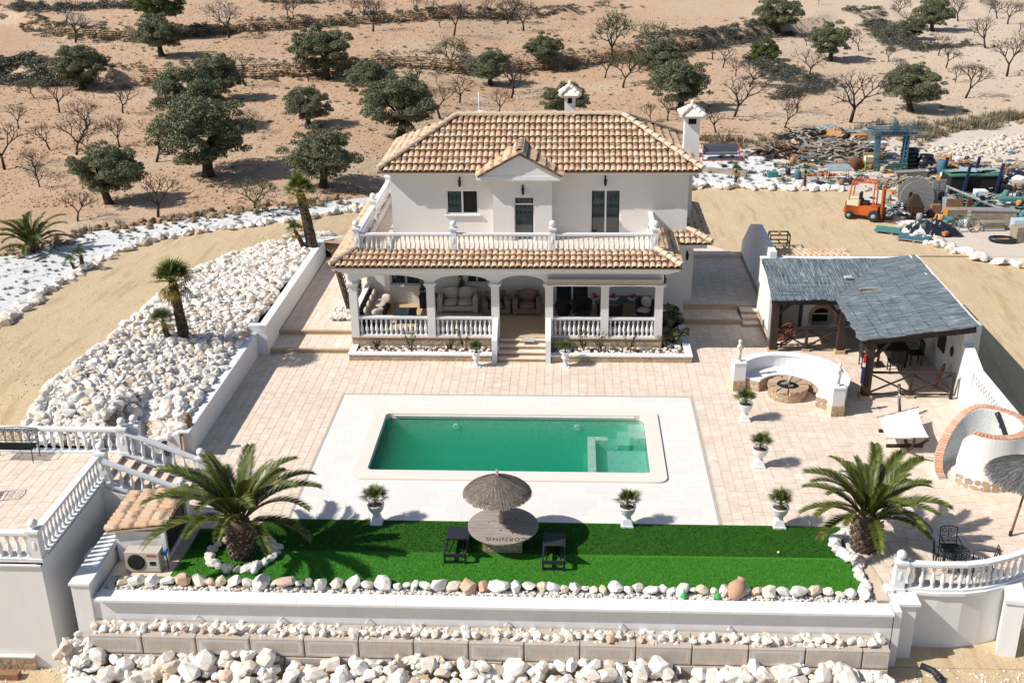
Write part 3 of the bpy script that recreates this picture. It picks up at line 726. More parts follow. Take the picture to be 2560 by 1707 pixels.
# ---- upper body with openings cut as boxes set round them
def wallY(mb, x0, x1, z0, z1, y, t, holes):
    """wall in the XZ plane, front face at y, thickness t, rectangular holes (x0,z0,x1,z1)"""
    xs = sorted({x0, x1} | {v for hh in holes for v in (hh[0], hh[2])}); zs = sorted({z0, z1} | {v for hh in holes for v in (hh[1], hh[3])})
    for i in range(len(xs) - 1):
        run = None
        for j in range(len(zs) - 1):
            cx, cz = (xs[i] + xs[i + 1]) / 2, (zs[j] + zs[j + 1]) / 2
            if any(hh[0] < cx < hh[2] and hh[1] < cz < hh[3] for hh in holes):
                if run: mb.box(xs[i], y, run[0], xs[i + 1], y + t, run[1]); run = None
            else: run = (run[0] if run else zs[j], zs[j + 1])
        if run: mb.box(xs[i], y, run[0], xs[i + 1], y + t, run[1])
wallm = MB()
UW = (-4.98, 4.44, -3.68, 5.44)       # upper window hole
UD = (.80, FZ, 2.02, 5.46)            # upper right door
wallY(wallm, -7.18, 4.66, FZ - .3, 6.25, 43.5, .25, [UW, UD])
wallm.box(-7.18, 43.75, FZ - .3, -6.95, 48.6, 6.25); wallm.box(4.43, 43.75, FZ - .3, 4.66, 48.6, 6.25); wallm.box(-6.95, 48.35, .3, 4.43, 48.6, 6.25)
MB().box(4.665, 45.4, 3.2, 5.02, 48.6, 6.25).box(4.665, 44.7, .3, 5.12, 48.6, 3.15).build('side_annex_wall', M['house'], H)
# centre projection with door
wallY(wallm, -3.06, -.72, FZ, 6.05, 42.95, .2, [(-2.22, FZ, -1.42, 5.3)])
wallm.box(-3.06, 43.15, FZ, -2.86, 43.5, 6.05); wallm.box(-.92, 43.15, FZ, -.72, 43.5, 6.05)
# lower body
LW1 = (-7.4, 1.42, -6.15, 2.5); LW2 = (-4.25, 1.5, -3.4, 2.5); LD = (-.6, .6, .8, 2.65); LW3 = (1.75, 1.36, 3.0, 2.5)
wallY(wallm, -7.5, 3.6, .3, 3.2, 43.5, .25, [LW1, LW2, LD, LW3])
wallm.box(3.6, 43.42, .3, 4.66, 43.75, 3.2); wallm.box(4.43, 43.75, .3, 4.66, 48.35, 3.2); wallm.box(-8.4, 43.5, .3, -7.5, 43.74, 3.2); wallm.box(-8.4, 43.74, .3, -8.15, 48.6, 3.2)
wallm.build('wall', M['house'], H)
MB().box(-8.42, 40.1, 3.12, 3.52, 43.5, 3.2).box(-8.1, 40.45, 3.2, 3.2, 43.5, FZ - .03).box(-8.1, 43.5, 3.2, -7.18, 48.5, FZ - .03).build('porch_ceiling', M['render'], H)
bf = MB().box(-8.1, 40.45, FZ - .03, 3.2, 43.5, FZ).box(-8.1, 43.5, FZ - .03, -7.18, 48.5, FZ).build('balcony_floor', M['paver'], H)
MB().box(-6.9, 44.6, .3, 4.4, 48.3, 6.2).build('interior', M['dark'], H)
# ---- windows and doors
def window(x0, z0, x1, z1, y, n=2, sill=True, parent=H, curtain=False, name='window', dark=None, fw=.06):
    f = MB(); 
    f.box(x0, y + .06, z0, x0 + fw, y + .12, z1); f.box(x1 - fw, y + .06, z0, x1, y + .12, z1); f.box(x0 + fw, y + .06, z1 - fw, x1 - fw, y + .12, z1); f.box(x0 + fw, y + .06, z0, x1 - fw, y + .12, z0 + fw)
    wd = (x1 - x0 - 2 * fw) / n
    for i in range(1, n): f.box(x0 + fw + i * wd - .035, y + .055, z0 + fw, x0 + fw + i * wd + .035, y + .125, z1 - fw)
    W = f.build(name, M['whitemetal'], parent)
    for i in range(n):
        if dark == i:
            MB().box(x0 + fw + i * wd + .002, y + .10, z0 + fw, x0 + fw + (i + 1) * wd - .002, y + .11, z1 - fw).build('dark_opening', M['dark'], W)  # dark sheet paints the shade inside the open half of the window
        else:
            MB().box(x0 + fw + i * wd + .036, y + .095, z0 + fw, x0 + fw + (i + 1) * wd - .036, y + .103, z1 - fw).build('pane', M['glass'], W)
    if sill: MB().box(x0 - .08, y - .09, z0 - .05, x1 + .08, y + .06, z0 - .002).build('sill', M['cast'], W)
    return W
window(*UW, 43.5, 2, dark=1)
window(UD[0], UD[1], UD[2], UD[3], 43.5, 2, False, name='balcony_door')
d = window(-2.22, FZ, -1.42, 5.3, 42.95, 1, False, name='balcony_door', fw=.04); MB().box(-2.18, 43.0, 4.98, -1.46, 43.06, 5.03).build('rail', M['whitemetal'], d)
window(*LW1, 43.5, 2); window(*LW2, 43.5, 2); window(LD[0], LD[1], LD[2], LD[3], 43.5, 2, False, name='patio_door'); window(*LW3, 43.5, 2)
# window grilles of the lower windows
for (x0, z0, x1, z1) in (LW1, LW2, LW3):
    g = MB(); x = x0 + .08
    while x < x1: g.beam((x, 43.44, z0 + .03), (x, 43.44, z1 - .05), .014); x += .14
    g.beam((x0, 43.44, z0 + .1), (x1, 43.44, z0 + .1), .016); g.beam((x0, 43.44, z1 - .1), (x1, 43.44, z1 - .1), .016); g.build('grille', M['iron'], H)
# ---- cornices
cm = MB()
for k, (o_, z0, z1) in enumerate(((.30, 6.14, 6.20), (.38, 6.20, 6.26))):
    cm.box(-7.18 - o_, 43.5 - o_, z0, 4.66 + o_ + .02, 43.5, z1); cm.box(-7.18 - o_, 43.5, z0, -7.18, 48.9, z1); cm.box(4.66, 43.5, z0, 4.66 + o_ + .02, 48.9, z1)
cm.box(-8.9, 39.42, 3.42, 4.05, 40.4, 3.56); cm.box(-8.72, 39.58, 3.32, 3.85, 40.4, 3.42); cm.box(-8.9, 40.4, 3.42, -8.1, 49.0, 3.56); cm.box(3.2, 40.4, 3.42, 4.05, 43.42, 3.56)
cm.box(-8.6, 39.72, 3.22, 3.7, 39.8, 3.32)
cm.box(3.5, 42.95, 3.2, 5.45, 43.42, 3.34); cm.box(4.66, 43.42, 3.2, 5.45, 48.6, 3.34)
cm.build('cornice', M['render'], H)
# ---- porch: base, columns, arches
MB().box(-8.42, 39.83, .02, 3.52, 43.5, .57).build('porch_base', M['mortar'], H)
paved_me = MB().box(-.5, -.5, 0, .5, .5, 1).mesh('floor_tile', M['step'])
fl = MB().box(-8.44, 39.78, .57, 3.54, 43.5, .60).build('porch_floor', M['step'], H)
COLX = [-8.27, -5.30, -2.83, -.78, 1.33, 3.37]
for x in COLX:
    c = MB(); c.box(x - .15, 39.82, .6, x + .15, 40.12, 2.72); c.box(x - .18, 39.79, 2.66, x + .18, 40.15, 2.72); c.box(x - .23, 39.74, 2.72, x + .23, 40.2, 2.80); c.build('column', M['house'], H)
am = MB()
def arch(x0, x1, zs, zc, ztop, y0, y1, n=14):
    w2 = (x1 - x0) / 2; cx = (x0 + x1) / 2
    pts = [(cx - w2 * math.cos(PI * i / n), zs + (zc - zs) * math.sin(PI * i / n)) for i in range(n + 1)]
    for (xa, za), (xb, zb) in zip(pts, pts[1:]):
        am.add([(xa, y0, za), (xb, y0, zb), (xb, y0, ztop), (xa, y0, ztop), (xa, y1, za), (xb, y1, zb), (xb, y1, ztop), (xa, y1, ztop)], [(0, 1, 2, 3), (7, 6, 5, 4), (0, 4, 5, 1)])
zt = 3.30
for i, x in enumerate(COLX): am.box(x - .15, 39.84, 2.80, x + .15, 40.10, zt)
for i in range(3): arch(COLX[i] + .15, COLX[i + 1] - .15, 2.80, 3.12, zt, 39.84, 40.10)
am.box(COLX[3] + .15, 39.84, 3.0, COLX[4] - .15, 40.10, zt); am.box(COLX[4] + .15, 39.84, 3.0, COLX[5] - .15, 40.10, zt)
# side arches
am.box(-8.42, 40.1, 2.95, -8.2, 43.5, zt); am.box(3.3, 40.1, 2.95, 3.5, 43.42, zt)
am.build('arcade', M['house'], H)
MB().box(-8.42, 40.12, .6, -8.28, 43.49, 1.42).box(-8.45, 40.12, 1.42, -8.25, 43.49, 1.47).build('side_parapet', M['render'], H)
aw = MB().box(-.82, 39.52, 2.86, 3.42, 39.80, 3.02).build('awning_cassette', M['awning'], H)
MB().box(-.84, 39.50, 3.02, 3.44, 39.80, 3.07).box(-.84, 39.49, 2.82, 3.44, 39.53, 2.865).build('cassette_cover', M['cream'], aw)
# porch railings
pr = link('porch_railing', None, H)
for (a, b, n) in ((0, 1, 14), (1, 2, 12), (3, 4, 10), (4, 5, 10)):
    rail_run(pr, (COLX[a] + .15, 39.95, .6), (COLX[b] - .15, 39.95, .6), n, .06, .64, .15, BALP)
# stone veneer strips of porch face
def stone_face(parent, a, b, z0, z1, size=.2, out=.012, outdir=None, name='stone', budget=300, curve=None):
    """irregular flat stones on a vertical face from a to b; curve(t)->(x,y,nx,ny) overrides"""
    a = Vector((a[0], a[1], 0)); b = Vector((b[0], b[1], 0)); L = (b - a).length
    d = (b - a).normalized(); nrm = Vector((d.y, -d.x, 0))
    rows = max(1, round((z1 - z0) / size)); rh = (z1 - z0) / rows
    jz = [[z0 + rh * r + (rnd.uniform(-.22, .22) * rh if 0 < r < rows else 0) for _ in range(200)] for r in range(rows + 1)]
    cnt = 0
    for r in range(rows):
        u = -rnd.uniform(0, size); k = 0
        while u < L:
            wd = size * rnd.uniform(.7, 1.6); u0 = max(0, u); u1 = min(L, u + wd)
            if u1 - u0 > .03:
                za, zb = jz[r][k % 200], jz[r + 1][k % 200]; cx = (u0 + u1) / 2; cz = (za + zb) / 2; m = rnd.randint(5, 7); ph = rnd.uniform(0, 6)
                pts = []
                for q in range(m):
                    an = ph + 2 * PI * q / m; sx = (u1 - u0) / 2 * 1.02; sz = (zb - za) / 2 * 1.02
                    ca, sa = math.cos(an), math.sin(an); kk = 1 / max(abs(ca), abs(sa)) ** .8
                    pts.append((cx + sx * ca * kk * rnd.uniform(.84, .97), cz + sz * sa * kk * rnd.uniform(.84, .97)))
                pts = [(min(L, max(0, x)), min(z1, max(z0, z))) for x, z in pts]
                o_ = out * rnd.uniform(.6, 1.5); mb = MB(); V = []
                for lay in (0, 1):
                    for (x, z) in pts:
                        if curve: qx, qy, nx, ny = curve(x / L); V.append((qx + nx * o_ * lay, qy + ny * o_ * lay, z))
                        else: p = a + d * x + nrm * o_ * lay; V.append((p.x, p.y, z))
                mb.add(V, [tuple(range(m, 2 * m))] + [(i, (i + 1) % m, m + (i + 1) % m, m + i) for i in range(m)])
                mb.build(name, M['stone'], parent); cnt += 1
            u += wd; k += 1
    return cnt
stone_face(H.children[[c.name for c in H.children].index('porch_base')], (-8.42, 39.83), (-2.68, 39.83), .26, .56, .16)
stone_face(H.children[[c.name for c in H.children].index('porch_base')], (-.93, 39.83), (3.52, 39.83), .26, .56, .16)
# entrance steps
es = link('entrance_steps', None, H)
for i in range(4):
    z = .15 * (i + 1) - .0; y = 38.86 + .26 * i
    MB().box(-2.68, y, 0, -.93, 39.83, z - .03 if i else .12).build('step_body', M['stone'], es)
    MB().box(-2.70, y - .03, z - .03, -.91, 39.83 if i == 3 else y + .26, z).build('tread', M['paver'], es)
for x in (-2.82, -.80):
    MB().add([(x - .1, 38.72, 0), (x + .1, 38.72, 0), (x + .1, 39.82, .6), (x - .1, 39.82, .6), (x - .1, 38.72, .92), (x + .1, 38.72, .92), (x + .1, 39.82, 1.42), (x - .1, 39.82, 1.42)], [(0, 3, 2, 1), (4, 5, 6, 7), (0, 1, 5, 4), (1, 2, 6, 5), (2, 3, 7, 6), (3, 0, 4, 7)]).build('stair_parapet', M['cast'], es)
# ---- balcony balustrade
bb = link('balcony_balustrade', None, H)
MB().box(-8.2, 40.38, 3.55, 3.28, 40.58, 3.80).box(-8.2, 40.58, 3.55, -8.0, 48.6, 3.80).box(3.08, 40.58, 3.55, 3.28, 43.5, 3.80).build('kerb', M['cast'], bb)
PO = post_mesh(1.02, .22); bx = [-8.1, -4.05, -.53, 3.18]
bx = [P(v * 1.08844, 600, 4.3)[0] * 1.0 for v in (820, 1047, 1273, 1497)]
bx = [-8.1, -4.40, -.66, 3.18]
for x in bx: link('post', PO, bb, (x, 40.48, 3.78))
for i in range(3): rail_run(bb, (bx[i] + .12, 40.48, 3.80), (bx[i + 1] - .12, 40.48, 3.80), 19 if i == 0 else 19, .05, .62)
for y in (44.4, 48.45): link('post', PO, bb, (-8.1, y, 3.78))
rail_run(bb, (-8.1, 40.6, 3.80), (-8.1, 44.28, 3.80), 19, .05, .62); rail_run(bb, (-8.1, 44.52, 3.80), (-8.1, 48.33, 3.80), 19, .05, .62)
rail_run(bb, (3.18, 40.6, 3.80), (3.18, 43.48, 3.80), 14, .05, .62)

# ---- main roof
EZ = 6.30; RZ = 7.85; EX0, EX1, EY0, EY1 = -7.6, 5.13, 43.02, 49.0; RX0, RX1, RY = -4.68, 2.11, 46.0
base = MB()
tiles = []
sl = (Vector((0, RY, RZ)) - Vector((0, EY0, EZ))); SLF = sl.length
polyF = [(0, 0), (EX1 - EX0, 0), (RX1 - EX0, SLF), (RX0 - EX0, SLF)]
slope_sheet(base, (EX0, EY0, EZ), (1, 0, 0), sl, polyF); tf = tile_mats((EX0, EY0, EZ), (1, 0, 0), sl, polyF)
sb = (Vector((0, RY, RZ)) - Vector((0, EY1, EZ))); polyB = [(0, 0), (EX1 - EX0, 0), (EX1 - RX0, sb.length), (EX1 - RX1, sb.length)]
slope_sheet(base, (EX1, EY1, EZ), (-1, 0, 0), sb, polyB); tiles += tile_mats((EX1, EY1, EZ), (-1, 0, 0), sb, polyB)
sL = (Vector((RX0, 0, RZ)) - Vector((EX0, 0, EZ))); polyL = [(0, 0), (EY1 - EY0, 0), (EY1 - RY, sL.length)]
slope_sheet(base, (EX0, EY1, EZ), (0, -1, 0), sL, polyL); tiles += tile_mats((EX0, EY1, EZ), (0, -1, 0), sL, polyL)
sR = (Vector((RX1, 0, RZ)) - Vector((EX1, 0, EZ))); polyR = [(0, 0), (EY1 - EY0, 0), (RY - EY0, sR.length)]
slope_sheet(base, (EX1, EY0, EZ), (0, 1, 0), sR, polyR); tiles += tile_mats((EX1, EY0, EZ), (0, 1, 0), sR, polyR)
# gable over the centre projection
GX0, GX1, GY, GE, GA = -3.62, -.32, 42.5, 6.24, 7.14; gx = (GX0 + GX1) / 2; yb = 44.7
gl_ = Vector((gx - GX0, 0, GA - GE)); gr_ = Vector((gx - GX1, 0, GA - GE))
pg = [(0, 0), (yb - GY, 0), (yb - GY, gl_.length), (0, gl_.length)]
slope_sheet(base, (GX0, yb, GE), (0, -1, 0), gl_, pg); slope_sheet(base, (GX1, GY, GE), (0, 1, 0), gr_, pg)
tg = [t for t in tile_mats((GX0, yb, GE), (0, -1, 0), gl_, pg) + tile_mats((GX1, GY, GE), (0, 1, 0), gr_, pg) if t[1].translation.z > EZ + (t[1].translation.y - EY0) * (RZ - EZ) / (RY - EY0) - .12]
tf = [t for t in tf if not (GX0 + .1 < t[1].translation.x < GX1 - .1 and t[1].translation.z < GE + (1 - abs(t[1].translation.x - gx) / (gx - GX0)) * (GA - GE) - .12)]
MR = base.build('main_roof', M['roofbase'], H)
gm = MB(); gm.prism([(0, 0)] * 0 or [(GX0 - .06, GY + .10), (GX1 + .06, GY + .10), (GX1 + .06, 43.4), (GX0 - .06, 43.4)], 6.06, 6.22)
gm.add([(GX0 + .02, GY + .12, 6.22), (GX1 - .02, GY + .12, 6.22), (gx, GY + .12, GA - .05), (GX0 + .02, 43.2, 6.22), (GX1 - .02, 43.2, 6.22), (gx, 43.2, GA - .05)], [(0, 1, 2), (5, 4, 3), (0, 3, 4, 1), (1, 4, 5, 2), (2, 5, 3, 0)])
gm.box(GX0 + .12, GY + .2, 5.98, GX1 - .12, 43.2, 6.06); gm.build('gable', M['render'], H)
tf.sort(key=lambda t: t[0])
pool_tiles = []   # later: porch roof
# ---- porch roof and side strips
PE, PT = 3.60, 3.90
slp = Vector((0, 40.42, PT)) - Vector((0, 39.28, PE)); pb = MB()
PRX0, PRX1 = -8.98, 4.12
polyP = [(0, 0), (PRX1 - PRX0, 0), (PRX1 - PRX0 - .92, slp.length), (.88, slp.length)]
slope_sheet(pb, (PRX0, 39.28, PE), (1, 0, 0), slp, polyP, .04); tp = tile_mats((PRX0, 39.28, PE), (1, 0, 0), slp, polyP, .225, .395)
sll = Vector((-8.15, 0, PT)) - Vector((-8.98, 0, PE)); pL = [(0, 0), (49.1 - 39.28, 0), (49.1 - 40.2, sll.length), (0, sll.length)]
slope_sheet(pb, (-8.98, 49.1, PE), (0, -1, 0), sll, pL, .04); tl = tile_mats((-8.98, 49.1, PE), (0, -1, 0), sll, pL, .225, .30)
srr = Vector((3.24, 0, PT)) - Vector((4.12, 0, PE)); pR = [(0, 0), (43.45 - 39.28, 0), (43.45 - 39.28, srr.length), (.9, srr.length)]
slope_sheet(pb, (4.12, 39.28, PE), (0, 1, 0), srr, pR, .04); tr_ = tile_mats((4.12, 39.28, PE), (0, 1, 0), srr, pR, .225, .31)
# little roof at the right corner
s1 = Vector((0, 43.45, 3.68)) - Vector((0, 42.85, 3.40)); p1 = [(0, 0), (1.75, 0), (1.1, s1.length), (.3, s1.length)]
slope_sheet(pb, (3.9, 42.85, 3.40), (1, 0, 0), s1, p1, .04); t1 = tile_mats((3.9, 42.85, 3.40), (1, 0, 0), s1, p1, .225, .33)
s2 = Vector((4.7, 0, 3.72)) - Vector((5.62, 0, 3.40)); p2 = [(0, 0), (5.8, 0), (5.8, s2.length), (.6, s2.length)]
slope_sheet(pb, (5.62, 42.85, 3.40), (0, 1, 0), s2, p2, .04); t2 = tile_mats((5.62, 42.85, 3.40), (0, 1, 0), s2, p2, .225, .33)
PRF = pb.build('porch_roof', M['roofbase'], H)
def singles(parent, lst):
    for r, m in lst:
        o = link('tile', TILEME, parent); o.matrix_local = m
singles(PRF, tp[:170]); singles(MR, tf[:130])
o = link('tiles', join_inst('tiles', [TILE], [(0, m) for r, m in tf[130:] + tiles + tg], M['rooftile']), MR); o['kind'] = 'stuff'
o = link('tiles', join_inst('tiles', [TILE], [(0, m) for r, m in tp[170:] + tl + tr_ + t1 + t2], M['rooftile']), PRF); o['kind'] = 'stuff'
up = .07
for a, b in (((EX0, EY0, EZ + up), (RX0, RY, RZ + up)), ((EX1, EY0, EZ + up), (RX1, RY, RZ + up)), ((RX0, RY, RZ + up), (RX1, RY, RZ + up)), ((EX1, EY1, EZ + up), (RX1, RY, RZ + up)), ((gx, GY, GA + up - .03), (gx, 44.5, GA + up - .03))): cap_line(MR, a, b)
for a, b in (((PRX0, 39.28, PE + up), (-8.15, 40.4, PT + up)), ((PRX1, 39.28, PE + up), (3.24, 40.4, PT + up)), ((5.62, 42.85, 3.40 + up), (4.75, 43.5, 3.72 + up))): cap_line(PRF, a, b)
# ---- chimneys
def chimney(x, y, z0, z1, wx, wy, flare=False):
    c = MB(); c.box(x - wx / 2, y - wy / 2, z0, x + wx / 2, y + wy / 2, z1)
    if flare: c.add([(x - wx / 2 - .18, y - wy / 2 - .02, z0), (x + wx / 2 + .05, y - wy / 2 - .02, z0), (x + wx / 2, y - wy / 2 - .02, z0 + .5), (x - wx / 2, y - wy / 2 - .02, z0 + .5), (x - wx / 2 - .18, y + wy / 2, z0), (x - wx / 2, y + wy / 2, z0 + .5)], [(0, 1, 2, 3), (0, 3, 5, 4)])
    for sx in (-1, 1):
        for sy in (-1, 1): c.box(x + sx * (wx / 2 - .07) - .07, y + sy * (wy / 2 - .07) - .07, z1, x + sx * (wx / 2 - .07) + .07, y + sy * (wy / 2 - .07) + .07, z1 + .26)
    c.box(x - wx / 2 - .14, y - wy / 2 - .14, z1 + .26, x + wx / 2 + .14, y + wy / 2 + .14, z1 + .36)
    o = c.build('chimney', M['render'], H)
    MB().box(x - wx / 2 + .1, y - wy / 2 + .1, z1, x + wx / 2 - .1, y + wy / 2 - .1, z1 + .22).build('flue', M['dark'], o)
    hw = max(wx, wy) / 2 + .22; zt = z1 + .36; ap = zt + .34
    r = MB(); r.add([(x - hw, y - hw, zt), (x + hw, y - hw, zt), (x + hw, y + hw, zt), (x - hw, y + hw, zt), (x, y, ap)], [(0, 1, 4), (1, 2, 4), (2, 3, 4), (3, 0, 4), (3, 2, 1, 0)])
    for k in range(4):
        a = PI / 4 + k * PI / 2
        for q in range(3):
            t0, t1_ = q / 3, (q + 1) / 3 + .05
            r.tube([(x + hw * 1.35 * (1 - t0) * math.cos(a), y + hw * 1.35 * (1 - t0) * math.sin(a), lerp(zt, ap, t0) + .03), (x + hw * 1.35 * (1 - t1_) * math.cos(a), y + hw * 1.35 * (1 - t1_) * math.sin(a), lerp(zt, ap, t1_) + .02)], [.10, .075], 6)
    r.lathe([(.12, 0), (.12, .1), (.06, .2), (.08, .24), (.03, .3)], 8, (x, y, ap - .06)); r.build('cap', M['coping'], o)
chimney(4.86, 45.3, 6.35, 7.72, .60, .55, True); chimney(-.04, 47.5, 7.0, 8.15, .46, .46)
an = MB(); ax, ay, az = -3.9, 47.6, 6.9
an.tube([(ax, ay, az), (ax, ay, 8.6)], .02, 5); an.beam((ax - .35, ay, 8.3), (ax + .3, ay, 8.35), .02)
for k in range(5): an.beam((ax - .3 + .14 * k, ay - .12, 8.31), (ax - .3 + .14 * k, ay + .12, 8.31), .012)
an.lathe([(.28, 0), (.2, .05), (.02, .08)], 12, (ax + .1, ay - .1, 7.75)); an.build('aerial', M['whitemetal'], H)
# ---- wall lanterns
def lantern(x, y, z, parent=H):
    m = MB(); m.beam((x, y, z + .12), (x, y - .14, z + .12), .02); m.lathe([(.01, .14), (.07, .06), (.075, .05), (.06, .045), (.05, -.12), (.055, -.13), (.015, -.18)], 6, (x, y - .14, z)); m.box(x - .03, y - .02, z, x + .03, y, z + .2); m.build('wall_lantern', M['iron'], parent)
for x, y, z in ((-4.40, 43.5, 5.78), (-1.86, 42.95, 5.6), (1.38, 43.5, 5.82), (4.86, 44.7, 2.35), (3.56, 40.1, 2.9)): lantern(x, y, z)
MB().lathe([(.12, 0), (.12, .05), (.05, .09), (.05, .16), (.12, .2)], 8, (1.0, 43.4, FZ)).build('vent', M['terracotta'], H)
# ================================================================== GARDEN WALLS
gw = thing('retaining_wall', 'white retaining wall stepping up beside the rock slope left of the terrace', 'wall')
MB().box(-12.30, 31.30, -.4, -12.0, 39.3, .90).build('lower_section', M['render'], gw)
MB().box(-12.30, 39.3, -.4, -11.6, 39.6, 1.24).box(-11.9, 39.6, -.4, -11.6, 50.3, 1.24).build('upper_section', M['render'], gw)
MB().prism([(-12.30, 31.30), (-12.30, 31.0), (-13.9, 31.0), (-13.9, 31.30)], -.4, [.90, .90, .36, .36]).build('sloping_wing', M['render'], gw)
MB().box(-12.33, 30.98, .90, -11.97, 39.3, .95).build('coping', M['cast'], gw)
lw = thing('low_wall', 'small low white wall and pillar at the top of the patio stairs', 'wall')
MB().box(-12.55, 29.75, -.02, -12.18, 30.12, .66).build('pillar', M['render'], lw)
MB().box(-12.6, 29.70, .66, -12.13, 30.17, .72).build('cap', M['cast'], lw)
MB().box(-13.25, 29.62, .0, -12.55, 29.85, .60).build('wall', M['render'], lw)
# patio balustrades
pb_ = thing('patio_balustrade', 'white balustrade along the two outer edges of the left patio', 'balustrade')
PB = post_mesh(.92, .26)
rail_run(pb_, (-13.52, 23.86, 1.0), (-13.52, 27.75, 1.0), 18, .08, .64, .18, BALP)
rail_run(pb_, (-17.0, 23.74, 1.0), (-13.66, 23.74, 1.0), 14, .08, .64, .18, BALP)
for p in ((-13.52, 23.74, 1.0), (-13.42, 27.88, 1.0), (-17.1, 23.74, 1.0)): link('post', PB, pb_, p)
pk = thing('patio_rear_balustrade', 'white balustrade between the left patio and the rock slope', 'balustrade')
rail_run(pk, (-19.0, 29.5, 1.0), (-13.5, 29.5, 1.0), 22, .08, .64, .18, BALP)
for p in ((-13.4, 29.45, 1.0), (-13.1, 29.65, 1.0)): link('post', PB, pk, p)
# patio stairs
sr = thing('patio_stairs', 'tiled stairs with white handrails going down from the patio', 'stairs')
NS = 7
for i in range(NS):
    z = 1.0 - (i + 1) / NS * 1.0; x = -13.42 + .33 * i
    if z > .01:
        MB().box(x, 27.7, -.02, x + .33, 29.3, z - .03).build('riser', M['step'], sr)
        MB().box(x - .01, 27.69, z - .03, x + .36, 29.31, z).build('tread', M['paver'], sr)
MB().prism([(-13.42, 27.5), (-11.3, 27.5), (-11.3, 27.68), (-13.42, 27.68)], -.3, [.95, .0, .0, .95]).build('string', M['render'], sr); MB().prism([(-13.42, 29.32), (-11.3, 29.32), (-11.3, 29.44), (-13.42, 29.44)], -.02, [.95, .0, .0, .95]).build('string', M['render'], sr)
for (y, n) in ((27.62, 7), (29.38, 7)):
    rail_run(sr, (-13.3, y, 1.0), (-11.15, y, .12), n, .07, .60, .15, BALP)
for p in ((-11.05, 27.55, 0), (-11.05, 29.3, 0)): link('post', post_mesh(1.0, .2), sr, p)
# patio outer wall details
pw = thing('patio_wall', 'tall grey white wall below the left patio with stone plinth', 'wall')
MB().box(-24, 23.52, -2.5, -13.40, 23.60, 1.0).box(-13.445, 23.6, -2.5, -13.40, 27.6, 1.0).build('render_face', M['render'], pw)
MB().box(-24, 23.42, -2.5, -14.05, 23.515, -1.86).build('plinth', M['mortar'], pw)
MB().box(-24, 23.40, -1.86, -14.03, 23.515, -1.81).build('plinth_cap', M['coping'], pw)
stone_face(pw, (-17.2, 23.42), (-14.05, 23.42), -2.4, -1.87, .2)
MB().box(-13.5, 23.5, .96, -13.38, 27.6, 1.0).box(-24, 23.46, .96, -13.38, 23.6, 1.0).build('edge', M['cast'], pw)
kb = thing('timber_beam', 'dark old timber beam lying at the foot of the stone plinth', 'beam')
MB().box(-17.5, 23.0, -2.38, -14.35, 23.22, -2.08).build('beam', M['brownwood'], kb)
# front retaining wall of the lawn
fw_ = thing('front_wall', 'long low white retaining wall with flat coping in front of the lawn', 'wall')
MB().box(-12.55, 23.56, -2.6, 8.12, 23.86, -.04).build('wall', M['render'], fw_)
x = -12.15; cm_ = None
for x0, x1 in ((-12.12, -6.9), (-6.895, -4.35), (-4.345, 2.6), (2.605, 8.08)):
    MB().box(x0, 23.42, -.05, x1, 23.90, .012).build('coping', M['cast'], fw_)
for x in (-9.5, -7.3, -5.05, -1.5, 1.4, 4.1):
    MB().tube([(x, 23.56, -.52), (x - .09, 23.38, -.50)], .022, 6).build('drain_pipe', M['whitemetal'], fw_)
lp = thing('corner_wall', 'short white wall with cap at the left front corner, baluster shadows across it', 'wall')
MB().prism([(-12.72, 23.50), (-12.25, 23.50), (-12.25, 24.3), (-12.25, 26.0), (-12.25, 27.3), (-12.72, 27.3)], -2.6, [.40] * 6).build('wall', M['render'], lp)
MB().box(-12.76, 23.46, .40, -12.21, 27.3, .46).build('cap', M['cast'], lp)
MB().box(-13.0, 25.0, -.6, -12.76, 25.5, .25).build('bracket_block', M['render'], lp)
# block wall below, single concrete blocks
bw = thing('block_wall', 'retaining wall of large stained concrete blocks below the front wall', 'wall')
MB().box(-12.2, 23.02, -2.6, 7.9, 23.55, -.72).build('core', M['mortar'], bw)
BLK = MB(); BLK.add([(-.5, .03, -.5), (.5, .03, -.5), (.5, .03, .5), (-.5, .03, .5), (-.485, 0, -.47), (.485, 0, -.47), (.485, 0, .47), (-.485, 0, .47), (-.5, .9, -.5), (.5, .9, -.5), (.5, .9, .5), (-.5, .9, .5)],
     [(4, 5, 6, 7), (0, 1, 5, 4), (1, 2, 6, 5), (2, 3, 7, 6), (3, 0, 4, 7), (3, 2, 10, 11), (1, 9, 10, 2), (0, 3, 11, 8)])
blk = BLK.mesh('block', M['block'])
for r in range(2):
    x = -12.2 - (0 if r == 0 else .55)
    while x < 7.85:
        x1 = min(x + 1.385, 7.92)
        if x1 - x > .3: link('block', blk, bw, ((max(x, -12.3) + x1) / 2, 22.88 - .015 * r, -.94 - .56 * r), (0, 0, 0), (x1 - max(x, -12.3) - .022, .7, .535))
        x += 1.39
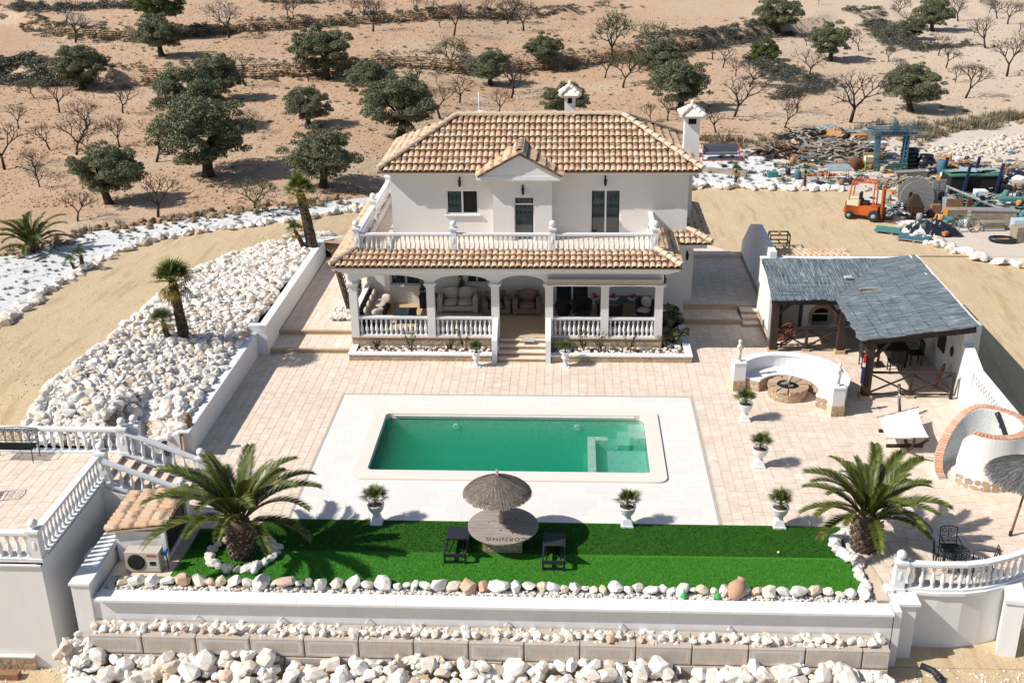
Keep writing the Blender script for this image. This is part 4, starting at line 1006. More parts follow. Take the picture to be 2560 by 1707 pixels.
# right front pier, curved parapet wall and balustrade
rw = thing('curved_wall', 'high white curved wall with piers under the right front balustrade', 'wall')
CW = [(8.78, 24.42), (9.4, 24.36), (10.05, 24.38), (10.6, 24.5), (11.15, 24.72), (11.8, 25.05), (12.5, 25.5), (13.2, 26.1), (13.7, 26.9)]
inn = [(x + .0, y + .30) for x, y in CW]
MB().prism(CW + inn[::-1], -2.6, -.03).build('wall', M['render'], rw)
MB().prism([(x, y - .07) for x, y in CW] + [(x, y + .02) for x, y in inn[::-1]], -.03, .05).build('coping', M['cast'], rw)
MB().box(8.30, 23.9, -2.6, 8.76, 24.6, -.04).build('pier', M['render'], rw); MB().box(8.24, 23.84, -.04, 8.84, 24.66, .03).build('pier_cap', M['cast'], rw)
MB().box(8.10, 23.56, -2.6, 8.299, 24.5, .0).box(8.08, 24.3, 0, 8.28, 24.6, .12).build('return_wall', M['render'], rw)
MB().prism([(11.0, 24.1), (11.45, 24.0), (11.62, 25.0), (11.28, 24.9)], -2.6, -.04).build('buttress', M['render'], rw); MB().prism([(10.96, 24.05), (11.5, 23.95), (11.68, 25.02), (11.26, 24.95)], -.04, .06).build('buttress_cap', M['cast'], rw)
rb = thing('curved_balustrade', 'white curved balustrade with ball topped end post at the right front', 'balustrade')
link('post', post_mesh(.88, .26), rb, (8.42, 24.52, .02))
cum = 0
for k in range(len(CW) - 1):
    a, b2 = CW[k], CW[k + 1]; L = math.dist(a, b2); n = max(2, round(L / .225))
    rail_run(rb, (a[0] - (.2 if k == 0 else 0), a[1] + .1, .05), (b2[0], b2[1] + .1, .05), n, .07, .62, .17, BALP)
MB().prism([(7.8, 24.0), (8.1, 24.0), (8.1, 25.0), (7.95, 25.9), (7.65, 26.2), (7.62, 25.9), (7.82, 25.0)], -.3, .03).build('lawn_edge_kerb', M['mortar'])
o = bpy.data.objects['lawn_edge_kerb']; tag(o, 'low curved stone kerb at the right end of the lawn', 'kerb')
stone_face(o, (7.80, 25.6), (7.80, 23.95), -.25, .02, .16)
# black pipe by the pier
bpp = thing('drain_outlet', 'black plastic drain pipe elbow on the sand by the white pier', 'pipe', (9.25, 23.2, -1.72))
MB().tube([(-.3, .35, .12), (-.05, .15, .12), (.02, -.05, .10), (.08, -.3, .04)], .085, 8).build('pipe', M['plasticblack'], bpp); MB().tube([(.02, -.05, .10), (.05, -.15, .08)], .115, 8).build('collar', M['plasticblack'], bpp)
# planter of the house
pl = thing('planter', 'stone faced planter with white coping and pebbles along the porch', 'planter')
for nm, x0, x1 in (('left', -8.4, -2.95), ('right', -.67, 4.6)):
    b = MB(); b.box(x0, 38.9, -.02, x1, 39.1, .23); 
    if nm == 'left': b.box(x0, 39.1, -.02, x0 + .2, 39.82, .23)
    else: b.box(x1 - .22, 39.1, -.02, x1, 42.0, .23)
    b.build('wall', M['mortar'], pl)
    c = MB(); c.box(x0 - .03, 38.86, .23, x1 + .03, 39.14, .285)
    if nm == 'left': c.box(x0 - .03, 39.14, .23, x0 + .23, 39.83, .285)
    else: c.box(x1 - .25, 39.14, .23, x1 + .03, 42.05, .285)
    c.build('coping', M['cast'], pl)
    MB().box(x0 + .19, 39.09, .0, x1 - .2, 39.83, .17).build('soil', M['soilpot'], pl)
    stone_face(pl, (x0, 38.9), (x1, 38.9), .0, .225, .2)
MB().box(3.53, 39.83, 0, 4.40, 42.0, .17).build('soil', M['soilpot'], pl)
PEB = []
for _ in range(420):
    x = rnd.uniform(-8.15, 4.35); y = rnd.uniform(39.16, 39.8)
    if -3.0 < x < -.65: continue
    PEB.append((x, y, .2, rnd.uniform(.07, .17)))
for _ in range(130): PEB.append((rnd.uniform(3.6, 4.35), rnd.uniform(39.9, 41.9), .2, rnd.uniform(.08, .18)))
rock_stuff('pebbles', PEB, 'white pebbles filling the planter along the porch')
# big wall right of the path and gazebo walls
bgw = thing('boundary_wall', 'high grey shadowed wall with cut-off corner right of the paved path', 'wall')
MB().add([(8.05, 43.46, -.1), (8.05, 50.8, -.1), (8.05, 50.8, 1.06), (8.05, 48.7, 2.5), (8.05, 47.3, 2.9), (8.05, 43.46, 2.9), (8.32, 43.46, -.1), (8.32, 50.8, -.1), (8.32, 50.8, 1.06), (8.32, 48.7, 2.5), (8.32, 47.3, 2.9), (8.32, 43.46, 2.9)],
         [(0, 1, 2, 3, 4, 5), (11, 10, 9, 8, 7, 6), (0, 6, 7, 1), (1, 7, 8, 2), (2, 8, 9, 3), (3, 9, 10, 4), (4, 10, 11, 5), (5, 11, 6, 0)]).build('wall', M['render'], bgw)
stone_face(bgw, (8.05, 50.7), (8.05, 44.0), .34, .52, .2)

# ================================================================== GAZEBO (reed roofed outdoor kitchen)
gz = thing('gazebo', 'L-shaped open pergola with bluish reed roof and dark timber posts', 'pergola')
MB().box(7.72, 43.46, -.1, 13.95, 43.75, 2.56).build('back_wall', M['render'], gz)
MB().box(7.70, 43.42, 2.56, 13.49, 43.80, 2.62).build('back_wall_cap', M['cast'], gz)
MB().box(13.50, 36.2, -.1, 13.80, 43.46, 2.72).build('right_wall', M['pebble'], gz)
MB().box(13.52, 35.9, 2.72, 13.86, 43.42, 2.80).build('right_wall_cap', M['cast'], gz)
MB().prism([(7.72, 43.46), (7.72, 41.0), (7.98, 41.0), (7.98, 43.46)], -.1, [2.5, 2.25, 2.25, 2.5]).build('left_wall', M['render'], gz)
stone_face(gz, (7.72, 43.4), (7.72, 41.0), 0, .5, .22)
def rz_(x, y):   # roof height
    a = 2.22 + (y - 39.75) * .105; b = 2.22 + (x - 9.85) * .148
    return a, b
NX = 26
for nm, poly, mat in (('reed_roof_rear', [(7.55, 39.72), (9.95, 39.72), (12.50, 43.40), (7.78, 43.40)], M['reedA']), ('reed_roof_side', [(9.90, 35.72), (13.74, 35.72), (13.74, 43.40), (12.48, 43.40), (9.92, 39.69)], M['reedB'])):
    bm = bmesh.new(); bm.faces.new([bm.verts.new((p[0], p[1], 0)) for p in poly])
    for ax in (0, 1):
        for i in range(120):
            cc = (7.5 + i * .12) if ax == 0 else (35.6 + i * .12)
            if (ax == 0 and mat is M['reedB'] and i % 4) or (ax == 1 and mat is M['reedA'] and i % 4): continue
            bmesh.ops.bisect_plane(bm, geom=bm.verts[:] + bm.edges[:] + bm.faces[:], plane_co=(cc, cc, 0), plane_no=(1, 0, 0) if ax == 0 else (0, 1, 0))
    for v in bm.verts:
        x, y = v.co.x, v.co.y; z = rz_(x, y)[0] if mat is M['reedA'] else rz_(x, y)[1]
        v.co.z = z + .045 * noise.noise(Vector((x * 1.4, y * 1.4, 1))) + .012 * noise.noise(Vector((x * 9, y * 9, 4)))
        if mat is M['reedA'] and y < 39.8: v.co.y += rnd.uniform(-.05, .02)
        if mat is M['reedB'] and x < 9.96 and y < 39.5: v.co.x += rnd.uniform(-.07, .02)
    ret = bmesh.ops.solidify(bm, geom=bm.faces[:], thickness=-.05)
    bmesh.ops.recalc_face_normals(bm, faces=bm.faces[:])
    me = bpy.data.meshes.new(nm); bm.to_mesh(me); bm.free(); me.materials.append(mat); R_ = link(nm, me, gz)
    # wires and battens
    wr = MB()
    if mat is M['reedA']:
        for y in (40.05, 40.35, 40.75, 41.1, 41.7): wr.tube([(7.6 + .07 * (y - 39.7) + i * .4, y, rz_(0, y)[0] + .05 + .045 * noise.noise(Vector(((7.6 + i * .4) * 1.4, y * 1.4, 1)))) for i in range(int((min(12.4, 9.9 + (y - 39.7) * .69) - 7.6) / .4) + 1)], .007, 4)
    else:
        for x in (10.2, 10.55, 10.9, 11.3, 11.75, 12.25, 12.8): wr.tube([(x, 35.75 + i * .4, rz_(x, 0)[1] + .05 + .045 * noise.noise(Vector((x * 1.4, (35.75 + i * .4) * 1.4, 1)))) for i in range(int((min(39.6 + (x - 9.9) * 1.4, 43) - 35.75) / .4))], .007, 4)
    wr.build('tie_wires', M['iron'], R_)
    rnd2 = random.Random(4)
    st_ = MB()
    for _ in range(700):       # loose reed ends and raised stems
        if mat is M['reedA']:
            x = rnd2.uniform(7.7, 13); y = rnd2.uniform(39.7, 43.2)
            if x - 9.9 > (y - 39.9) * .69 + .1: continue
            L = rnd2.uniform(.4, 1.3); y2 = min(y + L, 43.35); x2 = x + rnd2.uniform(-.05, .05); z1 = rz_(x, y)[0]; z2 = rz_(x, y2)[0]
        else:
            x = rnd2.uniform(9.85, 13.4); y = rnd2.uniform(35.75, 43)
            if (y - 39.7) * .69 > x - 9.9 - .1: continue
            L = rnd2.uniform(.4, 1.3); x2 = min(x + L, 13.6); y2 = y + rnd2.uniform(-.05, .05); z1 = rz_(x, y)[1]; z2 = rz_(x2, y)[1]
        n1 = .045 * noise.noise(Vector((x * 1.4, y * 1.4, 1))); n2 = .045 * noise.noise(Vector((x2 * 1.4, y2 * 1.4, 1)))
        st_.tube([(x, y, z1 + n1 + .012), (x2, y2, z2 + n2 + .014)], .008, 3, False)
    o = st_.build('loose_reeds', mat, R_); o['kind'] = 'stuff'
MB().cbox((11.35, 40.3, 2.49), (.95, .16, .05), .12).build('plank', M['oldwood'], gz)
tag(MB().cbox((10.7, 41.4, 2.56), (.28, .12, .06), .1).build('tile_shard', M['coping'], gz))
for (x, y, s, tz) in ((7.78, 40.02, .26, 2.2), (10.3, 40.0, .24, 2.2), (10.32, 35.98, .28, 2.2)):
    MB().box(x - s / 2, y - s / 2, .1, x + s / 2, y + s / 2, tz - .08).build('post', M['darkwood'], gz)
    MB().box(x - s / 2 - .07, y - s / 2 - .07, 0, x + s / 2 + .07, y + s / 2 + .07, .13).build('post_foot', M['step'], gz)
MB().box(13.2, 35.88, 0, 13.3, 35.98, 1.0).build('post', M['darkwood'], gz)
for a, b in (((7.6, 39.95, 2.08), (10.1, 39.95, 2.08)), ((10.0, 35.92, 2.12), (13.74, 35.92, 2.62)), ((10.15, 35.8, 2.1), (10.15, 40.1, 2.1)), ((7.8, 39.9, 2.12), (7.8, 43.4, 2.46)), ((11.7, 35.9, 2.3), (11.7, 41.4, 2.35)), ((13.4, 35.9, 2.56), (13.4, 43.3, 2.56))):
    MB().beam(a, b, .14, .2).build('beam', M['darkwood'], gz)
for a, b in (((7.85, 40.0, 1.55), (8.35, 40.0, 2.0)), ((10.15, 40.0, 1.6), (9.75, 40.0, 2.0)), ((10.4, 35.97, 1.5), (10.95, 35.97, 2.1))): MB().beam(a, b, .09, .12).build('brace', M['darkwood'], gz)
for k in range(9): MB().beam((8.1 + .62 * k, 39.8, 2.13), (8.1 + .62 * k, 43.4, 2.48), .07, .09).build('rafter', M['darkwood'], gz)
def xfence(parent, xs, y, z1=.98):
    for x in xs[1:-1]:
        MB().box(x - .05, y - .05, .08, x + .05, y + .05, z1 - .06).build('rail_post', M['darkwood'], parent); MB().box(x - .14, y - .1, 0, x + .14, y + .1, .1).build('post_foot', M['step'], parent)
    MB().box(xs[0], y - .045, z1 - .06, xs[-1], y + .045, z1).build('top_rail', M['darkwood'], parent)
    MB().box(xs[0], y - .03, .12, xs[-1], y + .03, .16).build('bottom_rail', M['darkwood'], parent)
    for a, b in zip(xs, xs[1:]):
        MB().beam((a, y, .18), (b, y, z1 - .12), .05).build('cross_bar', M['darkwood'], parent); MB().beam((a, y + .055, z1 - .12), (b, y + .055, .18), .05).build('cross_bar', M['darkwood'], parent)
xfence(gz, [7.9, 9.06, 10.2], 40.12); xfence(gz, [10.45, 11.86, 13.2], 36.02)
# inside: barbecue wall with two brick arches, fridge, counter
ov = thing('barbecue', 'white barbecue wall with two brick arched ovens under the reed roof', 'oven', (0, 0, 0))
b = MB(); b.box(9.35, 42.5, .0, 9.72, 43.4, 1.75)
def archhole(mb, x0, x1, z0, zs, r, y0, y1, ztop, n=10):
    cx = (x0 + x1) / 2; pts = [(cx - r * math.cos(PI * i / n), zs + r * math.sin(PI * i / n)) for i in range(n + 1)]
    for (xa, za), (xb, zb) in zip(pts, pts[1:]):
        mb.add([(xa, y0, za), (xb, y0, zb), (xb, y0, ztop), (xa, y0, ztop), (xa, y1, za), (xb, y1, zb)], [(0, 1, 2, 3), (0, 4, 5, 1)])
    mb.box(cx - r, y0, 0, cx + r, y1, z0)
archhole(b, 9.72, 10.46, .10, .52, .37, 42.5, 43.4, 1.75); b.box(10.46, 42.5, 0, 10.82, 43.4, 1.75); archhole(b, 10.82, 11.56, .10, .52, .37, 42.5, 43.4, 1.75); b.box(11.56, 42.5, 0, 12.1, 43.4, 1.75)
b.build('body', M['render'], ov); MB().box(9.7, 43.0, .0, 12.1, 43.4, 1.7).build('dark_back', M['dark'], ov)  # dark block behind both oven openings
for cx in (10.09, 11.19):
    for i in range(13):
        an_ = PI * i / 12; MB().cbox((cx - .43 * math.cos(an_), 42.47, .52 + .43 * math.sin(an_)), (.12, .08, .095), rot=Matrix.Rotation(-(PI - an_), 3, 'Y')).build('brick', M['brick'], ov)
    for i in range(3):
        for sx in (-1, 1): MB().cbox((cx + sx * .43, 42.47, .25 + .1 * i), (.12, .08, .09)).build('brick', M['brick'], ov)
    MB().box(cx - .37, 42.5, .60, cx + .37, 42.54, .63).build('grill_bar', M['whitemetal'], ov)
fr_ = thing('fridge', 'tall pale grey fridge left of the brick arched ovens', 'fridge', (8.85, 42.7, 0))
MB().box(-.32, -.3, .02, .32, .3, 1.18).build('lower_door', M['border'], fr_); MB().box(-.32, -.3, 1.20, .32, .3, 1.7).build('upper_door', M['border'], fr_)
tg_ = thing('tiled_shed_roof', 'low outbuilding with small tiled roof behind the reed pergola', 'outbuilding', (0, 0, 0))
MB().box(8.35, 43.81, .2, 11.5, 46.0, 2.0).build('wall', M['render'], tg_)
rb_ = MB(); s3 = Vector((0, 43.85, 2.50)) - Vector((0, 46.3, 2.02)); slope_sheet(rb_, (11.75, 46.3, 2.02), (-1, 0, 0), s3, [(0, 0), (3.4, 0), (3.4, s3.length), (0.3, s3.length)]); rt = rb_.build('roof', M['roofbase'], tg_)
singles(rt, tile_mats((11.75, 46.3, 2.02), (-1, 0, 0), s3, [(0, 0), (3.4, 0), (3.4, s3.length), (.3, s3.length)]))
# wall and balustrade forward of the pergola
ext = thing('side_wall', 'white side wall with slanting top and balusters right of the hammock', 'wall')
MB().add([(13.50, 34.95, -.1), (13.50, 36.2, -.1), (13.50, 36.2, 2.0), (13.50, 34.95, 1.55), (13.82, 34.95, -.1), (13.82, 36.2, -.1), (13.82, 36.2, 2.0), (13.82, 34.95, 1.55)], [(3, 2, 1, 0), (4, 5, 6, 7), (0, 4, 7, 3), (3, 7, 6, 2), (2, 6, 5, 1)]).build('slanting_section', M['render'], ext)
MB().box(13.55, 28.5, -1.9, 13.82, 34.95, .72).build('low_section', M['render'], ext)
MB().box(13.50, 28.5, .72, 13.86, 34.95, .78).build('sill_course', M['cast'], ext)
MB().box(13.52, 28.5, 1.42, 13.84, 34.95, 1.52).build('top_rail', M['cast'], ext)
MB().box(13.62, 28.5, .78, 13.80, 34.95, 1.40).build('backing_wall', M['render'], ext)
for i in range(16): link('baluster', BALP, ext, (13.55, 34.75 - i * .24, .78))
MB().box(13.80, 40.0, .2, 14.2, 40.4, 2.4).box(13.80, 36.6, -.6, 14.2, 37.0, 2.5).build('outer_pier', M['render'], ext)
MB().box(13.55, 24, -2.2, 13.82, 28.5, -.05).build('lower_wall', M['render'], ext)

# ================================================================== FIRE BENCH
fb = thing('curved_bench', 'white curved garden bench wall on stone base round the fire pit', 'bench')
BC = (7.62, 35.85)
def arcpoly(r0, r1, a0, a1, n=28, sx=1.0, sy=1.0):
    A = [math.radians(lerp(a0, a1, i / n)) for i in range(n + 1)]
    return [(BC[0] + r1 * math.cos(a) * sx, BC[1] + r1 * math.sin(a) * sy) for a in A] + [(BC[0] + r0 * math.cos(a) * sx, BC[1] + r0 * math.sin(a) * sy) for a in A[::-1]]
def ringsolid(r0, r1, a0, a1, z0, z1, n=28):
    m = MB(); A = [math.radians(lerp(a0, a1, i / n)) for i in range(n + 1)]
    for a, b in zip(A, A[1:]):
        q = [(BC[0] + r * math.cos(t), BC[1] + r * math.sin(t)) for r, t in ((r0, a), (r1, a), (r1, b), (r0, b))]
        m.prism(q, z0, z1)
    return m
A0, A1 = -37, 150
ringsolid(1.06, 1.72, A0, A1, 0, .40).build('seat_base', M['mortar'], fb); ringsolid(1.03, 1.73, A0, A1, .40, .46).build('seat', M['render'], fb)
ringsolid(1.72, 1.98, A0, A1, 0, .40).build('back_base', M['mortar'], fb); ringsolid(1.725, 1.97, A0, A1, .40, .88).build('backrest', M['render'], fb); ringsolid(1.70, 2.03, A0, A1, .88, .93).build('backrest_cap', M['cast'], fb)
def arcface(r, a0, a1, inward=False):
    def f(t):
        a = math.radians(lerp(a0, a1, t)); s_ = -1 if inward else 1
        return (BC[0] + r * math.cos(a), BC[1] + r * math.sin(a), math.cos(a) * s_, math.sin(a) * s_)
    return f
stone_face(fb, (0, 0), (1.06 * math.radians(A1 - A0), 0), 0, .40, .17, curve=arcface(1.06, A0, A1, True))
stone_face(fb, (0, 0), (1.98 * math.radians(A1 - A0) * .5, 0), 0, .40, .2, curve=arcface(1.98, A0, A0 + (A1 - A0) * .5))
for an_ in (A0 - 3, A1 + 3):
    a = math.radians(an_); ax_, ay_ = BC[0] + 1.82 * math.cos(a), BC[1] + 1.82 * math.sin(a)
    if an_ > 0: ax_ -= .0
    P_ = MB().cbox((ax_, ay_, .20), (.44, .44, .40), .12).build('pillar_base', M['mortar'], fb); MB().cbox((ax_, ay_, .71), (.42, .42, .62), .12).build('pillar', M['render'], fb); MB().cbox((ax_, ay_, 1.04), (.46, .46, .04), .12).build('pillar_cap', M['cast'], fb)
    c_, s_ = math.cos(.12), math.sin(.12)
    stone_face(fb, (ax_ - .23 * c_ + .23 * s_, ay_ - .23 * s_ - .23 * c_), (ax_ + .23 * c_ + .23 * s_, ay_ + .23 * s_ - .23 * c_), 0, .40, .17)
    stone_face(fb, (ax_ + .23 * c_ + .23 * s_, ay_ + .23 * s_ - .23 * c_), (ax_ + .23 * c_ - .23 * s_, ay_ + .23 * s_ + .23 * c_), 0, .40, .17)
    tot = thing('statue', 'small pale cherub statue on the %s pillar of the curved bench' % ('front right' if an_ < 0 else 'rear left'), 'statue', (ax_, ay_, 1.06), .3)
    m = MB(); m.lathe([(.09, 0), (.09, .03), (.07, .05), (.05, .08), (.045, .2), (.06, .28), (.075, .34), (.05, .42), (.07, .50), (.085, .58), (.06, .64), (.03, .67)], 10); m.ball((0, 0, .74), (.065, .07, .08), 10, 7)
    m.tube([(.07, 0, .60), (.11, -.05, .50), (.04, -.09, .46)], [.028, .024, .02], 6); m.tube([(-.07, 0, .60), (-.11, -.04, .52), (-.05, -.1, .56)], [.028, .024, .02], 6); m.tube([(.03, 0, .42), (.04, .01, .05)], [.045, .03], 6); m.tube([(-.03, -.02, .42), (-.04, -.02, .05)], [.045, .03], 6)
    m.build('figure', M['coping'], tot)
for a_, r_ in ((A0, 1.4), (A1, 1.4)):
    a = math.radians(a_); pA = (BC[0] + 1.06 * math.cos(a), BC[1] + 1.06 * math.sin(a)); pB = (BC[0] + 1.72 * math.cos(a), BC[1] + 1.72 * math.sin(a))
    if a_ > 0: pA, pB = pB, pA
    stone_face(fb, pA, pB, 0, .40, .18)
fp = thing('fire_pit', 'round stone fire pit with ash bowl and poker in front of the curved bench', 'fire pit', (7.66, 36.12, 0))
m = MB(); m.lathe([(.66, 0), (.66, .36), (.40, .36), (.39, .34)], 24); m.build('ring', M['mortar'], fp); MB().lathe([(.385, .365), (.2, .37), (.01, .372)], 20).build('dark_recess_disc', M['dark'], fp)  # dark disc near the rim paints the shade of the pit's recess
for k in range(11):
    a0_ = 2 * PI * k / 11 + .05; a1_ = a0_ + 2 * PI / 11 - rnd.uniform(.04, .09); q = [((r) * math.cos(t), (r) * math.sin(t)) for r, t in ((.39, a0_), (.70, a0_ + .02), (.72, (a0_ + a1_) / 2), (.69, a1_ - .03), (.40, a1_))]
    MB().prism(q, .36, .42 + rnd.uniform(0, .015)).build('slab', M['stone'], fp)
stone_face(fp, (0, 0), (2 * PI * .66, 0), 0, .35, .17, curve=lambda t: (.66 * math.cos(2 * PI * t), .66 * math.sin(2 * PI * t), math.cos(2 * PI * t), math.sin(2 * PI * t)))
for k in range(9):
    a = rnd.uniform(0, 6.3); r = rnd.uniform(.02, .2); MB().beam((r * math.cos(a) - .08, r * math.sin(a), .40), (r * math.cos(a) + .09, r * math.sin(a) + rnd.uniform(-.1, .1), .43), .05).build('log', M['darkwood'] if k % 2 else M['greywood'], fp)
MB().tube([(-.1, .15, .2), (.0, .1, .45), (.12, .0, .98)], .012, 5).tube([(.12, 0, .95), (.14, -.02, 1.08)], .022, 6).build('poker', M['whitemetal'], fp)

# ================================================================== SPIRAL SHOWER
sw_ = thing('outdoor_shower', 'white spiral outdoor shower wall edged with red brick', 'shower', (12.58, 30.62, 0))
SHP = []
N_ = 60
for i in range(N_ + 1):
    t = i / N_; ang = math.radians(205 + 350 * t); r = lerp(1.0, 1.05, t) if t < .6 else lerp(1.05, 1.36, (t - .6) / .4)
    if t < .02: hgt = lerp(.8, 1.45, math.sin(t / .02 * PI / 2))
    elif t < .06: hgt = lerp(1.45, 1.74, math.sin((t - .02) / .04 * PI / 2))
    elif t < .70: hgt = 1.75
    else: hgt = lerp(1.75, .06, ss(.68, 1.0, t))
    SHP.append((ang, r, hgt))
def sp(i, dr): a, r, hh = SHP[i]; return ((r + dr) * math.cos(a), (r + dr) * math.sin(a))
m = MB()
vs = []
for i in range(N_ + 1):
    a = sp(i, .13); b_ = sp(i, -.13); hh = SHP[i][2]; vs += [(a[0], a[1], 0), (a[0], a[1], hh), (b_[0], b_[1], hh), (b_[0], b_[1], 0)]
fs = []
for i in range(N_):
    k = 4 * i; fs += [(k, k + 4, k + 5, k + 1), (k + 1, k + 5, k + 6, k + 2), (k + 2, k + 6, k + 7, k + 3)]
fs += [(0, 1, 2, 3), (4 * N_ + 3, 4 * N_ + 2, 4 * N_ + 1, 4 * N_)]
m.add(vs, fs, False); m.build('wall', M['render'], sw_)
m = MB(); vs = []; fs = []
for i in range(N_ + 1):
    b_ = sp(i, -.137); vs += [(b_[0], b_[1], 0.02), (b_[0], b_[1], max(.03, SHP[i][2] - .05))]
for i in range(N_): fs.append((2 * i, 2 * i + 1, 2 * i + 3, 2 * i + 2))
m.add(vs, fs); m.build('pebble_lining', M['pebble'], sw_)
prev = None; s_acc = 0
for i in range(1, N_):
    p = sp(i, 0); q = sp(i + 1, 0); L = math.dist(p, q); dz = SHP[i + 1][2] - SHP[i][2]; nb = 1
    L3 = math.hypot(L, dz); nb = max(1, round(L3 / .085))
    for k in range(nb):
        t = (k + .5) / nb; x = lerp(p[0], q[0], t); y = lerp(p[1], q[1], t); z = lerp(SHP[i][2], SHP[i + 1][2], t)
        yaw = math.atan2(y, x); pit = math.atan2(dz, L)
        rot = Matrix.Rotation(yaw, 3, 'Z') @ Matrix.Rotation(pit, 3, 'X')
        MB().cbox((x, y, z + .012), (.245, L3 / nb * .84, .05), rot=rot).build('brick', M['brick'], sw_)
stone_face(sw_, (0, 0), (1.15 * math.radians(150), 0), 0, .36, .2, curve=lambda t: (1.135 * math.cos(math.radians(208 + 145 * t)), 1.135 * math.sin(math.radians(208 + 145 * t)), math.cos(math.radians(208 + 145 * t)), math.sin(math.radians(208 + 145 * t))))
pts = []
for k in range(9):
    a = math.radians(60 - 6 * k); pts.append((.86 * math.cos(a), .86 * math.sin(a), 1.72 - .17 * k * .9))
MB().tube(pts, .075, 8).build('solar_shower_pipe', M['plasticblack'], sw_); MB().lathe([(.9, 0.0), (.9, .03), (.01, .031)], 20).build('floor', M['pebble'], sw_)
MB().tube([(.55, .75, 1.35), (.5, .65, 1.3)], .03, 6).build('tap', M['whitemetal'], sw_)
# ================================================================== ROCKS
def nth(n): return '%d%s' % (n, 'th' if 10 < n % 100 < 14 else {1: 'st', 2: 'nd', 3: 'rd'}.get(n % 10, 'th'))
n0 = 0
# lawn edge row
x = -11.75; k = 0
while x < 7.6:
    s = rnd.choice((.24, .28, .32, .36, .40, .50)) * rnd.uniform(.9, 1.1)
    rock_thing(x + s * .4, 24.20 + rnd.uniform(-.06, .05), .05 + s * .16, s, '%s rock edging the lawn, %s from the left in the row' % ('large white' if s > .42 else 'cream white', nth(n0 + 1)), 'rocks edging the lawn'); x += s * .92; n0 += 1
rock_stuff('stone_chips', [(rnd.uniform(-12.1, 7.7), rnd.uniform(23.92, 24.16), .0, rnd.uniform(.04, .13)) for _ in range(900)], 'white stone chips along the lawn edge')
# ledge row above the block wall
x = -12.1
for i in range(78):
    s = rnd.uniform(.17, .30); rock_thing(x, 23.12 + rnd.uniform(-.08, .08), -.66 + s * .3, s, 'small white rock on the block wall ledge, %s from the left' % nth(i + 1), 'small rocks on the block wall'); x += .258
rock_stuff('ledge_stones', [(rnd.uniform(-12.1, 7.8), rnd.uniform(22.98, 23.5), -.68, rnd.uniform(.08, .2)) for _ in range(520)], 'small white stones on the ledge of the block wall')
# front pile
def pile_z(x, y): return -1.22 - (22.85 - y) * .52 + .10 * math.sin(x * 1.3) + .06 * math.sin(x * 3.1 + 1)
big = []
for i in range(125):
    x = -12.3 + 20.2 * (i + rnd.uniform(0, 1)) / 125; y = rnd.uniform(21.3, 22.75)
    if 3.5 < x < 5.6 and y < 22.4: y = 22.6
    s = rnd.uniform(.36, .62); rock_thing(x, y, pile_z(x, y) + .12, s, 'large rough white rock heaped in front of the concrete block wall', 'large rocks in the front heap')
pts = []
for _ in range(2600):
    x = rnd.uniform(-12.7, 8.0); y = rnd.uniform(20.2, 22.85)
    if 3.6 < x < 5.8 and y < 22.2 and rnd.random() < .8: continue
    pts.append((x, y, pile_z(x, y) + rnd.uniform(-.05, .05), rnd.choice((.14, .18, .24, .30, .38)) * rnd.uniform(.8, 1.2)))
rock_stuff('rock_heap', pts, 'heap of smaller white rocks in front of the block wall')
b = MB(); xs = [-13 + .7 * i for i in range(31)]
for i in range(30):
    b.add([(xs[i], 22.95, -1.5), (xs[i + 1], 22.95, -1.5), (xs[i + 1], 19.8, -3.1), (xs[i], 19.8, -3.1)], [(3, 2, 1, 0)])
tag(b.build('heap_ground', M['sand']), kind='structure')
rock_stuff('corner_rocks', [(rnd.uniform(-12.9, -12.1), rnd.uniform(22.5, 23.3), rnd.uniform(-2.0, -.9), rnd.uniform(.2, .4)) for _ in range(70)], 'white rocks banked against the left end of the block wall')
brd = thing('white_board', 'pale plank lying on the white rocks below the block wall', 'plank', (3.0, 22.0, -1.62), -.25); MB().box(-.45, -.1, -.03, .45, .1, .03).build('plank', M['cast'], brd)
# left slope
slope_poly = [p for p in DR_IN] + [(-11.9, 50.3), (-12.32, 39.4), (-12.32, 31.1), (-13.9, 30.9), (-13.9, 29.95), (-16.8, 29.95)]
drape('slope_ground', slope_poly, M['gravel'], .05)
pts = []
while len(pts) < 5200:
    x = rnd.uniform(-17.6, -9.4); y = rnd.uniform(29.8, 50.3)
    if inpoly(x, y, slope_poly): pts.append((x, y, h(x, y) + rnd.uniform(.0, .16), rnd.choice((.15, .19, .24, .30, .38)) * rnd.uniform(.75, 1.25)))
for a, b in zip(DR_IN, DR_IN[1:]):
    L = math.dist(a, b)
    for i in range(int(L / .28)):
        t = rnd.random(); x = lerp(a[0], b[0], t); y = lerp(a[1], b[1], t); pts.append((x, y, h(x, y) + .1, rnd.uniform(.3, .5)))
rock_stuff('rock_slope', pts, 'slope of white rocks between the sandy driveway and the retaining wall')
def rockline(name, pl, size, per, label, wdt=.25, mat=None):
    pts = []
    for a, b in zip(pl, pl[1:]):
        L = math.dist(a, b)
        for i in range(max(1, int(L * per))):
            t = (i + rnd.random()) / max(1, int(L * per)); x = lerp(a[0], b[0], t) + rnd.uniform(-wdt, wdt); y = lerp(a[1], b[1], t) + rnd.uniform(-wdt, wdt)
            s = rnd.uniform(*size); pts.append((x, y, h(x, y) + s * .28, s))
    me = join_inst(name, ROCKS, [(rnd.randrange(len(ROCKS)), rmat(*p)) for p in pts], mat or M['rock'])
    return tag(link(name, me), label, 'rocks', None, 'stuff')
rockline('driveway_edging', DR_OUT, (.28, .58), 4.6, 'white rocks edging the far side of the sandy driveway')
rockline('yard_edging', [(5.2, 62.3), (8, 62.6), (12.9, 62.2), (15.2, 62.0)], (.35, .68), 6.5, 'double row of white rocks behind the sandy yard', .35)
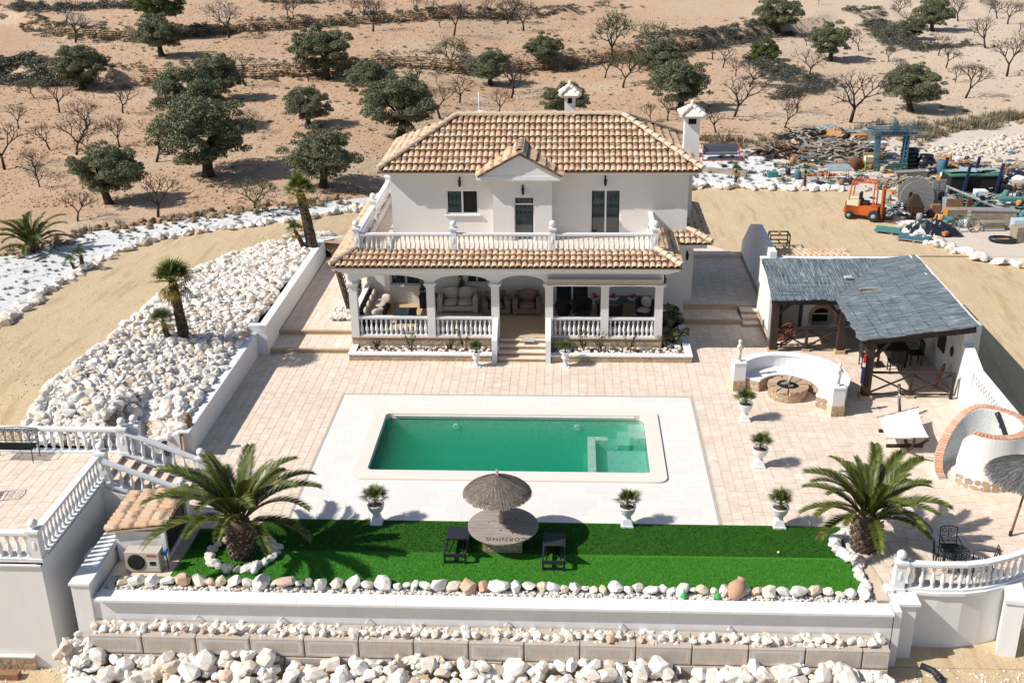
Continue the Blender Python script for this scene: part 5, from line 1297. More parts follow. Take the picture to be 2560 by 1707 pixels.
rockline('yard_edging', [G(*p)[:2] for p in [(2078, 520), (2100, 548), (2140, 562), (2200, 582), (2260, 598), (2352, 615), (2420, 630)]], (.32, .62), 6.0, 'curving row of white rocks between the sand and the scrap yard', .3)
rockline('field_edge_stones', WHITE_OUT[1:-1], (.15, .45), 9, 'brown and tan field stones along the edge of the white gravel', .7, M['drystone'])
rockline('yard_rubble', [(14, 70.5), (17, 71.4), (22.6, 73.6), (27.5, 77), (33, 80)], (.15, .4), 10, 'rubble bank along the rear edge of the scrap yard', .9, M['drystone'])
rockline('pale_rubble', [G(*p)[:2] for p in [(2180, 360), (2230, 345), (2300, 335), (2352, 320)]], (.12, .35), 44, 'bank of pale rubble at the right edge of the yard', 1.3, M['yard'])
# trunk rock bed left of the porch
rock_stuff('palm_bed_rocks', [(rnd.uniform(-9.75, -8.6), rnd.uniform(42.1, 43.9), .42 + rnd.uniform(0, .12), rnd.uniform(.15, .34)) for _ in range(130)], 'white rocks round the two palm stems beside the porch')
# dry stone terrace walls
def dry_wall(name, pl, x0, x1, hh, label, dens=1.0):
    pts = []; x = x0
    while x < x1:
        y = polyY(pl, x) + .15; zb = h(x, y - 1.0)
        for r in range(int(hh / .17)):
            pts.append((x + rnd.uniform(-.1, .1), y + r * .035 + rnd.uniform(-.06, .06), zb + .1 + r * .17, rnd.uniform(.22, .40)))
        x += .26 / dens
    return tag(link(name, join_inst(name, ROCKS, [(rnd.randrange(len(ROCKS)), TRS(p[:3], (rnd.uniform(-.3, .3), 0, rnd.uniform(-.4, .4)), (p[3] * 1.1, p[3] * .8, p[3] * .62))) for p in pts], M['drystone'])), label, 'terrace wall')
dry_wall('dry_stone_wall', W1P, -34, -8.5, 1.25, 'ochre dry stone terrace wall behind the olive trees at left')
dry_wall('dry_stone_wall', W1P, -5.5, 12, 1.1, 'lower dry stone terrace wall behind the villa chimney')
dry_wall('dry_stone_wall', W2P, -52, -6, .95, 'upper dry stone terrace wall near the top of the picture')

pts = []
while len(pts) < 1700:
    if rnd.random() < .6: i = rnd.randrange(min(len(DR_OUT), len(DR_IN)) - 1); a = DR_OUT[i]; b = DR_IN[i]; t = rnd.random() ** 1.0; x = lerp(a[0], b[0], t) + rnd.uniform(-1, 1); y = lerp(a[1], b[1], t) + rnd.uniform(-1, 1)
    else: x = rnd.uniform(5, 16); y = rnd.uniform(51, 62)
    pts.append((x, y, h(x, y) + .045, rnd.uniform(.03, .07)))
tag(link('loose_gravel', join_inst('loose_gravel', ROCKS, [(rnd.randrange(len(ROCKS)), rmat(*p)) for p in pts], M['yard'])), 'small loose stones scattered over the sandy driveway', 'stones', None, 'stuff')
rock_stuff('front_gravel', [(x, y, h(x, y) + .01, rnd.uniform(.03, .09)) for x, y in [(rnd.choice((rnd.uniform(-18, -12.5), rnd.uniform(8, 14))), rnd.uniform(20.5, 23.5)) for _ in range(900)]], 'small stones on the sandy ground below the front walls')
# ================================================================== VEGETATION
def leafcloud(r, C, R, n, size, up=.35, flat=.7):
    """n leaf quads on blobs: C centres (k,3), R radii (k)"""
    k = len(C); w_ = R ** 2 / (R ** 2).sum(); idx = r.choice(k, n, p=w_)
    d = r.normal(size=(n, 3)); d[:, 2] = np.abs(d[:, 2]) * .8 + d[:, 2] * .35; d /= np.linalg.norm(d, axis=1)[:, None]
    p = C[idx] + d * (R[idx] * r.uniform(.72, 1.06, n))[:, None] * np.array([1, 1, flat])
    nn = d + r.normal(0, .6, (n, 3)); nn /= np.linalg.norm(nn, axis=1)[:, None]
    t = np.cross(nn, r.normal(size=(n, 3))); t /= np.linalg.norm(t, axis=1)[:, None]; b = np.cross(nn, t)
    s = size * r.uniform(.6, 1.3, n)[:, None]
    V = np.stack([p - t * s - b * s * .45, p + t * s - b * s * .45, p + t * s + b * s * .45, p - t * s + b * s * .45], 1).reshape(-1, 3)
    return V, np.arange(4 * n).reshape(-1, 4)
def olive_proto(seed, n=32000):
    r = np.random.RandomState(seed); k = 85
    d = r.normal(size=(k, 3)); d /= np.linalg.norm(d, axis=1)[:, None]
    q = r.uniform(.5, 1.0, k)[:, None]; C = d * q * np.array([.41, .41, .33]); C[:, 2] = np.maximum(C[:, 2], -.24 + .08 * r.uniform(0, 1, k)) + .46
    C[:, :2] *= (1 - .25 * np.maximum(0, .40 - C[:, 2:3]) / .2); R = r.uniform(.065, .125, k)
    for j in range(12): an = r.uniform(0, 6.28); el = r.uniform(-.5, 1.3); C[j] = [.43 * math.cos(an) * math.cos(el), .43 * math.sin(an) * math.cos(el), .47 + .37 * math.sin(el)]; R[j] = r.uniform(.04, .085)
    V, F = leafcloud(r, C, R, n, .0092, .3, 1.0); return V, F
OL = [np_mesh('crown', *olive_proto(s), M['olive']) for s in range(5)]
OLB = np_mesh('crown', *olive_proto(9), M['brightleaf'])
def olive_trunk(seed):
    r = random.Random(seed); m = MB(); l1 = r.uniform(-.03, .03); l2 = r.uniform(-.03, .03)
    m.tube([(0, 0, -.03), (l1 * .4, l2 * .4, .06), (l1, l2, .18), (l1 * 1.5, l2 * 1.5, .34)], [.085, .055, .045, .034], 7)
    for i in range(5):
        a = 2 * PI * i / 5 + r.uniform(-.4, .4); m.tube([(l1, l2, .22), (l1 + .08 * math.cos(a), l2 + .08 * math.sin(a), .36), (.22 * math.cos(a), .22 * math.sin(a), .56)], [.026, .018, .008], 5)
    return m.mesh('trunk', M['bark'])
OT = [olive_trunk(s) for s in range(4)]
# base pixel (2352 view), crown width px, description
OLIVES = [
 (372, 130, 108, 0, 'olive tree with flat dark crown just below the bright green pine', 0),
 (190, 206, 112, 1, 'round dark olive tree in front of the left end of the ochre terrace wall', 0),
 (252, 468, 160, 2, 'wide low olive tree nearest the white gravel strip at left', 0),
 (478, 405, 218, 3, 'largest olive tree, broad dark crown left of the tall fan palm', 0),
 (440, 296, 165, 4, 'dark olive tree directly behind the largest olive tree', 0),
 (500, 232, 120, 1, 'olive tree furthest back of the cluster of three at left', 0),
 (748, 183, 148, 2, 'tall full olive tree standing against the ochre terrace wall', 0),
 (709, 290, 110, 4, 'small olive tree with open crown above the fan palm', 0),
 (742, 430, 168, 0, 'broad olive tree just left of the villa roof', 0),
 (858, 236, 118, 3, 'olive tree with drooping crown behind the villa roof corner', 0),
 (918, 318, 170, 1, 'wide dark olive tree touching the left hip of the villa roof', 0),
 (1127, 196, 98, 0, 'grey green olive tree behind the middle of the villa roof', 0),
 (1250, 152, 88, 2, 'small round olive tree on the upper terrace edge', 0),
 (1297, 272, 102, 4, 'olive tree directly behind the rear chimney', 0),
 (1518, 182, 108, 1, 'olive tree with two stems above the right chimney', 0),
 (1562, 254, 140, 3, 'wide olive tree just behind the right chimney', 0),
 (1785, 78, 98, 0, 'olive tree cut by the top edge at the end of the upper bank', 0),
 (1905, 142, 102, 2, 'olive tree between the two grey scrub banks at right', 0),
 (2090, 256, 126, 4, 'heart shaped olive tree alone in the pale field at right', 0),
 (2140, 72, 84, 1, 'olive tree at the top right beside the scrub bank', 0),
 (2097, 92, 58, 3, 'small thin olive tree on the stony bank at top right', 0),
 (370, 70, 112, 5, 'bright green pine like tree at the top left', 1),
 (1757, 140, 68, 5, 'bright yellow green shrub beside the stony bank', 1)]
ti = 0
for (px, py, wpx, pv, lab, br) in OLIVES:
    x, y, z = G(px, py); dist = math.sqrt(x * x + y * y + (CAMZ - z) ** 2); wd = wpx * 1.0884 * dist / FPX / .88
    t = thing('olive_tree' if not br else ('pine_tree' if py < 100 else 'shrub'), lab, 'tree' if not (br and py > 100) else 'shrub', (x, y, z - .02), rnd.uniform(0, 6.28), None)
    zs = wd * (1.0 if not br else 1.15); tr = link('trunk', OT[ti % 4], t, (0, 0, 0), (0, 0, 0), (wd * .92, wd * .92, zs * .9))
    cr = link('crown', OLB if br else OL[pv], t, (0, 0, 0 if py != 140 else -wd * .25), (0, 0, 0), (wd * 1.02, wd * 1.02, zs * .90)); cr.location.z -= wd * .055; ti += 1

def bare_proto(seed, depth=5, leaf=None, lean=0):
    """bare almond of unit height: returns wood mesh and twig-end points"""
    r = random.Random(seed); m = MB(); ends = []
    def grow(p, d, L, rad, k):
        bend = Vector((r.uniform(-.25, .25), r.uniform(-.25, .25), r.uniform(-.05, .2))); q1 = p + d * L * .5; d2 = (d + bend * .6).normalized(); q2 = q1 + d2 * L * .5
        m.tube([p, q1, q2], [rad, rad * .86, rad * .72], 5 if k > 3 else (4 if k > 2 else 3), k > 3)
        if k == 0: ends.append(q2); return
        nb = 3 if k >= depth - 1 else r.choice((2, 3, 3))
        ph = r.uniform(0, 6.28)
        for i in range(nb):
            a = ph + 2 * PI * i / nb + r.uniform(-.5, .5); sp = r.uniform(.45, .85) if k > 1 else r.uniform(.3, .7)
            ax = d2.orthogonal().normalized(); ax = Matrix.Rotation(a, 3, d2) @ ax; nd = (d2 * math.cos(sp) + ax * math.sin(sp)); nd.z = nd.z * .9 + .18; nd.normalize()
            if k <= 2: ends.append(q1)
            grow(q2, nd, L * r.uniform(.62, .85), rad * .64, k - 1)
    grow(Vector((0, 0, -.02)), Vector((lean * .3, r.uniform(-.1, .1), 1)).normalized(), .30, .030, depth)
    V = np.array([tuple(v) for v in m.v]); hmax = V[:, 2].max(); m.v = [tuple(Vector(v) / hmax) for v in m.v]; E_ = np.array([tuple(e) for e in ends]) / hmax
    return m.mesh('branches', M['bark2']), E_
BARE = [bare_proto(s, 6 if s % 3 else 5, None, (-1, 0, 1)[s % 3]) for s in range(8)]
def spray(E_, seed, n, size, mat, name):
    r = np.random.RandomState(seed); idx = r.randint(0, len(E_), n); C = E_[idx] + r.normal(0, .025, (n, 3))
    nn = r.normal(size=(n, 3)); nn /= np.linalg.norm(nn, axis=1)[:, None]; t = np.cross(nn, r.normal(size=(n, 3))); t /= np.linalg.norm(t, axis=1)[:, None]; b = np.cross(nn, t); s = size * r.uniform(.5, 1.4, n)[:, None]
    V = np.stack([C - t * s, C + b * s * .6, C + t * s, C - b * s * .6], 1).reshape(-1, 3)
    return np_mesh(name, V, np.arange(4 * n).reshape(-1, 4), mat)
BLOS = [spray(BARE[i][1], i, 900, .012, M['blossom'], 'blossom') for i in (0, 1)]
GRN = [spray(BARE[i][1], i + 20, 1500, .016, M['sparseleaf'], 'leaves') for i in (2, 4)]
def c2v(n, x, y): return ((n - 1) % 4 * 640 + x / 3.672) / 1.08844, ([0, 427, 854, 1280][(n - 1) // 4] + y / 3.672) / 1.08844
AL = []
for (n, lst) in ((1, [(695, 395, 270, 'b'), (2105, 355, 330, 'b'), (315, 900, 160, 'g'), (545, 1040, 270), (865, 905, 110), (1128, 1040, 250), (1450, 910, 200), (170, 1185, 210), (460, 1375, 230), (800, 1190, 260), (705, 1422, 330), (825, 1420, 200), (1095, 1350, 280), (1435, 1490, 370), (45, 1560, 380), (330, 1620, 240), (2260, 790, 290), (2340, 1220, 220), (1740, 800, 90), (610, 215, 200)]),
                 (2, [(345, 180, 180), (1075, 295, 290), (1815, 330, 300), (885, 120, 120), (985, 170, 170), (1468, 95, 120), (1590, 160, 160), (2160, 145, 150), (2310, 225, 225, 'g'), (440, 325, 130), (1695, 258, 120), (1790, 655, 290, 'g'), (1495, 840, 230), (1655, 755, 100), (1695, 1095, 320), (1870, 948, 240), (2235, 1045, 230), (290, 145, 145), (800, 40, 100), (205, 80, 80), (2345, 905, 300), (480, 755, 200)]),
                 (3, [(105, 290, 290), (885, 70, 110), (1020, 810, 300, 'g'), (915, 560, 430, 'g'), (850, 720, 210), (1840, 550, 180), (1935, 625, 190), (2055, 705, 180), (2180, 800, 240), (2040, 1075, 340), (1430, 1110, 230), (1270, 1125, 170), (1875, 1220, 240), (10, 870, 330), (1300, 470, 260, 'g')]),
                 (4, [(465, 40, 90), (1185, 140, 150), (1745, 200, 190), (1945, 65, 100), (2025, 125, 120), (2105, 175, 160), (2200, 225, 190), (1995, 450, 260), (2190, 705, 370), (1565, 515, 180), (1630, 635, 200), (1720, 760, 150), (1810, 905, 300), (1110, 570, 120), (1175, 680, 140), (835, 470, 160), (775, 400, 130), (375, 700, 250), (755, 1125, 430), (265, 1035, 230), (150, 1175, 240), (355, 420, 100), (1890, 335, 80), (2305, 300, 80), (2265, 45, 90)]),
                 (5, [(715, 465, 260), (1450, 425, 380), (2330, 375, 330, 'g'), (365, 150, 200)])):
    for q in lst:
        vx, vy = c2v(n, q[0], q[1]); AL.append([vx, vy, q[2] / 3.672 / 1.08844, q[3] if len(q) > 3 else ''])
LM = [(o_[0], o_[1], nm) for o_, nm in zip(OLIVES, ['flat crowned olive', 'round olive at left', 'wide low olive', 'largest olive', 'olive behind the largest one', 'rear olive of the three', 'tall full olive', 'open crowned olive', 'broad olive left of the villa', 'drooping olive', 'olive at the roof hip', 'grey green olive', 'small round olive', 'olive behind the rear chimney', 'two stemmed olive', 'olive behind the right chimney', 'olive at the top edge', 'olive between the scrub banks', 'heart shaped olive', 'olive at the top right', 'small thin olive', 'bright green pine', 'bright green shrub'])]
def reldesc(vx, vy):
    d = sorted((math.hypot((vx - a), (vy - b) * 1.6), a, b, nm) for a, b, nm in LM)[0]
    dx, dy = vx - d[1], vy - d[2]
    if abs(dx) > 2.2 * abs(dy): r = 'right of' if dx > 0 else 'left of'
    elif abs(dy) > 2.2 * abs(dx): r = 'in front of' if dy > 0 else 'behind'
    else: r = ('front' if dy > 0 else 'back') + (' right of' if dx > 0 else ' left of')
    return r + ' the ' + d[3], d[0]
groups = {}
for q in AL:
    kind = {'b': 'blossoming almond tree', 'g': 'leafy pale green almond tree', '': 'bare almond tree'}[q[3]]; rel, dd = reldesc(q[0], q[1]); q += [kind, rel, dd]; groups.setdefault((kind, rel), []).append(q)
ORD = ['nearest', 'second', 'third', 'fourth', 'fifth', 'sixth', 'seventh', 'eighth', 'ninth', 'tenth']
for key, lst in groups.items():
    lst.sort(key=lambda q: q[6])
    for i, q in enumerate(lst): q.append('%s %s' % (key[0], key[1]) + (', %s there' % ORD[min(i, 9)] if len(lst) > 1 else ''))
for i, q in enumerate(AL):
    x, y, z = G(q[0], q[1]); dist = math.sqrt(x * x + y * y + (CAMZ - z) ** 2); hh = q[2] * 1.0884 * dist / FPX / .97
    t = thing('almond_tree', q[-1], 'tree', (x, y, z), rnd.uniform(0, 6.28), None)
    pi_ = {'b': i % 2, 'g': (2, 4)[i % 2], '': i % 8}[q[3]]; wd = hh * rnd.uniform(1.0, 1.3)
    link('branches', BARE[pi_][0], t, (0, 0, 0), (0, 0, 0), (wd, wd, hh))
    if q[3] == 'b': link('blossom', BLOS[i % 2], t, (0, 0, 0), (0, 0, 0), (wd, wd, hh))
    if q[3] == 'g': link('leaves', GRN[i % 2], t, (0, 0, 0), (0, 0, 0), (wd, wd, hh))
# scrub
def tuft_proto(seed, n, spread=.5, hh=1.0, wdt=.05):
    r = np.random.RandomState(seed); a = r.uniform(0, 2 * PI, n); rr = np.sqrt(r.uniform(0, 1, n)) * spread * .6; p = np.stack([rr * np.cos(a), rr * np.sin(a), np.zeros(n)], 1)
    th = r.normal(0, .55, n); az = a + r.normal(0, .6, n); L = hh * r.uniform(.4, 1.0, n) * np.cos(np.minimum(np.abs(th), 1.2)) ** .5
    d = np.stack([np.sin(np.abs(th)) * np.cos(az), np.sin(np.abs(th)) * np.sin(az), np.cos(th)], 1); sd_ = np.stack([-np.sin(az), np.cos(az), np.zeros(n)], 1) * wdt * r.uniform(.5, 1.3, n)[:, None]
    V = np.stack([p - sd_, p + sd_, p + d * L[:, None]], 1).reshape(-1, 3); return V, np.arange(3 * n).reshape(-1, 3), None
TUFT = [tuft_proto(s, 70, .7, 1.0, .045) for s in range(4)]
def blob_proto(seed, n=170):
    r = np.random.RandomState(seed); C = r.normal(0, .22, (6, 3)); C[:, 2] = np.abs(C[:, 2]) * .8 + .15; V, F = leafcloud(r, C, r.uniform(.2, .34, 6), n, .055); return V, F, None
BLOB = [blob_proto(s) for s in range(4)]
def scatter(name, pts, protos, mat, label, cat='scrub'):
    me = join_inst(name, protos, [(rnd.randrange(len(protos)), TRS(p[:3], (0, 0, rnd.uniform(0, 6.28)), (p[3] * rnd.uniform(.8, 1.5), p[3], p[3] * rnd.uniform(.5, .9)))) for p in pts], mat)
    return tag(link(name, me), label, cat, None, 'stuff')
def along(pl, per, wd, size, off=0):
    out = []
    for a, b in zip(pl, pl[1:]):
        n = max(1, int(math.dist(a, b) * per))
        for i in range(n):
            t = rnd.random(); x = lerp(a[0], b[0], t) + rnd.uniform(-wd, wd); y = lerp(a[1], b[1], t) + rnd.uniform(-wd, wd) + off; out.append((x, y, h(x, y) - .03, rnd.uniform(*size)))
    return out
Gv = lambda pts: [G(*p)[:2] for p in pts]
S1 = along(Gv([(0, 160), (60, 172), (130, 182), (200, 192)]), 12, 2.0, (.8, 1.8)) + along(Gv([(0, 30), (100, 25), (200, 18), (330, 15)]), 8, 2.2, (.6, 1.6)) + along([(x, polyY(W2P, x) + .8) for x in range(-56, 10, 4)], 3, .6, (.4, .9)) + along([(x, polyY(W2P, x) + 1.2) for x in range(-56, 4, 4)], 2.2, .7, (.4, 1.0)) + along([(x, polyY(W1P, x) + 1.5) for x in range(-40, 24, 3)], 1.8, .6, (.3, .8)) + along([(x, polyY(W2P, x)) for x in range(-56, -30, 4)], 3.2, .5, (.5, 1.0)) + along([(x, polyY(W1P, x)) for x in range(10, 26, 4)], 6, 1.1, (.5, 1.2)) + along([(x, polyY(W1P, x) - .4) for x in range(-36, 12, 4)], 1.5, .4, (.2, .5))
S1 += along(Gv([(1735, 135), (1780, 160), (1830, 185), (1900, 190)]), 8, 1.6, (.5, 1.3)) + along(Gv([(1775, 228), (1830, 215), (1915, 195)]), 7, 1.2, (.5, 1.2)) + along(Gv([(1760, 180), (1850, 205)]), 5, 2.5, (.4, 1.0))
S1 += along(Gv([(1960, 28), (2010, 55), (2060, 95), (2080, 115)]), 8, 1.7, (.5, 1.4)) + along(Gv([(2080, 115), (2160, 112), (2230, 105)]), 5, 1.0, (.5, 1.1)) + along(Gv([(2030, 20), (2090, 70)]), 3.5, 1.5, (.5, 1.1)) + along(Gv([(570, 5), (700, 8), (760, 5)]), 3, 1.0, (.5, 1.2)) + along(Gv([(1470, 90), (1600, 80), (1700, 70), (1760, 62)]), 4, 1.2, (.5, 1.2))
scatter('scrub', S1, BLOB, M['scrub'], 'grey green scrub bushes along the terrace banks')
S2 = along(WHITE_OUT, 2.2, .9, (.2, .55), .6) + along(Gv([(1640, 325), (1800, 330), (1950, 318), (2070, 300), (2200, 292), (2352, 262)]), 5, 1.2, (.4, 1.1)) + along([(x, polyY(W1P, x) - 1) for x in range(-40, 22, 3)], 2.5, .6, (.2, .5)) + along([(x, polyY(W2P, x) - .8) for x in range(-56, 0, 4)], 2, .6, (.25, .6)) + along(Gv([(2080, 330), (2200, 300), (2352, 270)]), 3.5, .8, (.35, .9))
for _ in range(1100):
    x = rnd.uniform(-48, 44); y = rnd.uniform(64, 125); S2.append((x, y, h(x, y) - .02, rnd.uniform(.12, .42)))
scatter('dry_grass', S2, TUFT, M['drygrass'], 'tufts of dry grass in the orchard and along the banks', 'grass')
S3 = []
for _ in range(420):
    v = (rnd.uniform(0, 860), 0); i = rnd.randrange(len(WHITE_OUT) - 1); j = min(len(DR_OUT) - 1, i); a = WHITE_OUT[i]; b = DR_OUT[j + 1] if j + 1 < len(DR_OUT) else DR_OUT[-1]; t = rnd.uniform(.1, .9)
    x = lerp(a[0], b[0], t) + rnd.uniform(-1, 1); y = lerp(a[1], b[1], t) + rnd.uniform(-.8, .8)
    if inpoly(x, y, WHITE_OUT + DR_OUT[::-1]): S3.append((x, y, h(x, y) + .02, rnd.uniform(.06, .22)))
for _ in range(300): x = rnd.uniform(5.5, 15); y = rnd.uniform(63, 69.5); S3.append((x, y, h(x, y) + .03, rnd.uniform(.08, .35)))
scatter('gravel_weeds', S3, TUFT, M['scrub'], 'small low weeds growing through the white gravel', 'weeds')
# clods and stones over the orchard soil
CL = []; CLODS = [rock_proto(90 + s, 9, .7) for s in range(5)]
for _ in range(26000):
    x = rnd.uniform(-50, 46); y = 56 + 70 * rnd.random() ** 1.3
    if -9 < x < 6 and y < 64: continue
    if x > 3 and y < 71: continue
    if inpoly(x, y, WHITE_OUT + DR_OUT[::-1]) or (x < -6 and y < 54): continue
    CL.append((x, y, h(x, y) + .0, rnd.uniform(.08, .26)))
tag(link('soil_clods', join_inst('soil_clods', CLODS, [(rnd.randrange(len(CLODS)), rmat(*p)) for p in CL], M['soil'])), 'clods and stones strewn over the orchard soil', 'clods', None, 'stuff')

# ---- palms
def frond(L=2.4, seed=0, droop=.55, n=40, lift=.9):
    """date palm frond growing along +X from origin, arching; leaflets as blades"""
    r = random.Random(seed); m = MB(); pts = []
    x = z = 0.0; ang = lift; ds = L / 16
    for i in range(17):
        pts.append(Vector((x, 0, z))); x += math.cos(ang) * ds; z += math.sin(ang) * ds; ang -= droop * 2.0 / 16 * (.5 + i / 16)
    m.tube(pts, [.026 * (1 - i / 17) + .004 for i in range(17)], 4, False)
    lf = MB()
    for i in range(n):
        t = .12 + .86 * i / n; k = min(15, int(t * 16)); f = t * 16 - k; p = pts[k].lerp(pts[k + 1], f); d = (pts[k + 1] - pts[k]).normalized()
        ln = L * .20 * math.sin(PI * min(1, t * .80 + .16)) ** .7 * r.uniform(.85, 1.1)
        for sd_ in (-1, 1):
            q = d * .80 + Vector((0, sd_ * .62, 0)) + Vector((0, 0, .26)); q = q.normalized(); e = p + q * ln; e.z -= ln * .08; w_ = d * .027
            mid = p + q * ln * .5 + Vector((0, 0, .01)); lf.add([p - w_, p + w_, mid + w_ * 1.1, mid - w_ * 1.1], [(0, 1, 2, 3)]); lf.add([mid - w_ * 1.1, mid + w_ * 1.1, e], [(0, 1, 2)])
    return m, lf
FR = []
for s, (dr, li) in enumerate(((.75, 1.2), (.75, .9), (.7, .6), (.8, .30), (.5, 1.42))):
    a_, b_ = frond(2.45, s, dr, 40, li); m = MB(); m.v = a_.v + b_.v; n = len(a_.v); m.f = a_.f + [tuple(i + n for i in f) for f in b_.f]; m.sm = a_.sm + b_.sm; FR.append(m.mesh('frond', M['frond']))
def date_palm(loc, th, tr, L, nf, label, seed, rz=0):
    t = thing('date_palm', label, 'palm', loc, rz); r = random.Random(seed)
    MB().lathe([(tr * .88, -.1), (tr * .95, .1), (tr, th * .5), (tr * 1.02, th * .85), (tr * .75, th + .1), (tr * .35, th + .25)], 16).build('trunk', M['palmtrunk'], t)
    sc_ = MB(); rows = int(th / .085)
    for i in range(rows):
        for k in range(14):
            a = 2 * PI * (k + .5 * (i % 2)) / 14 + r.uniform(-.05, .05); z = .04 + i * .085; rr = tr * (.94 + .08 * math.sin(z / th * 2.4)); c, s = math.cos(a), math.sin(a)
            w_ = .062; sc_.add([(rr * c - w_ * s, rr * s + w_ * c, z), (rr * c + w_ * s, rr * s - w_ * c, z), (rr * c, rr * s, z - .05), ((rr + .055) * c - w_ * .5 * s, (rr + .055) * s + w_ * .5 * c, z + .05), ((rr + .055) * c + w_ * .5 * s, (rr + .055) * s - w_ * .5 * c, z + .05), ((rr + .02) * c, (rr + .02) * s, z + .07)], [(0, 2, 3), (2, 1, 4), (2, 4, 3), (3, 4, 5), (0, 3, 5), (1, 5, 4)])
    o = sc_.build('leaf_bases', M['scale'], t); o['kind'] = 'stuff'
    for i in range(nf):
        tier = i / nf; a = i * 2.39996 + r.uniform(-.15, .15)
        k = 4 if tier < .15 else (0 if tier < .45 else (1 if tier < .78 else (2 if tier < .95 else 3))); s = L / 2.45 * r.uniform(.82, 1.08) * (.85 if k == 4 else 1)
        link('frond', FR[k], t, (.08 * math.cos(a), .08 * math.sin(a), th + .12 - tier * .12), (r.uniform(-.18, .18), 0, a), (s, s, s))
    return t
date_palm((-8.86, 25.62, 0), .98, .36, 2.6, 27, 'large date palm in a ring of white rocks at the left end of the lawn', 3, .3)
date_palm((8.05, 26.45, 0), .86, .38, 2.25, 32, 'large date palm at the right end of the lawn beside the iron table', 8, 1.1)
date_palm((*G(76, 578)[:2], G(76, 578)[2] - .1), .35, .22, 2.1, 26, 'bushy trunkless palm on the white gravel at the left edge', 12)
for cx, cy, a0, a1, lab, g in ((-8.86, 25.62, 0, 360, 'rock in the ring round the left date palm', 'rocks ringing the left date palm'), (8.05, 26.40, 130, 262, 'rock in the arc round the right date palm', 'rocks round the right date palm')):
    n = 21 if a1 - a0 > 300 else 12
    for i in range(n):
        a = math.radians(lerp(a0, a1, i / n)); rr = .88 if n == 21 else .80; s = rnd.uniform(.28, .40); rock_thing(cx + rr * math.cos(a), cy + rr * math.sin(a) * .92, .08, s, 'white ' + lab, g)
for i in range(12):
    rock_thing(7.62 + .04 * math.sin(i), 25.7 - i * .13, .06, rnd.uniform(.2, .32), 'white rock in the short row closing the right end of the lawn', 'rocks at the right lawn end')
def fan_leaf(seed=0):
    r = random.Random(seed); m = MB(); m.tube([(0, 0, 0), (.25, 0, .05), (.42, 0, .04)], [.012, .01, .008], 3, False)
    for i in range(15):
        a = math.radians(-105 + 15 * i); L = .42 * (1 - .25 * abs(i - 7) / 7) * r.uniform(.9, 1.1); c, s = math.cos(a), math.sin(a); b_ = Vector((.42, 0, .04)); mid = b_ + Vector((c * L * .55, s * L * .55, .03)); e = b_ + Vector((c * L, s * L, -.06)); w_ = Vector((-s, c, 0)) * .022
        m.add([b_, mid - w_, e, mid + w_], [(0, 1, 2, 3)])
    return m
FL = [fan_leaf(s).mesh('leaf', M['fan']) for s in range(2)]; FD = fan_leaf(5).mesh('leaf', M['fandry'])
def fan_palm(loc, th, tr, cr, label, lean=(0, 0), nl=34, dry=6, seed=1, name='fan_palm', group=None, cat='palm'):
    t = thing(name, label, cat, loc, 0, group); r = random.Random(seed)
    tp = Vector((lean[0], lean[1], th)); m = MB(); P5 = [Vector((lean[0] * q ** 1.3, lean[1] * q, th * q)) for q in (0, .1, .3, .55, .8, 1)]
    m.tube([p - Vector((0, 0, .05 if i == 0 else 0)) for i, p in enumerate(P5)], [tr * 1.25, tr * 1.05, tr, tr * .86, tr * .72, tr * .6], 10); m.build('trunk', M['palmtrunk'], t)
    sc_ = MB(); n = int(th / .07)
    for i in range(n):
        q = (i + .5) / n; c0 = Vector((lean[0] * q ** 1.3, lean[1] * q, th * q)); rr = tr * lerp(1.05, .66, q)
        for k in range(8):
            a = 2 * PI * (k + .5 * (i % 2)) / 8 + r.uniform(-.15, .15); c, s = math.cos(a), math.sin(a); w_ = tr * .4
            sc_.add([c0 + Vector((rr * c - w_ * s, rr * s + w_ * c, -.03)), c0 + Vector((rr * c + w_ * s, rr * s - w_ * c, -.03)), c0 + Vector(((rr + .05) * c, (rr + .05) * s, .07))], [(0, 1, 2), (2, 1, 0)])
    if n: o = sc_.build('leaf_bases', M['scale'], t); o['kind'] = 'stuff'
    for i in range(nl + dry):
        a = i * 2.39996; q = i / (nl + dry); el = lerp(-1.35, .25, q) if i < nl else .75; s = cr / .84 * r.uniform(.8, 1.1)
        link('leaf', FD if i >= nl or (i > nl * .8 and r.random() < .4) else FL[i % 2], t, tp, (0, 0, 0), (s, s, s)).matrix_local = Matrix.Translation(tp) @ Matrix.Rotation(a, 4, 'Z') @ Matrix.Rotation(el, 4, 'Y') @ Matrix.Rotation(r.uniform(-.4, .4), 4, 'X') @ Matrix.Diagonal((s, s, s, 1))
    return t
g = G(424, 782); fan_palm((g[0], g[1], g[2]), 2.25, .19, .95, 'fan palm with stout trunk in the middle of the rock slope', (-.18, .05), 36, 9, 2)
g = G(388, 785); fan_palm((g[0], g[1], g[2]), .8, .10, .62, 'small fan palm beside the stout one on the rock slope', (-.1, -.05), 24, 3, 3)
g = G(718, 575); fan_palm((g[0], g[1], g[2]), 2.75, .24, 1.0, 'tallest fan palm with thick leaning trunk left of the villa', (-.35, 0), 38, 3, 4)
g = G(700, 577); fan_palm((g[0], g[1], g[2]), .95, .11, .55, 'young twin fan palm leaning beside the tallest palm', (-.4, .1), 22, 2, 5)
g = G(193, 624); fan_palm((g[0], g[1], g[2]), .75, .09, .42, 'small dark fan palm by the driveway rocks at left', (-.05, .05), 14, 1, 6)
g = G(176, 626); fan_palm((g[0], g[1], g[2]), .5, .07, .36, 'stunted fan palm stem left of the small dark one', (-.2, 0), 12, 1, 7)
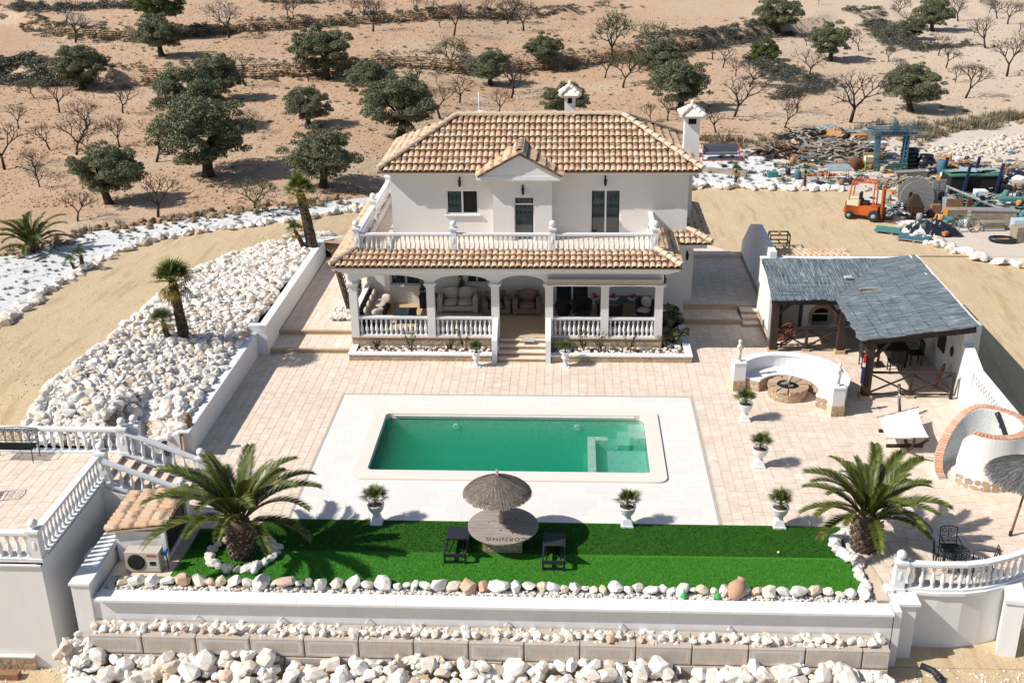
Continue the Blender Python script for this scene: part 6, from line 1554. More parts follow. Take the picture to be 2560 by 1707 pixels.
for (a, b_, lab) in ((1838, 468, 'young palm at the left of the stone edging behind the villa'), (2011, 468, 'thin young palm behind the stone edging near the forklift')):
    g = G(a / 1.08844, b_ / 1.08844); fan_palm((g[0], g[1], g[2]), .95, .07, .45, lab, (0, 0), 14, 5, a)
for dx, lab in ((0, 'left scaly palm stem beside the porch rising past the roof edge'), (.5, 'right scaly palm stem beside the porch rising past the roof edge')):
    t = thing('palm_stem', lab, 'palm', (-9.05 + dx * .8, 43.0, .4)); lean = -.55 + dx
    MB().tube([(0, 0, 0), (lean * .4, 0, .9), (lean * .8, 0, 1.9), (lean, 0, 2.7)], [.15, .13, .12, .10], 9).build('trunk', M['palmtrunk'], t)
    sc_ = MB()
    for i in range(34):
        q = i / 34
        for k in range(7):
            a = 2 * PI * (k + .5 * (i % 2)) / 7; c, s = math.cos(a), math.sin(a); c0 = Vector((lean * q, 0, 2.7 * q)); rr = .14; sc_.add([c0 + Vector((rr * c - .05 * s, rr * s + .05 * c, 0)), c0 + Vector((rr * c + .05 * s, rr * s - .05 * c, 0)), c0 + Vector(((rr + .05) * c, (rr + .05) * s, .09))], [(0, 1, 2)])
    o = sc_.build('leaf_bases', M['scale'], t); o['kind'] = 'stuff'
# ---- potted palms
def urn(loc, label, plant_label, kind='bowl', s=1.0, seed=1, size=.5):
    t = thing('urn', label, 'planter', loc, 0, 'white urns round the pool'); m = MB(); t.scale = (.8, .8, 1.0) if kind == 'bowl' else (1, 1, 1)
    if kind == 'bowl':
        m.box(-.22, -.22, 0, .22, .22, .05); m.add([(-.19, -.19, .05), (.19, -.19, .05), (.19, .19, .05), (-.19, .19, .05), (-.13, -.13, .24), (.13, -.13, .24), (.13, .13, .24), (-.13, .13, .24)], [(0, 1, 5, 4), (1, 2, 6, 5), (2, 3, 7, 6), (3, 0, 4, 7), (4, 5, 6, 7)])
        m.lathe([(.10, .24), (.13, .28), (.11, .30), (.20, .38), (.27, .48), (.295, .58), (.31, .60), (.31, .63), (.27, .63), (.25, .57)], 20)
        top = .60; rr = .25
    else:
        m.box(-.16, -.16, 0, .16, .16, .04); m.lathe([(.13, .04), (.13, .07), (.06, .14), (.05, .20), (.09, .23), (.05, .25), (.13, .31), (.15, .38), (.12, .46), (.13, .52), (.21, .58), (.22, .61), (.18, .61), (.17, .57)], 18); top = .58; rr = .17
    m.build('urn_body', M['cast'], t); MB().lathe([(rr, 0), (rr * .5, .02), (.01, .025)], 14).build('soil', M['soilpot'], t, (0, 0, top - .03))
    p = thing('potted_palm', plant_label, 'plant', (loc[0], loc[1], loc[2] + top - .01), rnd.uniform(0, 6), 'palms in the white urns'); r = random.Random(seed)
    MB().tube([(0, 0, 0), (.01, .01, .1)], [.03, .04], 6).build('stem', M['palmtrunk'], p)
    for i in range(24):
        a = i * 2.39996; el = lerp(-1.5, -.35, i / 24); sc_ = size * 1.45 * r.uniform(.7, 1.1)
        o = link('leaf', FL[i % 2], p); o.matrix_local = Matrix.Translation((0, 0, .10)) @ Matrix.Rotation(a, 4, 'Z') @ Matrix.Rotation(el, 4, 'Y') @ Matrix.Diagonal((sc_, sc_, sc_, 1))
UR = [((-5.46, 27.35), 'white bowl urn at the pool deck edge nearest the left date palm', 'short palm in the urn nearest the left date palm', 'bowl'), ((1.66, 27.42), 'white bowl urn at the lawn edge right of the thatched parasol', 'upright spiky palm in the urn right of the parasol', 'bowl'),
      ((5.92, 27.48), 'white bowl urn at the lawn edge nearest the right date palm', 'round palm in the urn nearest the right date palm', 'bowl'), ((5.9, 30.95), 'white bowl urn on the paving right of the shallow pool end', 'palm in the urn right of the shallow pool end', 'bowl'),
      ((5.9, 34.12), 'white bowl urn on the paving in front of the curved bench', 'palm in the urn in front of the curved bench', 'bowl'), ((-3.48, 38.42), 'slender white classical urn left of the porch steps', 'bushy palm in the slender urn left of the steps', 'tall'), ((-.15, 38.5), 'slender white classical urn right of the porch steps', 'dense palm in the slender urn right of the steps', 'tall')]
for i, (p, a, b_, k) in enumerate(UR): urn((p[0], p[1], 0), a, b_, k, 1, i, .46 if k == 'bowl' else .36)
# ---- plants in the planter
def leggy(loc, hh, label, seed, n=6, mat='bush'):
    t = thing('garden_plant', label, 'plant', loc); r = random.Random(seed); m = MB(); E_ = []
    for i in range(n):
        a = r.uniform(0, 6.28); d = Vector((math.cos(a) * .35, math.sin(a) * .2, 1)); p1 = d * hh * .5 * r.uniform(.7, 1); p2 = p1 + (d + Vector((r.uniform(-.3, .3), 0, .2))) * hh * .35; m.tube([(0, 0, 0), p1, p2], [.014, .01, .006], 4, False); E_ += [p1 * .7, p1, p2, p1.lerp(p2, .5)]
    m.build('stems', M['bark2'], t); o = spray(np.array([tuple(e) for e in E_]), seed, 170, .035, M[mat], 'foliage'); link('foliage', o, t)
for i, (x, hh, lab) in enumerate(((-7.4, .4, 'low sparse plant at the left end of the porch planter'), (-6.1, .9, 'leggy plant against the left porch column'), (-4.6, .45, 'small bushy plant in the left part of the planter'), (-4.0, 1.0, 'leggy plant left of the slender urn by the steps'), (.55, 1.0, 'tall leggy plant right of the steps'), (1.2, .8, 'thin plant in front of the fifth porch column'), (2.3, 1.0, 'yellow leaved plant near the right end of the railing'))):
    leggy((x, 39.5, .17), hh, lab, 40 + i, 6, 'sparseleaf' if i % 2 else 'bush')
def shrub(loc, w_, hh, label, mat, seed, n=1500, size=.05):
    t = thing('shrub', label, 'shrub', loc); r = np.random.RandomState(seed); k = 14; C = r.normal(0, .3, (k, 3)) * [w_, w_, hh * .6]; C[:, 2] = np.abs(C[:, 2]) + hh * .35
    V, F = leafcloud(r, C, r.uniform(.12, .22, k) * w_ * 1.3, n, size, .3, 1.0); link('foliage', np_mesh('foliage', V, F, M[mat]), t)
    m = MB()
    for i in range(5): c = C[i]; m.tube([(0, 0, -.05), (c[0] * .4, c[1] * .4, c[2] * .5), tuple(c)], [.03, .02, .008], 5)
    m.build('stems', M['bark2'], t)
shrub((3.95, 41.2, .17), .75, 1.55, 'tall dark leaved shrub at the right corner of the porch', 'olive', 3, 900, .07)
shrub((3.98, 40.2, .17), .75, .85, 'bright yellow green shrub at the right corner of the porch', 'sparseleaf', 4, 1300, .035)
# ================================================================== THATCHED PARASOLS
def thatch(t, R, zr, za, mat, n=5200, seed=1, c=(0, 0)):
    r = np.random.RandomState(seed); MB().lathe([(R * .97, zr + .02), (R * .5, lerp(zr, za, .5) - .0), (.03, za - .03)], 28, (c[0], c[1], 0)).build('canopy_base', mat, t)
    a = r.uniform(0, 2 * PI, n); q = r.uniform(0, .92, n) ** .7; L = r.uniform(.2, .42, n); q2 = np.minimum(q + L / R, 1.05 + r.uniform(-.03, .06, n)); az = a + r.normal(0, .035, n)
    def pt(q, a, o): return np.stack([c[0] + R * q * np.cos(a), c[1] + R * q * np.sin(a), za + (zr - za) * q + o], 1)
    o1 = r.uniform(.0, .025, n); p0 = pt(q, a, o1 + .012); p1 = pt(q2, az, o1 * .6 + .004 - np.maximum(0, q2 - .98) * .5)
    sd_ = np.stack([-np.sin(a), np.cos(a), np.zeros(n)], 1) * r.uniform(.004, .011, n)[:, None]
    V = np.stack([p0 - sd_ * .4, p0 + sd_ * .4, p1 + sd_, p1 - sd_], 1).reshape(-1, 3)
    o = link('thatch', np_mesh('thatch', V, np.arange(4 * n).reshape(-1, 4), mat), t); o['kind'] = 'stuff'
um = thing('thatched_parasol', 'brown thatched parasol on a wooden pole through the round spool table', 'parasol', (-1.80, 26.44, .64))
thatch(um, .86, 1.0, 1.44, M['thatch'], 6500, 1, (-.13, .03))
MB().tube([(0, 0, -.02), (-.06, .01, .7), (-.13, .03, 1.62)], [.055, .05, .035], 8).build('pole', M['greywood'], um)
for k in range(8):
    a = k * PI / 4 + .2; MB().tube([(-.12, .02, .62), (-.13 + .68 * math.cos(a), .03 + .68 * math.sin(a), 1.04)], .012, 4).build('rib', M['oldwood'], um)
MB().tube([(-.14, .03, 1.44), (-.12, .03, 1.56)], [.05, .02], 6).build('finial', M['brownwood'], um)
lan = thing('hanging_lantern', 'small dark lantern hanging left under the thatched parasol', 'lantern', (-2.06, 26.2, 1.3)); MB().lathe([(.02, .14), (.07, .10), (.08, 0), (.07, -.12), (.02, -.15)], 8).tube([(0, 0, .13), (.02, .03, .4)], .006, 4).build('lantern_body', M['darkwood'], lan)
lan = thing('hanging_basket', 'dark rounded basket hanging right under the thatched parasol', 'basket', (-1.6, 26.3, 1.45)); MB().lathe([(.13, .08), (.125, 0), (.07, -.09), (.01, -.12)], 10).tube([(0, 0, .06), (.0, .03, .3)], .006, 4).build('basket_body', M['darkwood'], lan)
tb_ = thing('spool_table', 'round table made of a weathered cable spool top on a stone block base', 'table', (-1.78, 26.36, 0))
MB().box(-.52, -.45, 0, .52, .45, .56).build('pedestal', M['mortar'], tb_)
stone_face(tb_, (-.52, -.45), (.52, -.45), 0, .55, .15); stone_face(tb_, (.52, -.45), (.52, .45), 0, .55, .16)
for i in range(12):
    y0 = -.965 + 1.93 * i / 12; y1 = y0 + 1.93 / 12 - .008; ym = (y0 + y1) / 2; n = 6; pts = []
    def hx(y): return math.sqrt(max(.001, .965 ** 2 - y * y))
    for k in range(n + 1): y = lerp(y0, y1, k / n); pts.append((hx(min(.96, max(-.96, y))), y))
    for k in range(n, -1, -1): y = lerp(y0, y1, k / n); pts.append((-hx(min(.96, max(-.96, y))), y))
    zz = .60 + rnd.uniform(0, .006); MB().prism(pts, .56, zz).build('plank', M['greywood'], tb_)
tc = bpy.data.curves.new('lettering', 'FONT'); tc.body = 'CORNING'; tc.size = .20; tc.align_x = 'CENTER'; tc.extrude = .001; tc.space_character = 1.25; tc.materials.append(M['dark'])
tmp = bpy.data.objects.new('tmp', tc); COL.objects.link(tmp); tme = bpy.data.meshes.new_from_object(tmp); bpy.data.objects.remove(tmp); tme.name = 'lettering'; to = link('lettering', tme, tb_, (.12, -.66, .609), (0, 0, PI))
for (x, y) in ((-.05, -.28), (.28, -.42), (-.4, .1), (.35, .3), (-.15, .45)): MB().lathe([(.022, .0), (.022, .008)], 8).build('bolt', M['dark'], tb_, (x, y, .603))
# ---- loungers
def lounger(loc, label, ang):
    t = thing('sun_lounger', label, 'sun lounger', loc, 0, 'black sun loungers on the lawn'); W = .28; mt = M['plasticblack']
    MB().beam((-W, 0, .30), (-W, 1.36, .30), .05, .08).beam((W, 0, .30), (W, 1.36, .30), .05, .08).beam((-W, .02, .28), (W, .02, .28), .05, .09).beam((-W, 1.34, .30), (W, 1.34, .30), .05, .06).build('frame', mt, t)
    for x in (-W, W):
        for y in (.06, 1.28): MB().beam((x, y, 0), (x, y, .30), .055).build('leg', mt, t)
    MB().beam((-W, .06, .07), (W, .06, .07), .035).build('stretcher', mt, t)
    MB().box(-W + .03, .70, .325, W - .03, 1.36, .35).build('seat', mt, t)
    h_ = Vector((0, .70, .33)); d = Vector((0, -math.cos(ang), math.sin(ang))); b = MB(); L = .70
    b.beam(h_ + Vector((-W + .06, 0, 0)), h_ + Vector((-W + .06, 0, 0)) + d * L, .04); b.beam(h_ + Vector((W - .06, 0, 0)), h_ + Vector((W - .06, 0, 0)) + d * L, .04)
    B_ = b.build('backrest_frame', mt, t); n = Vector((0, math.sin(ang), math.cos(ang))) * .015
    q = [h_ + Vector((-W + .04, 0, 0)) + n, h_ + Vector((W - .04, 0, 0)) + n, h_ + Vector((W - .04, 0, 0)) + d * L + n, h_ + Vector((-W + .04, 0, 0)) + d * L + n]
    MB().add(q + [p - n * 1.4 for p in q], [(0, 1, 2, 3), (7, 6, 5, 4), (0, 4, 5, 1), (2, 6, 7, 3), (1, 5, 6, 2), (3, 7, 4, 0)]).build('sling', mt, t)
    e = h_ + d * .5
    for x in (-.2, .2): MB().beam((x, e.y, e.z), (x, .15, .30), .022).beam((x, .32, .12), (x * .4, .75, .28), .02).build('strut', M['iron'], t)
lounger((-3.02, 25.30, 0), 'black sun lounger on the lawn left of the spool table', .62); lounger((-.38, 25.05, 0), 'black sun lounger right of the spool table, half in parasol shade', .62)
# second parasol
u2 = thing('grey_parasol', 'dark grey thatched parasol cut by the right edge of the picture', 'parasol', (12.19, 27.16, 0)); thatch(u2, 1.12, 1.78, 2.22, M['thatchdark'], 6500, 5, (.42, .28))
MB().tube([(0, 0, .0), (.2, .12, 1.1), (.42, .28, 2.2)], [.035, .033, .03], 8).build('pole', M['brownwood'], u2); MB().lathe([(.05, 0), (.05, .14), (.04, .15)], 8).build('foot_sleeve', M['plasticblack'], u2)
# ---- shed, unit
sh_ = thing('pump_shed', 'small white pump shed with clay tile roof and dark louvred door', 'shed')
MB().box(-12.15, 25.25, 0, -10.9, 27.1, .92).build('walls', M['render'], sh_)
MB().prism([(-10.9, 25.2), (-10.78, 25.2), (-10.78, 25.32), (-10.9, 25.32)], 0, .98).prism([(-10.9, 26.95), (-10.78, 26.95), (-10.78, 27.12), (-10.9, 27.12)], 0, 1.0).prism([(-10.9, 25.32), (-10.8, 25.32), (-10.8, 26.95), (-10.9, 26.95)], 0, .1).build('door_surround', M['render'], sh_)
dd = MB().box(-10.9, 25.34, .1, -10.86, 26.93, .90).build('door', M['iron'], sh_)
for k in range(9): MB().box(-10.86, 25.42, .16 + .08 * k, -10.845, 26.10, .21 + .08 * k).box(-10.86, 26.18, .16 + .08 * k, -10.845, 26.85, .21 + .08 * k).build('louvre', M['plasticblack'], dd)
srf = Vector((-10.72, 0, 1.16)) - Vector((-12.35, 0, .96)); sb_ = MB(); slope_sheet(sb_, (-12.35, 27.15, .96), (0, -1, 0), srf, [(0, 0), (2.0, 0), (2.0, srf.length), (0, srf.length)]); srr_ = sb_.build('roof', M['step'], sh_)
singles(srr_, tile_mats((-12.35, 27.15, .98), (0, -1, 0), srf, [(0, 0), (2.0, 0), (2.0, srf.length), (0, srf.length)], .20, .42))
ac = thing('air_conditioner', 'cream outdoor air conditioning unit with round black fan grille', 'air conditioner', (-11.27, 24.66, .012)); m = MB(); m.box(-.46, 0, .04, .46, .36, .62); m.box(-.40, .05, 0, -.32, .3, .04).box(.32, .05, 0, .40, .3, .04); m.build('casing', M['cream'], ac)
MB().lathe([(.235, 0), (.235, .02), (.20, .025)], 24).build('fan_grille', M['dark'], ac, (-.16, -.0, .34), (PI / 2, 0, 0))
for k in range(6): MB().box(.12, -.006, .12 + .05 * k, .44, .0, .135 + .05 * k).build('groove', M['cast'], ac)
MB().box(.14, -.012, .52, .38, 0, .565).build('nameplate', plain('red_label', (.42, .05, .05)), ac); MB().box(.2, -.012, .25, .36, 0, .36).build('terminal_cover', M['dark'], ac)
MB().tube([(.47, .2, .45), (.56, .2, .55), (.60, .22, .3), (.62, .15, .05)], .018, 6).build('pipe', M['plasticblack'], ac)
vb = thing('blue_valve', 'bright blue cloth tied beside the air conditioning unit', 'cloth', (-10.72, 24.9, .50)); MB().ball((0, 0, 0), (.06, .06, .10), 8, 6).ball((.05, 0, .08), (.05, .05, .06), 8, 6).build('cloth', plain('blue', (.03, .22, .60)), vb)
# milk cans
for (x, y, z, lab) in ((-12.12, 31.45, .95, 'old rusty milk can on top of the retaining wall corner'), (-12.37, 29.94, .72, 'old rusty milk can on the low pillar by the stairs')):
    t = thing('milk_can', lab, 'milk can', (x, y, z)); MB().lathe([(.12, 0), (.125, .02), (.125, .24), (.13, .25), (.07, .33), (.065, .38), (.09, .40), (.085, .43), (.02, .435)], 14).build('can', M['brownwood'], t); MB().tube([(.11, 0, .28), (.16, 0, .26), (.13, 0, .18)], .012, 5).build('handle', M['brownwood'], t)
# balls and jar
for (x, y, s, lab) in ((-8.3, 24.72, .10, 'white round stone ball beside the left palm ring'), (5.68, 26.1, .035, 'tiny white ball lying on the dark strip of lawn')):
    t = thing('stone_ball', lab, 'ball', (x, y, s)); MB().ball((0, 0, 0), s, 12, 8).build('ball', M['cast'], t)
jr = thing('terracotta_jar', 'tilted terracotta jar lying among the white rocks', 'jar', (4.28, 24.1, .20)); m = MB(); m.lathe([(.05, -.28), (.14, -.22), (.235, -.05), (.24, .06), (.16, .20), (.11, .26), (.13, .32), (.11, .33), (.08, .27)], 20); m.build('jar', M['terracotta'], jr, (0, 0, 0), (-.75, .75, 0))
gg = NT('green_glass'); gg.col((.05, .35, .08)).fin(.1, 0, .6)
for (x, lab) in ((2.95, 'green glass bottle neck poking out left of the jar'), (3.81, 'green glass bottle closest to the terracotta jar')):
    t = thing('glass_bottle', lab, 'bottle', (x, 24.02, .0)); MB().lathe([(.10, 0), (.11, .06), (.05, .12), (.02, .16), (.02, .22), (.026, .225)], 12).build('bottle', gg.m, t)
# ---- iron furniture
def iron_bench(loc, rz, W, label, cat='bench', group=None, scroll=True):
    t = thing(('iron_' + cat), label, cat, loc, rz, group); m = MB()
    for sx in (-1, 1):
        MB().tube([(sx * W, .0, 0), (sx * W, .03, .42), (sx * W, .06, .44), (sx * W, .12, .86)], .014, 5).build('leg', M['iron'], t); MB().tube([(sx * W, -.46, 0), (sx * W, -.43, .40), (sx * W, -.42, .62), (sx * W, .05, .64)], .014, 5).build('leg', M['iron'], t)
    s = MB()
    for k in range(9): s.beam((-W, -.42 + .052 * k, .42), (W, -.42 + .052 * k, .42), .03, .012)
    s.build('seat', M['iron'], t)
    b = MB(); b.tube([(-W, .12, .86), (0, .13, .90), (W, .12, .86)], .014, 5); b.tube([(-W, .06, .48), (W, .06, .48)], .012, 5); n = max(2, int(W * 2 / .22))
    for i in range(n + 1): x = -W + 2 * W * i / n; b.tube([(x, .06, .48), (x, .12, .87)], .010, 4)
    for i in range(n):
        for j in range(2):
            cx = -W + 2 * W * (i + .5) / n; cz = .58 + .18 * j; rr = W / n * .62
            b.tube([(cx + rr * math.cos(q * .7), .075 + .07 * (cz - .48) / .4, cz + rr * .8 * math.sin(q * .7)) for q in range(10)], .008, 3); b.tube([(cx - rr * .5 + rr * .4 * math.cos(q * .9), .08 + .07 * (cz - .48) / .4, cz + rr * .4 * math.sin(q * .9)) for q in range(7)], .006, 3)
    b.build('backrest', M['iron'], t); return t
iron_bench((-16.6, 29.25, 1.0), 0, .62, 'black scrolled iron bench against the rear patio balustrade')
iron_bench((-16.45, 26.7, 1.0), -1.45, .26, 'black scrolled iron chair at the left picture edge', 'chair')
def iron_table(loc, label, R=.36):
    t = thing('iron_table', label, 'table', loc); b = MB(); b.tube([(R * math.cos(q * PI / 10), R * math.sin(q * PI / 10), .7) for q in range(21)], .016, 5)
    for k in range(12): a = k * PI / 6; b.tube([(.04 * math.cos(a), .04 * math.sin(a), .7), (R * .5 * math.cos(a + .3), R * .5 * math.sin(a + .3), .7), (R * math.cos(a), R * math.sin(a), .7)], .011, 4)
    for rr in (.12, .22, .29): b.tube([(rr * math.cos(q * PI / 8), rr * math.sin(q * PI / 8), .7) for q in range(17)], .013, 4)
    b.build('top', M['iron'], t)
    for k in range(3): a = k * 2.094 + .4; MB().tube([(.05 * math.cos(a), .05 * math.sin(a), .66), (.07 * math.cos(a), .07 * math.sin(a), .25), (.26 * math.cos(a), .26 * math.sin(a), .0)], .016, 5).build('leg', M['iron'], t)
iron_table((10.02, 25.25, 0), 'round black iron lattice table beside the right date palm'); iron_table((-17.2, 25.0, 1.0), 'round black iron table on the patio at the left edge', .5)
iron_bench((10.12, 26.05, 0), 0, .22, 'black iron chair behind the lattice table by the palm', 'chair'); iron_bench((10.95, 25.15, 0), -1.8, .22, 'black iron chair right of the lattice table', 'chair'); iron_bench((9.6, 25.35, 0), 1.2, .22, 'black iron chair on the palm side of the lattice table', 'chair')
# ---- hammock
hm = thing('hammock', 'white cloth hammock hung on a curved dark wooden stand', 'hammock')
A = Vector((11.02, 34.65, 1.15)); B = Vector((10.55, 31.05, .95)); S = MB()
c = [Vector((10.70 + .04, 32.3, .12)), Vector((10.9, 33.3, .12))]
S.tube([A, Vector((11.02, 34.35, .55)), Vector((10.95, 33.8, .12)), (c[0] + c[1]) / 2, Vector((10.70, 31.9, .12)), Vector((10.62, 31.35, .5)), B], .05, 6); S.build('stand', M['darkwood'], hm)
for y, x0, x1 in ((32.30, 10.12, 11.28), (33.35, 10.15, 11.4)): MB().beam((x0, y, .05), (x1, y + .05, .05), .09).build('foot', M['darkwood'], hm)
MB().tube([(10.75, 32.3, .10), (11.05, 32.1, .18), (11.2, 31.75, .55)], .05, 6).build('curved_arm', M['darkwood'], hm)
q = [Vector(P(*p_, z_)) for p_, z_ in (((2120 + 400 / 5.227, 850 + 1005 / 5.227), .62), ((2120 + 900 / 5.227, 850 + 880 / 5.227), .62), ((2120 + 1055 / 5.227, 850 + 1275 / 5.227), .62), ((2120 + 530 / 5.227, 850 + 1282 / 5.227), .62))]
m = MB(); N1, N2 = 14, 10; vs = []
for i in range(N1 + 1):
    for j in range(N2 + 1):
        u, v = j / N2, i / N1; p = q[0].lerp(q[1], u).lerp(q[3].lerp(q[2], u), v); p.z -= .16 * math.sin(PI * v) * (.6 + .4 * math.sin(PI * u)) + .012 * math.sin(u * 22 + v * 2); vs.append(p)
m.add(vs, [(i * (N2 + 1) + j, i * (N2 + 1) + j + 1, (i + 1) * (N2 + 1) + j + 1, (i + 1) * (N2 + 1) + j) for i in range(N1) for j in range(N2)], True); m.build('cloth', M['canvas'], hm)
for a, b_, e in ((q[0], q[1], A), (q[3], q[2], B)):
    d = (b_ - a).normalized() * .08; MB().tube([a - d, b_ + d], .016, 5).build('spreader_bar', M['brownwood'], hm); ro = MB()
    for k in range(9): ro.tube([a.lerp(b_, k / 8), e.lerp(a.lerp(b_, .5), .35), e] if k % 1 == 0 else [], .004, 3, False)
    ro.build('cords', M['canvas'], hm)
# ---- items in the pergola
def wheel(name, label, loc, R, rot, mat):
    t = thing(name, label, 'wheel', loc); t.rotation_euler = rot; m = MB()
    m.tube([(R * math.cos(k * PI / 12), 0, R * math.sin(k * PI / 12)) for k in range(25)], .035, 6); m.build('rim', mat, t); MB().ball((0, 0, 0), .08, 8, 6).build('hub', mat, t)
    for k in range(10): a = k * PI / 5; MB().beam((0, 0, 0), (R * math.cos(a), 0, R * math.sin(a)), .035).build('spoke', mat, t)
redw = wood('red_brown_wood', (.16, .045, .03), (.30, .10, .07), (9, 9, 9))
wheel('wagon_wheel', 'red brown wagon wheel leaning behind the left timber railing', (8.35, 40.55, .52), .50, (.25, 0, .5), redw); wheel('wagon_wheel', 'red brown wagon wheel leaning on the pebbled wall of the pergola', (13.05, 36.75, .50), .46, (.2, 0, 1.05), redw)
flg = thing('flag_banner', 'rolled red and navy flag hanging on the middle pergola post', 'flag', (10.12, 35.80, 1.2)); MB().cbox((0, 0, .35), (.07, .05, .30)).build('red_part', plain('red', (.55, .03, .03)), flg); MB().cbox((0, 0, .13), (.08, .055, .14)).build('white_part', M['canvas'], flg); MB().cbox((-.01, 0, -.25), (.10, .055, .62)).build('navy_part', plain('navy', (.03, .03, .12)), flg)
wdw = thing('wall_shutter', 'dark wooden shutter on the pebbled pergola wall', 'shutter', (13.47, 38.2, 1.35)); MB().box(-.03, -.35, -.45, .03, .35, .45).build('panel', M['darkwood'], wdw); wpl = thing('wall_plaque', 'dark oval plaque on the pebbled pergola wall', 'plaque', (13.47, 37.1, 1.3)); MB().ball((0, 0, 0), (.03, .14, .2), 12, 8).build('plaque', M['darkwood'], wpl)
tbl = thing('dining_table', 'dark table in the shade under the side reed roof', 'table', (11.9, 39.4, 0)); MB().box(-.6, -.9, .70, .6, .9, .75).build('top', M['darkwood'], tbl)
for sx in (-.5, .5):
    for sy in (-.8, .8): MB().box(sx - .04, sy - .04, 0, sx + .04, sy + .04, .70).build('leg', M['darkwood'], tbl)
for i, (x, y, rz, lab) in enumerate(((11.0, 38.7, 1.57, 'dark chair left of the shaded pergola table'), (12.85, 39.0, -1.57, 'dark chair right of the shaded pergola table'), (11.9, 38.2, 3.1, 'dark chair at the near end of the shaded pergola table'))):
    t = thing('garden_chair', lab, 'chair', (x, y, 0), rz); MB().box(-.24, -.24, .42, .24, .24, .46).build('seat', M['wicker'], t); MB().box(-.24, .20, .46, .24, .25, .92).build('backrest', M['wicker'], t)
    for sx in (-.2, .2):
        for sy in (-.2, .2): MB().box(sx - .02, sy - .02, 0, sx + .02, sy + .02, .42).build('leg', M['wicker'], t)
# ---- porch furniture (floor z .6)
def sofa(loc, rz, W, seats, mat, name, label, cat):
    t = thing(name, label, cat, loc, rz); w2 = W / 2
    MB().box(-w2 + .04, -.42, .08, w2 - .04, .38, .28).build('base', mat, t)
    for sx in (-1, 1): m = MB(); m.box(sx * w2 - .10, -.44, .04, sx * w2 + .10, .40, .52); m.tube([(sx * w2, -.45, .54), (sx * w2, .36, .54)], .115, 8); m.build('armrest', mat, t)
    sw = (W - .24) / seats
    for i in range(seats):
        cx = -w2 + .12 + sw * (i + .5)
        m = MB(); m.pillow((cx, -.10, .36), (sw * .49, .34, .10)); m.build('seat_cushion', mat, t); MB().pillow((cx, .24, .62), (sw * .48, .13, .30)).build('back_cushion', mat, t)
    MB().box(-w2, .28, .08, w2, .42, .80).build('back', mat, t)
sofa((-4.55, 42.85, .6), 0, 1.45, 2, M['cream'], 'sofa', 'cream two seat sofa on the porch between the second and third columns', 'sofa')
sofa((-1.72, 42.6, .6), .0, .95, 1, M['brownsofa'], 'armchair', 'brown armchair in the middle of the open porch bay', 'armchair'); sofa((-3.0, 42.5, .6), .15, .9, 1, M['brownsofa'], 'armchair', 'brown armchair half hidden behind the third column', 'armchair')
t = thing('side_table', 'small brown box table between the two brown armchairs', 'table', (-2.36, 42.7, .6)); MB().box(-.19, -.2, 0, .19, .2, .42).box(-.21, -.22, .42, .21, .22, .45).build('body', M['brownsofa'], t)
ws = thing('wicker_sofa', 'dark wicker corner seat with cream cushions along the left parapet', 'sofa', (-7.75, 41.9, .6)); MB().box(-.42, -1.35, 0, .3, 1.3, .34).build('base', M['wicker'], ws); MB().box(-.50, -1.35, .34, -.38, 1.3, .74).build('back', M['wicker'], ws)
for y in (-.95, -.25, .45, 1.05): MB().pillow((-.02, y, .40), (.32, .33, .07)).build('seat_cushion', M['cream'], ws); MB().pillow((-.28, y, .60), (.08, .27, .2)).build('back_cushion', M['cream'], ws)
for i, (x, y, z, rx) in enumerate(((-7.6, 41.0, 1.12, .5), (-7.45, 42.6, 1.15, -.4))): t = thing('scatter_cushion', ('light cushion on the near end of the wicker seat', 'light cushion on the far end of the wicker seat')[i], 'cushion', (x, y, z), rx); MB().pillow((0, 0, 0), (.22, .10, .2)).build('cushion', M['cream'], t)
t = thing('coffee_table', 'dark wicker coffee table with glass top in front of the wicker seat', 'table', (-6.55, 41.6, .6)); MB().box(-.38, -.4, 0, .38, .4, .36).build('body', M['wicker'], t); MB().box(-.42, -.44, .36, .42, .44, .375).build('glass_top', M['glass'], t)
t = thing('chest', 'dark wicker chest against the porch wall beside the second column', 'chest', (-5.85, 43.15, .6)); MB().box(-.32, -.25, 0, .32, .25, .46).box(-.34, -.27, .46, .34, .27, .5).build('body', M['wicker'], t)
t = thing('porch_table', 'long dark dining table on the right part of the porch', 'table', (2.15, 42.6, .6)); MB().box(-1.15, -.45, .52, 1.15, .45, .56).build('top', plain('slate_top', (.10, .11, .11), .4), t)
for sx in (-1.0, 1.0):
    for sy in (-.35, .35): MB().box(sx - .04, sy - .04, 0, sx + .04, sy + .04, .52).build('leg', M['wicker'], t)
for x, lab in ((1.0, 'white boat shaped flower bowl at the left end of the porch table'), (1.75, 'white boat shaped flower bowl in the middle of the porch table'), (2.55, 'white boat shaped flower bowl at the right of the porch table')):
    t = thing('flower_bowl', lab, 'bowl', (x, 42.5, 1.161)); MB().add([(-.2, -.07, .10), (.2, -.07, .10), (.26, .0, .11), (.2, .07, .10), (-.2, .07, .10), (-.26, 0, .11), (-.12, -.04, 0), (.12, -.04, 0), (.12, .04, 0), (-.12, .04, 0)], [(0, 1, 7, 6), (1, 2, 7), (2, 3, 8, 7), (3, 4, 9, 8), (4, 5, 9), (5, 0, 6, 9), (6, 7, 8, 9)]).build('bowl', M['cast'], t)
    link('flowers', spray(np.random.RandomState(int(x * 10)).normal(0, .05, (30, 3)) + [0, 0, .16], 3, 120, .03, M['flower'], 'flowers'), t)
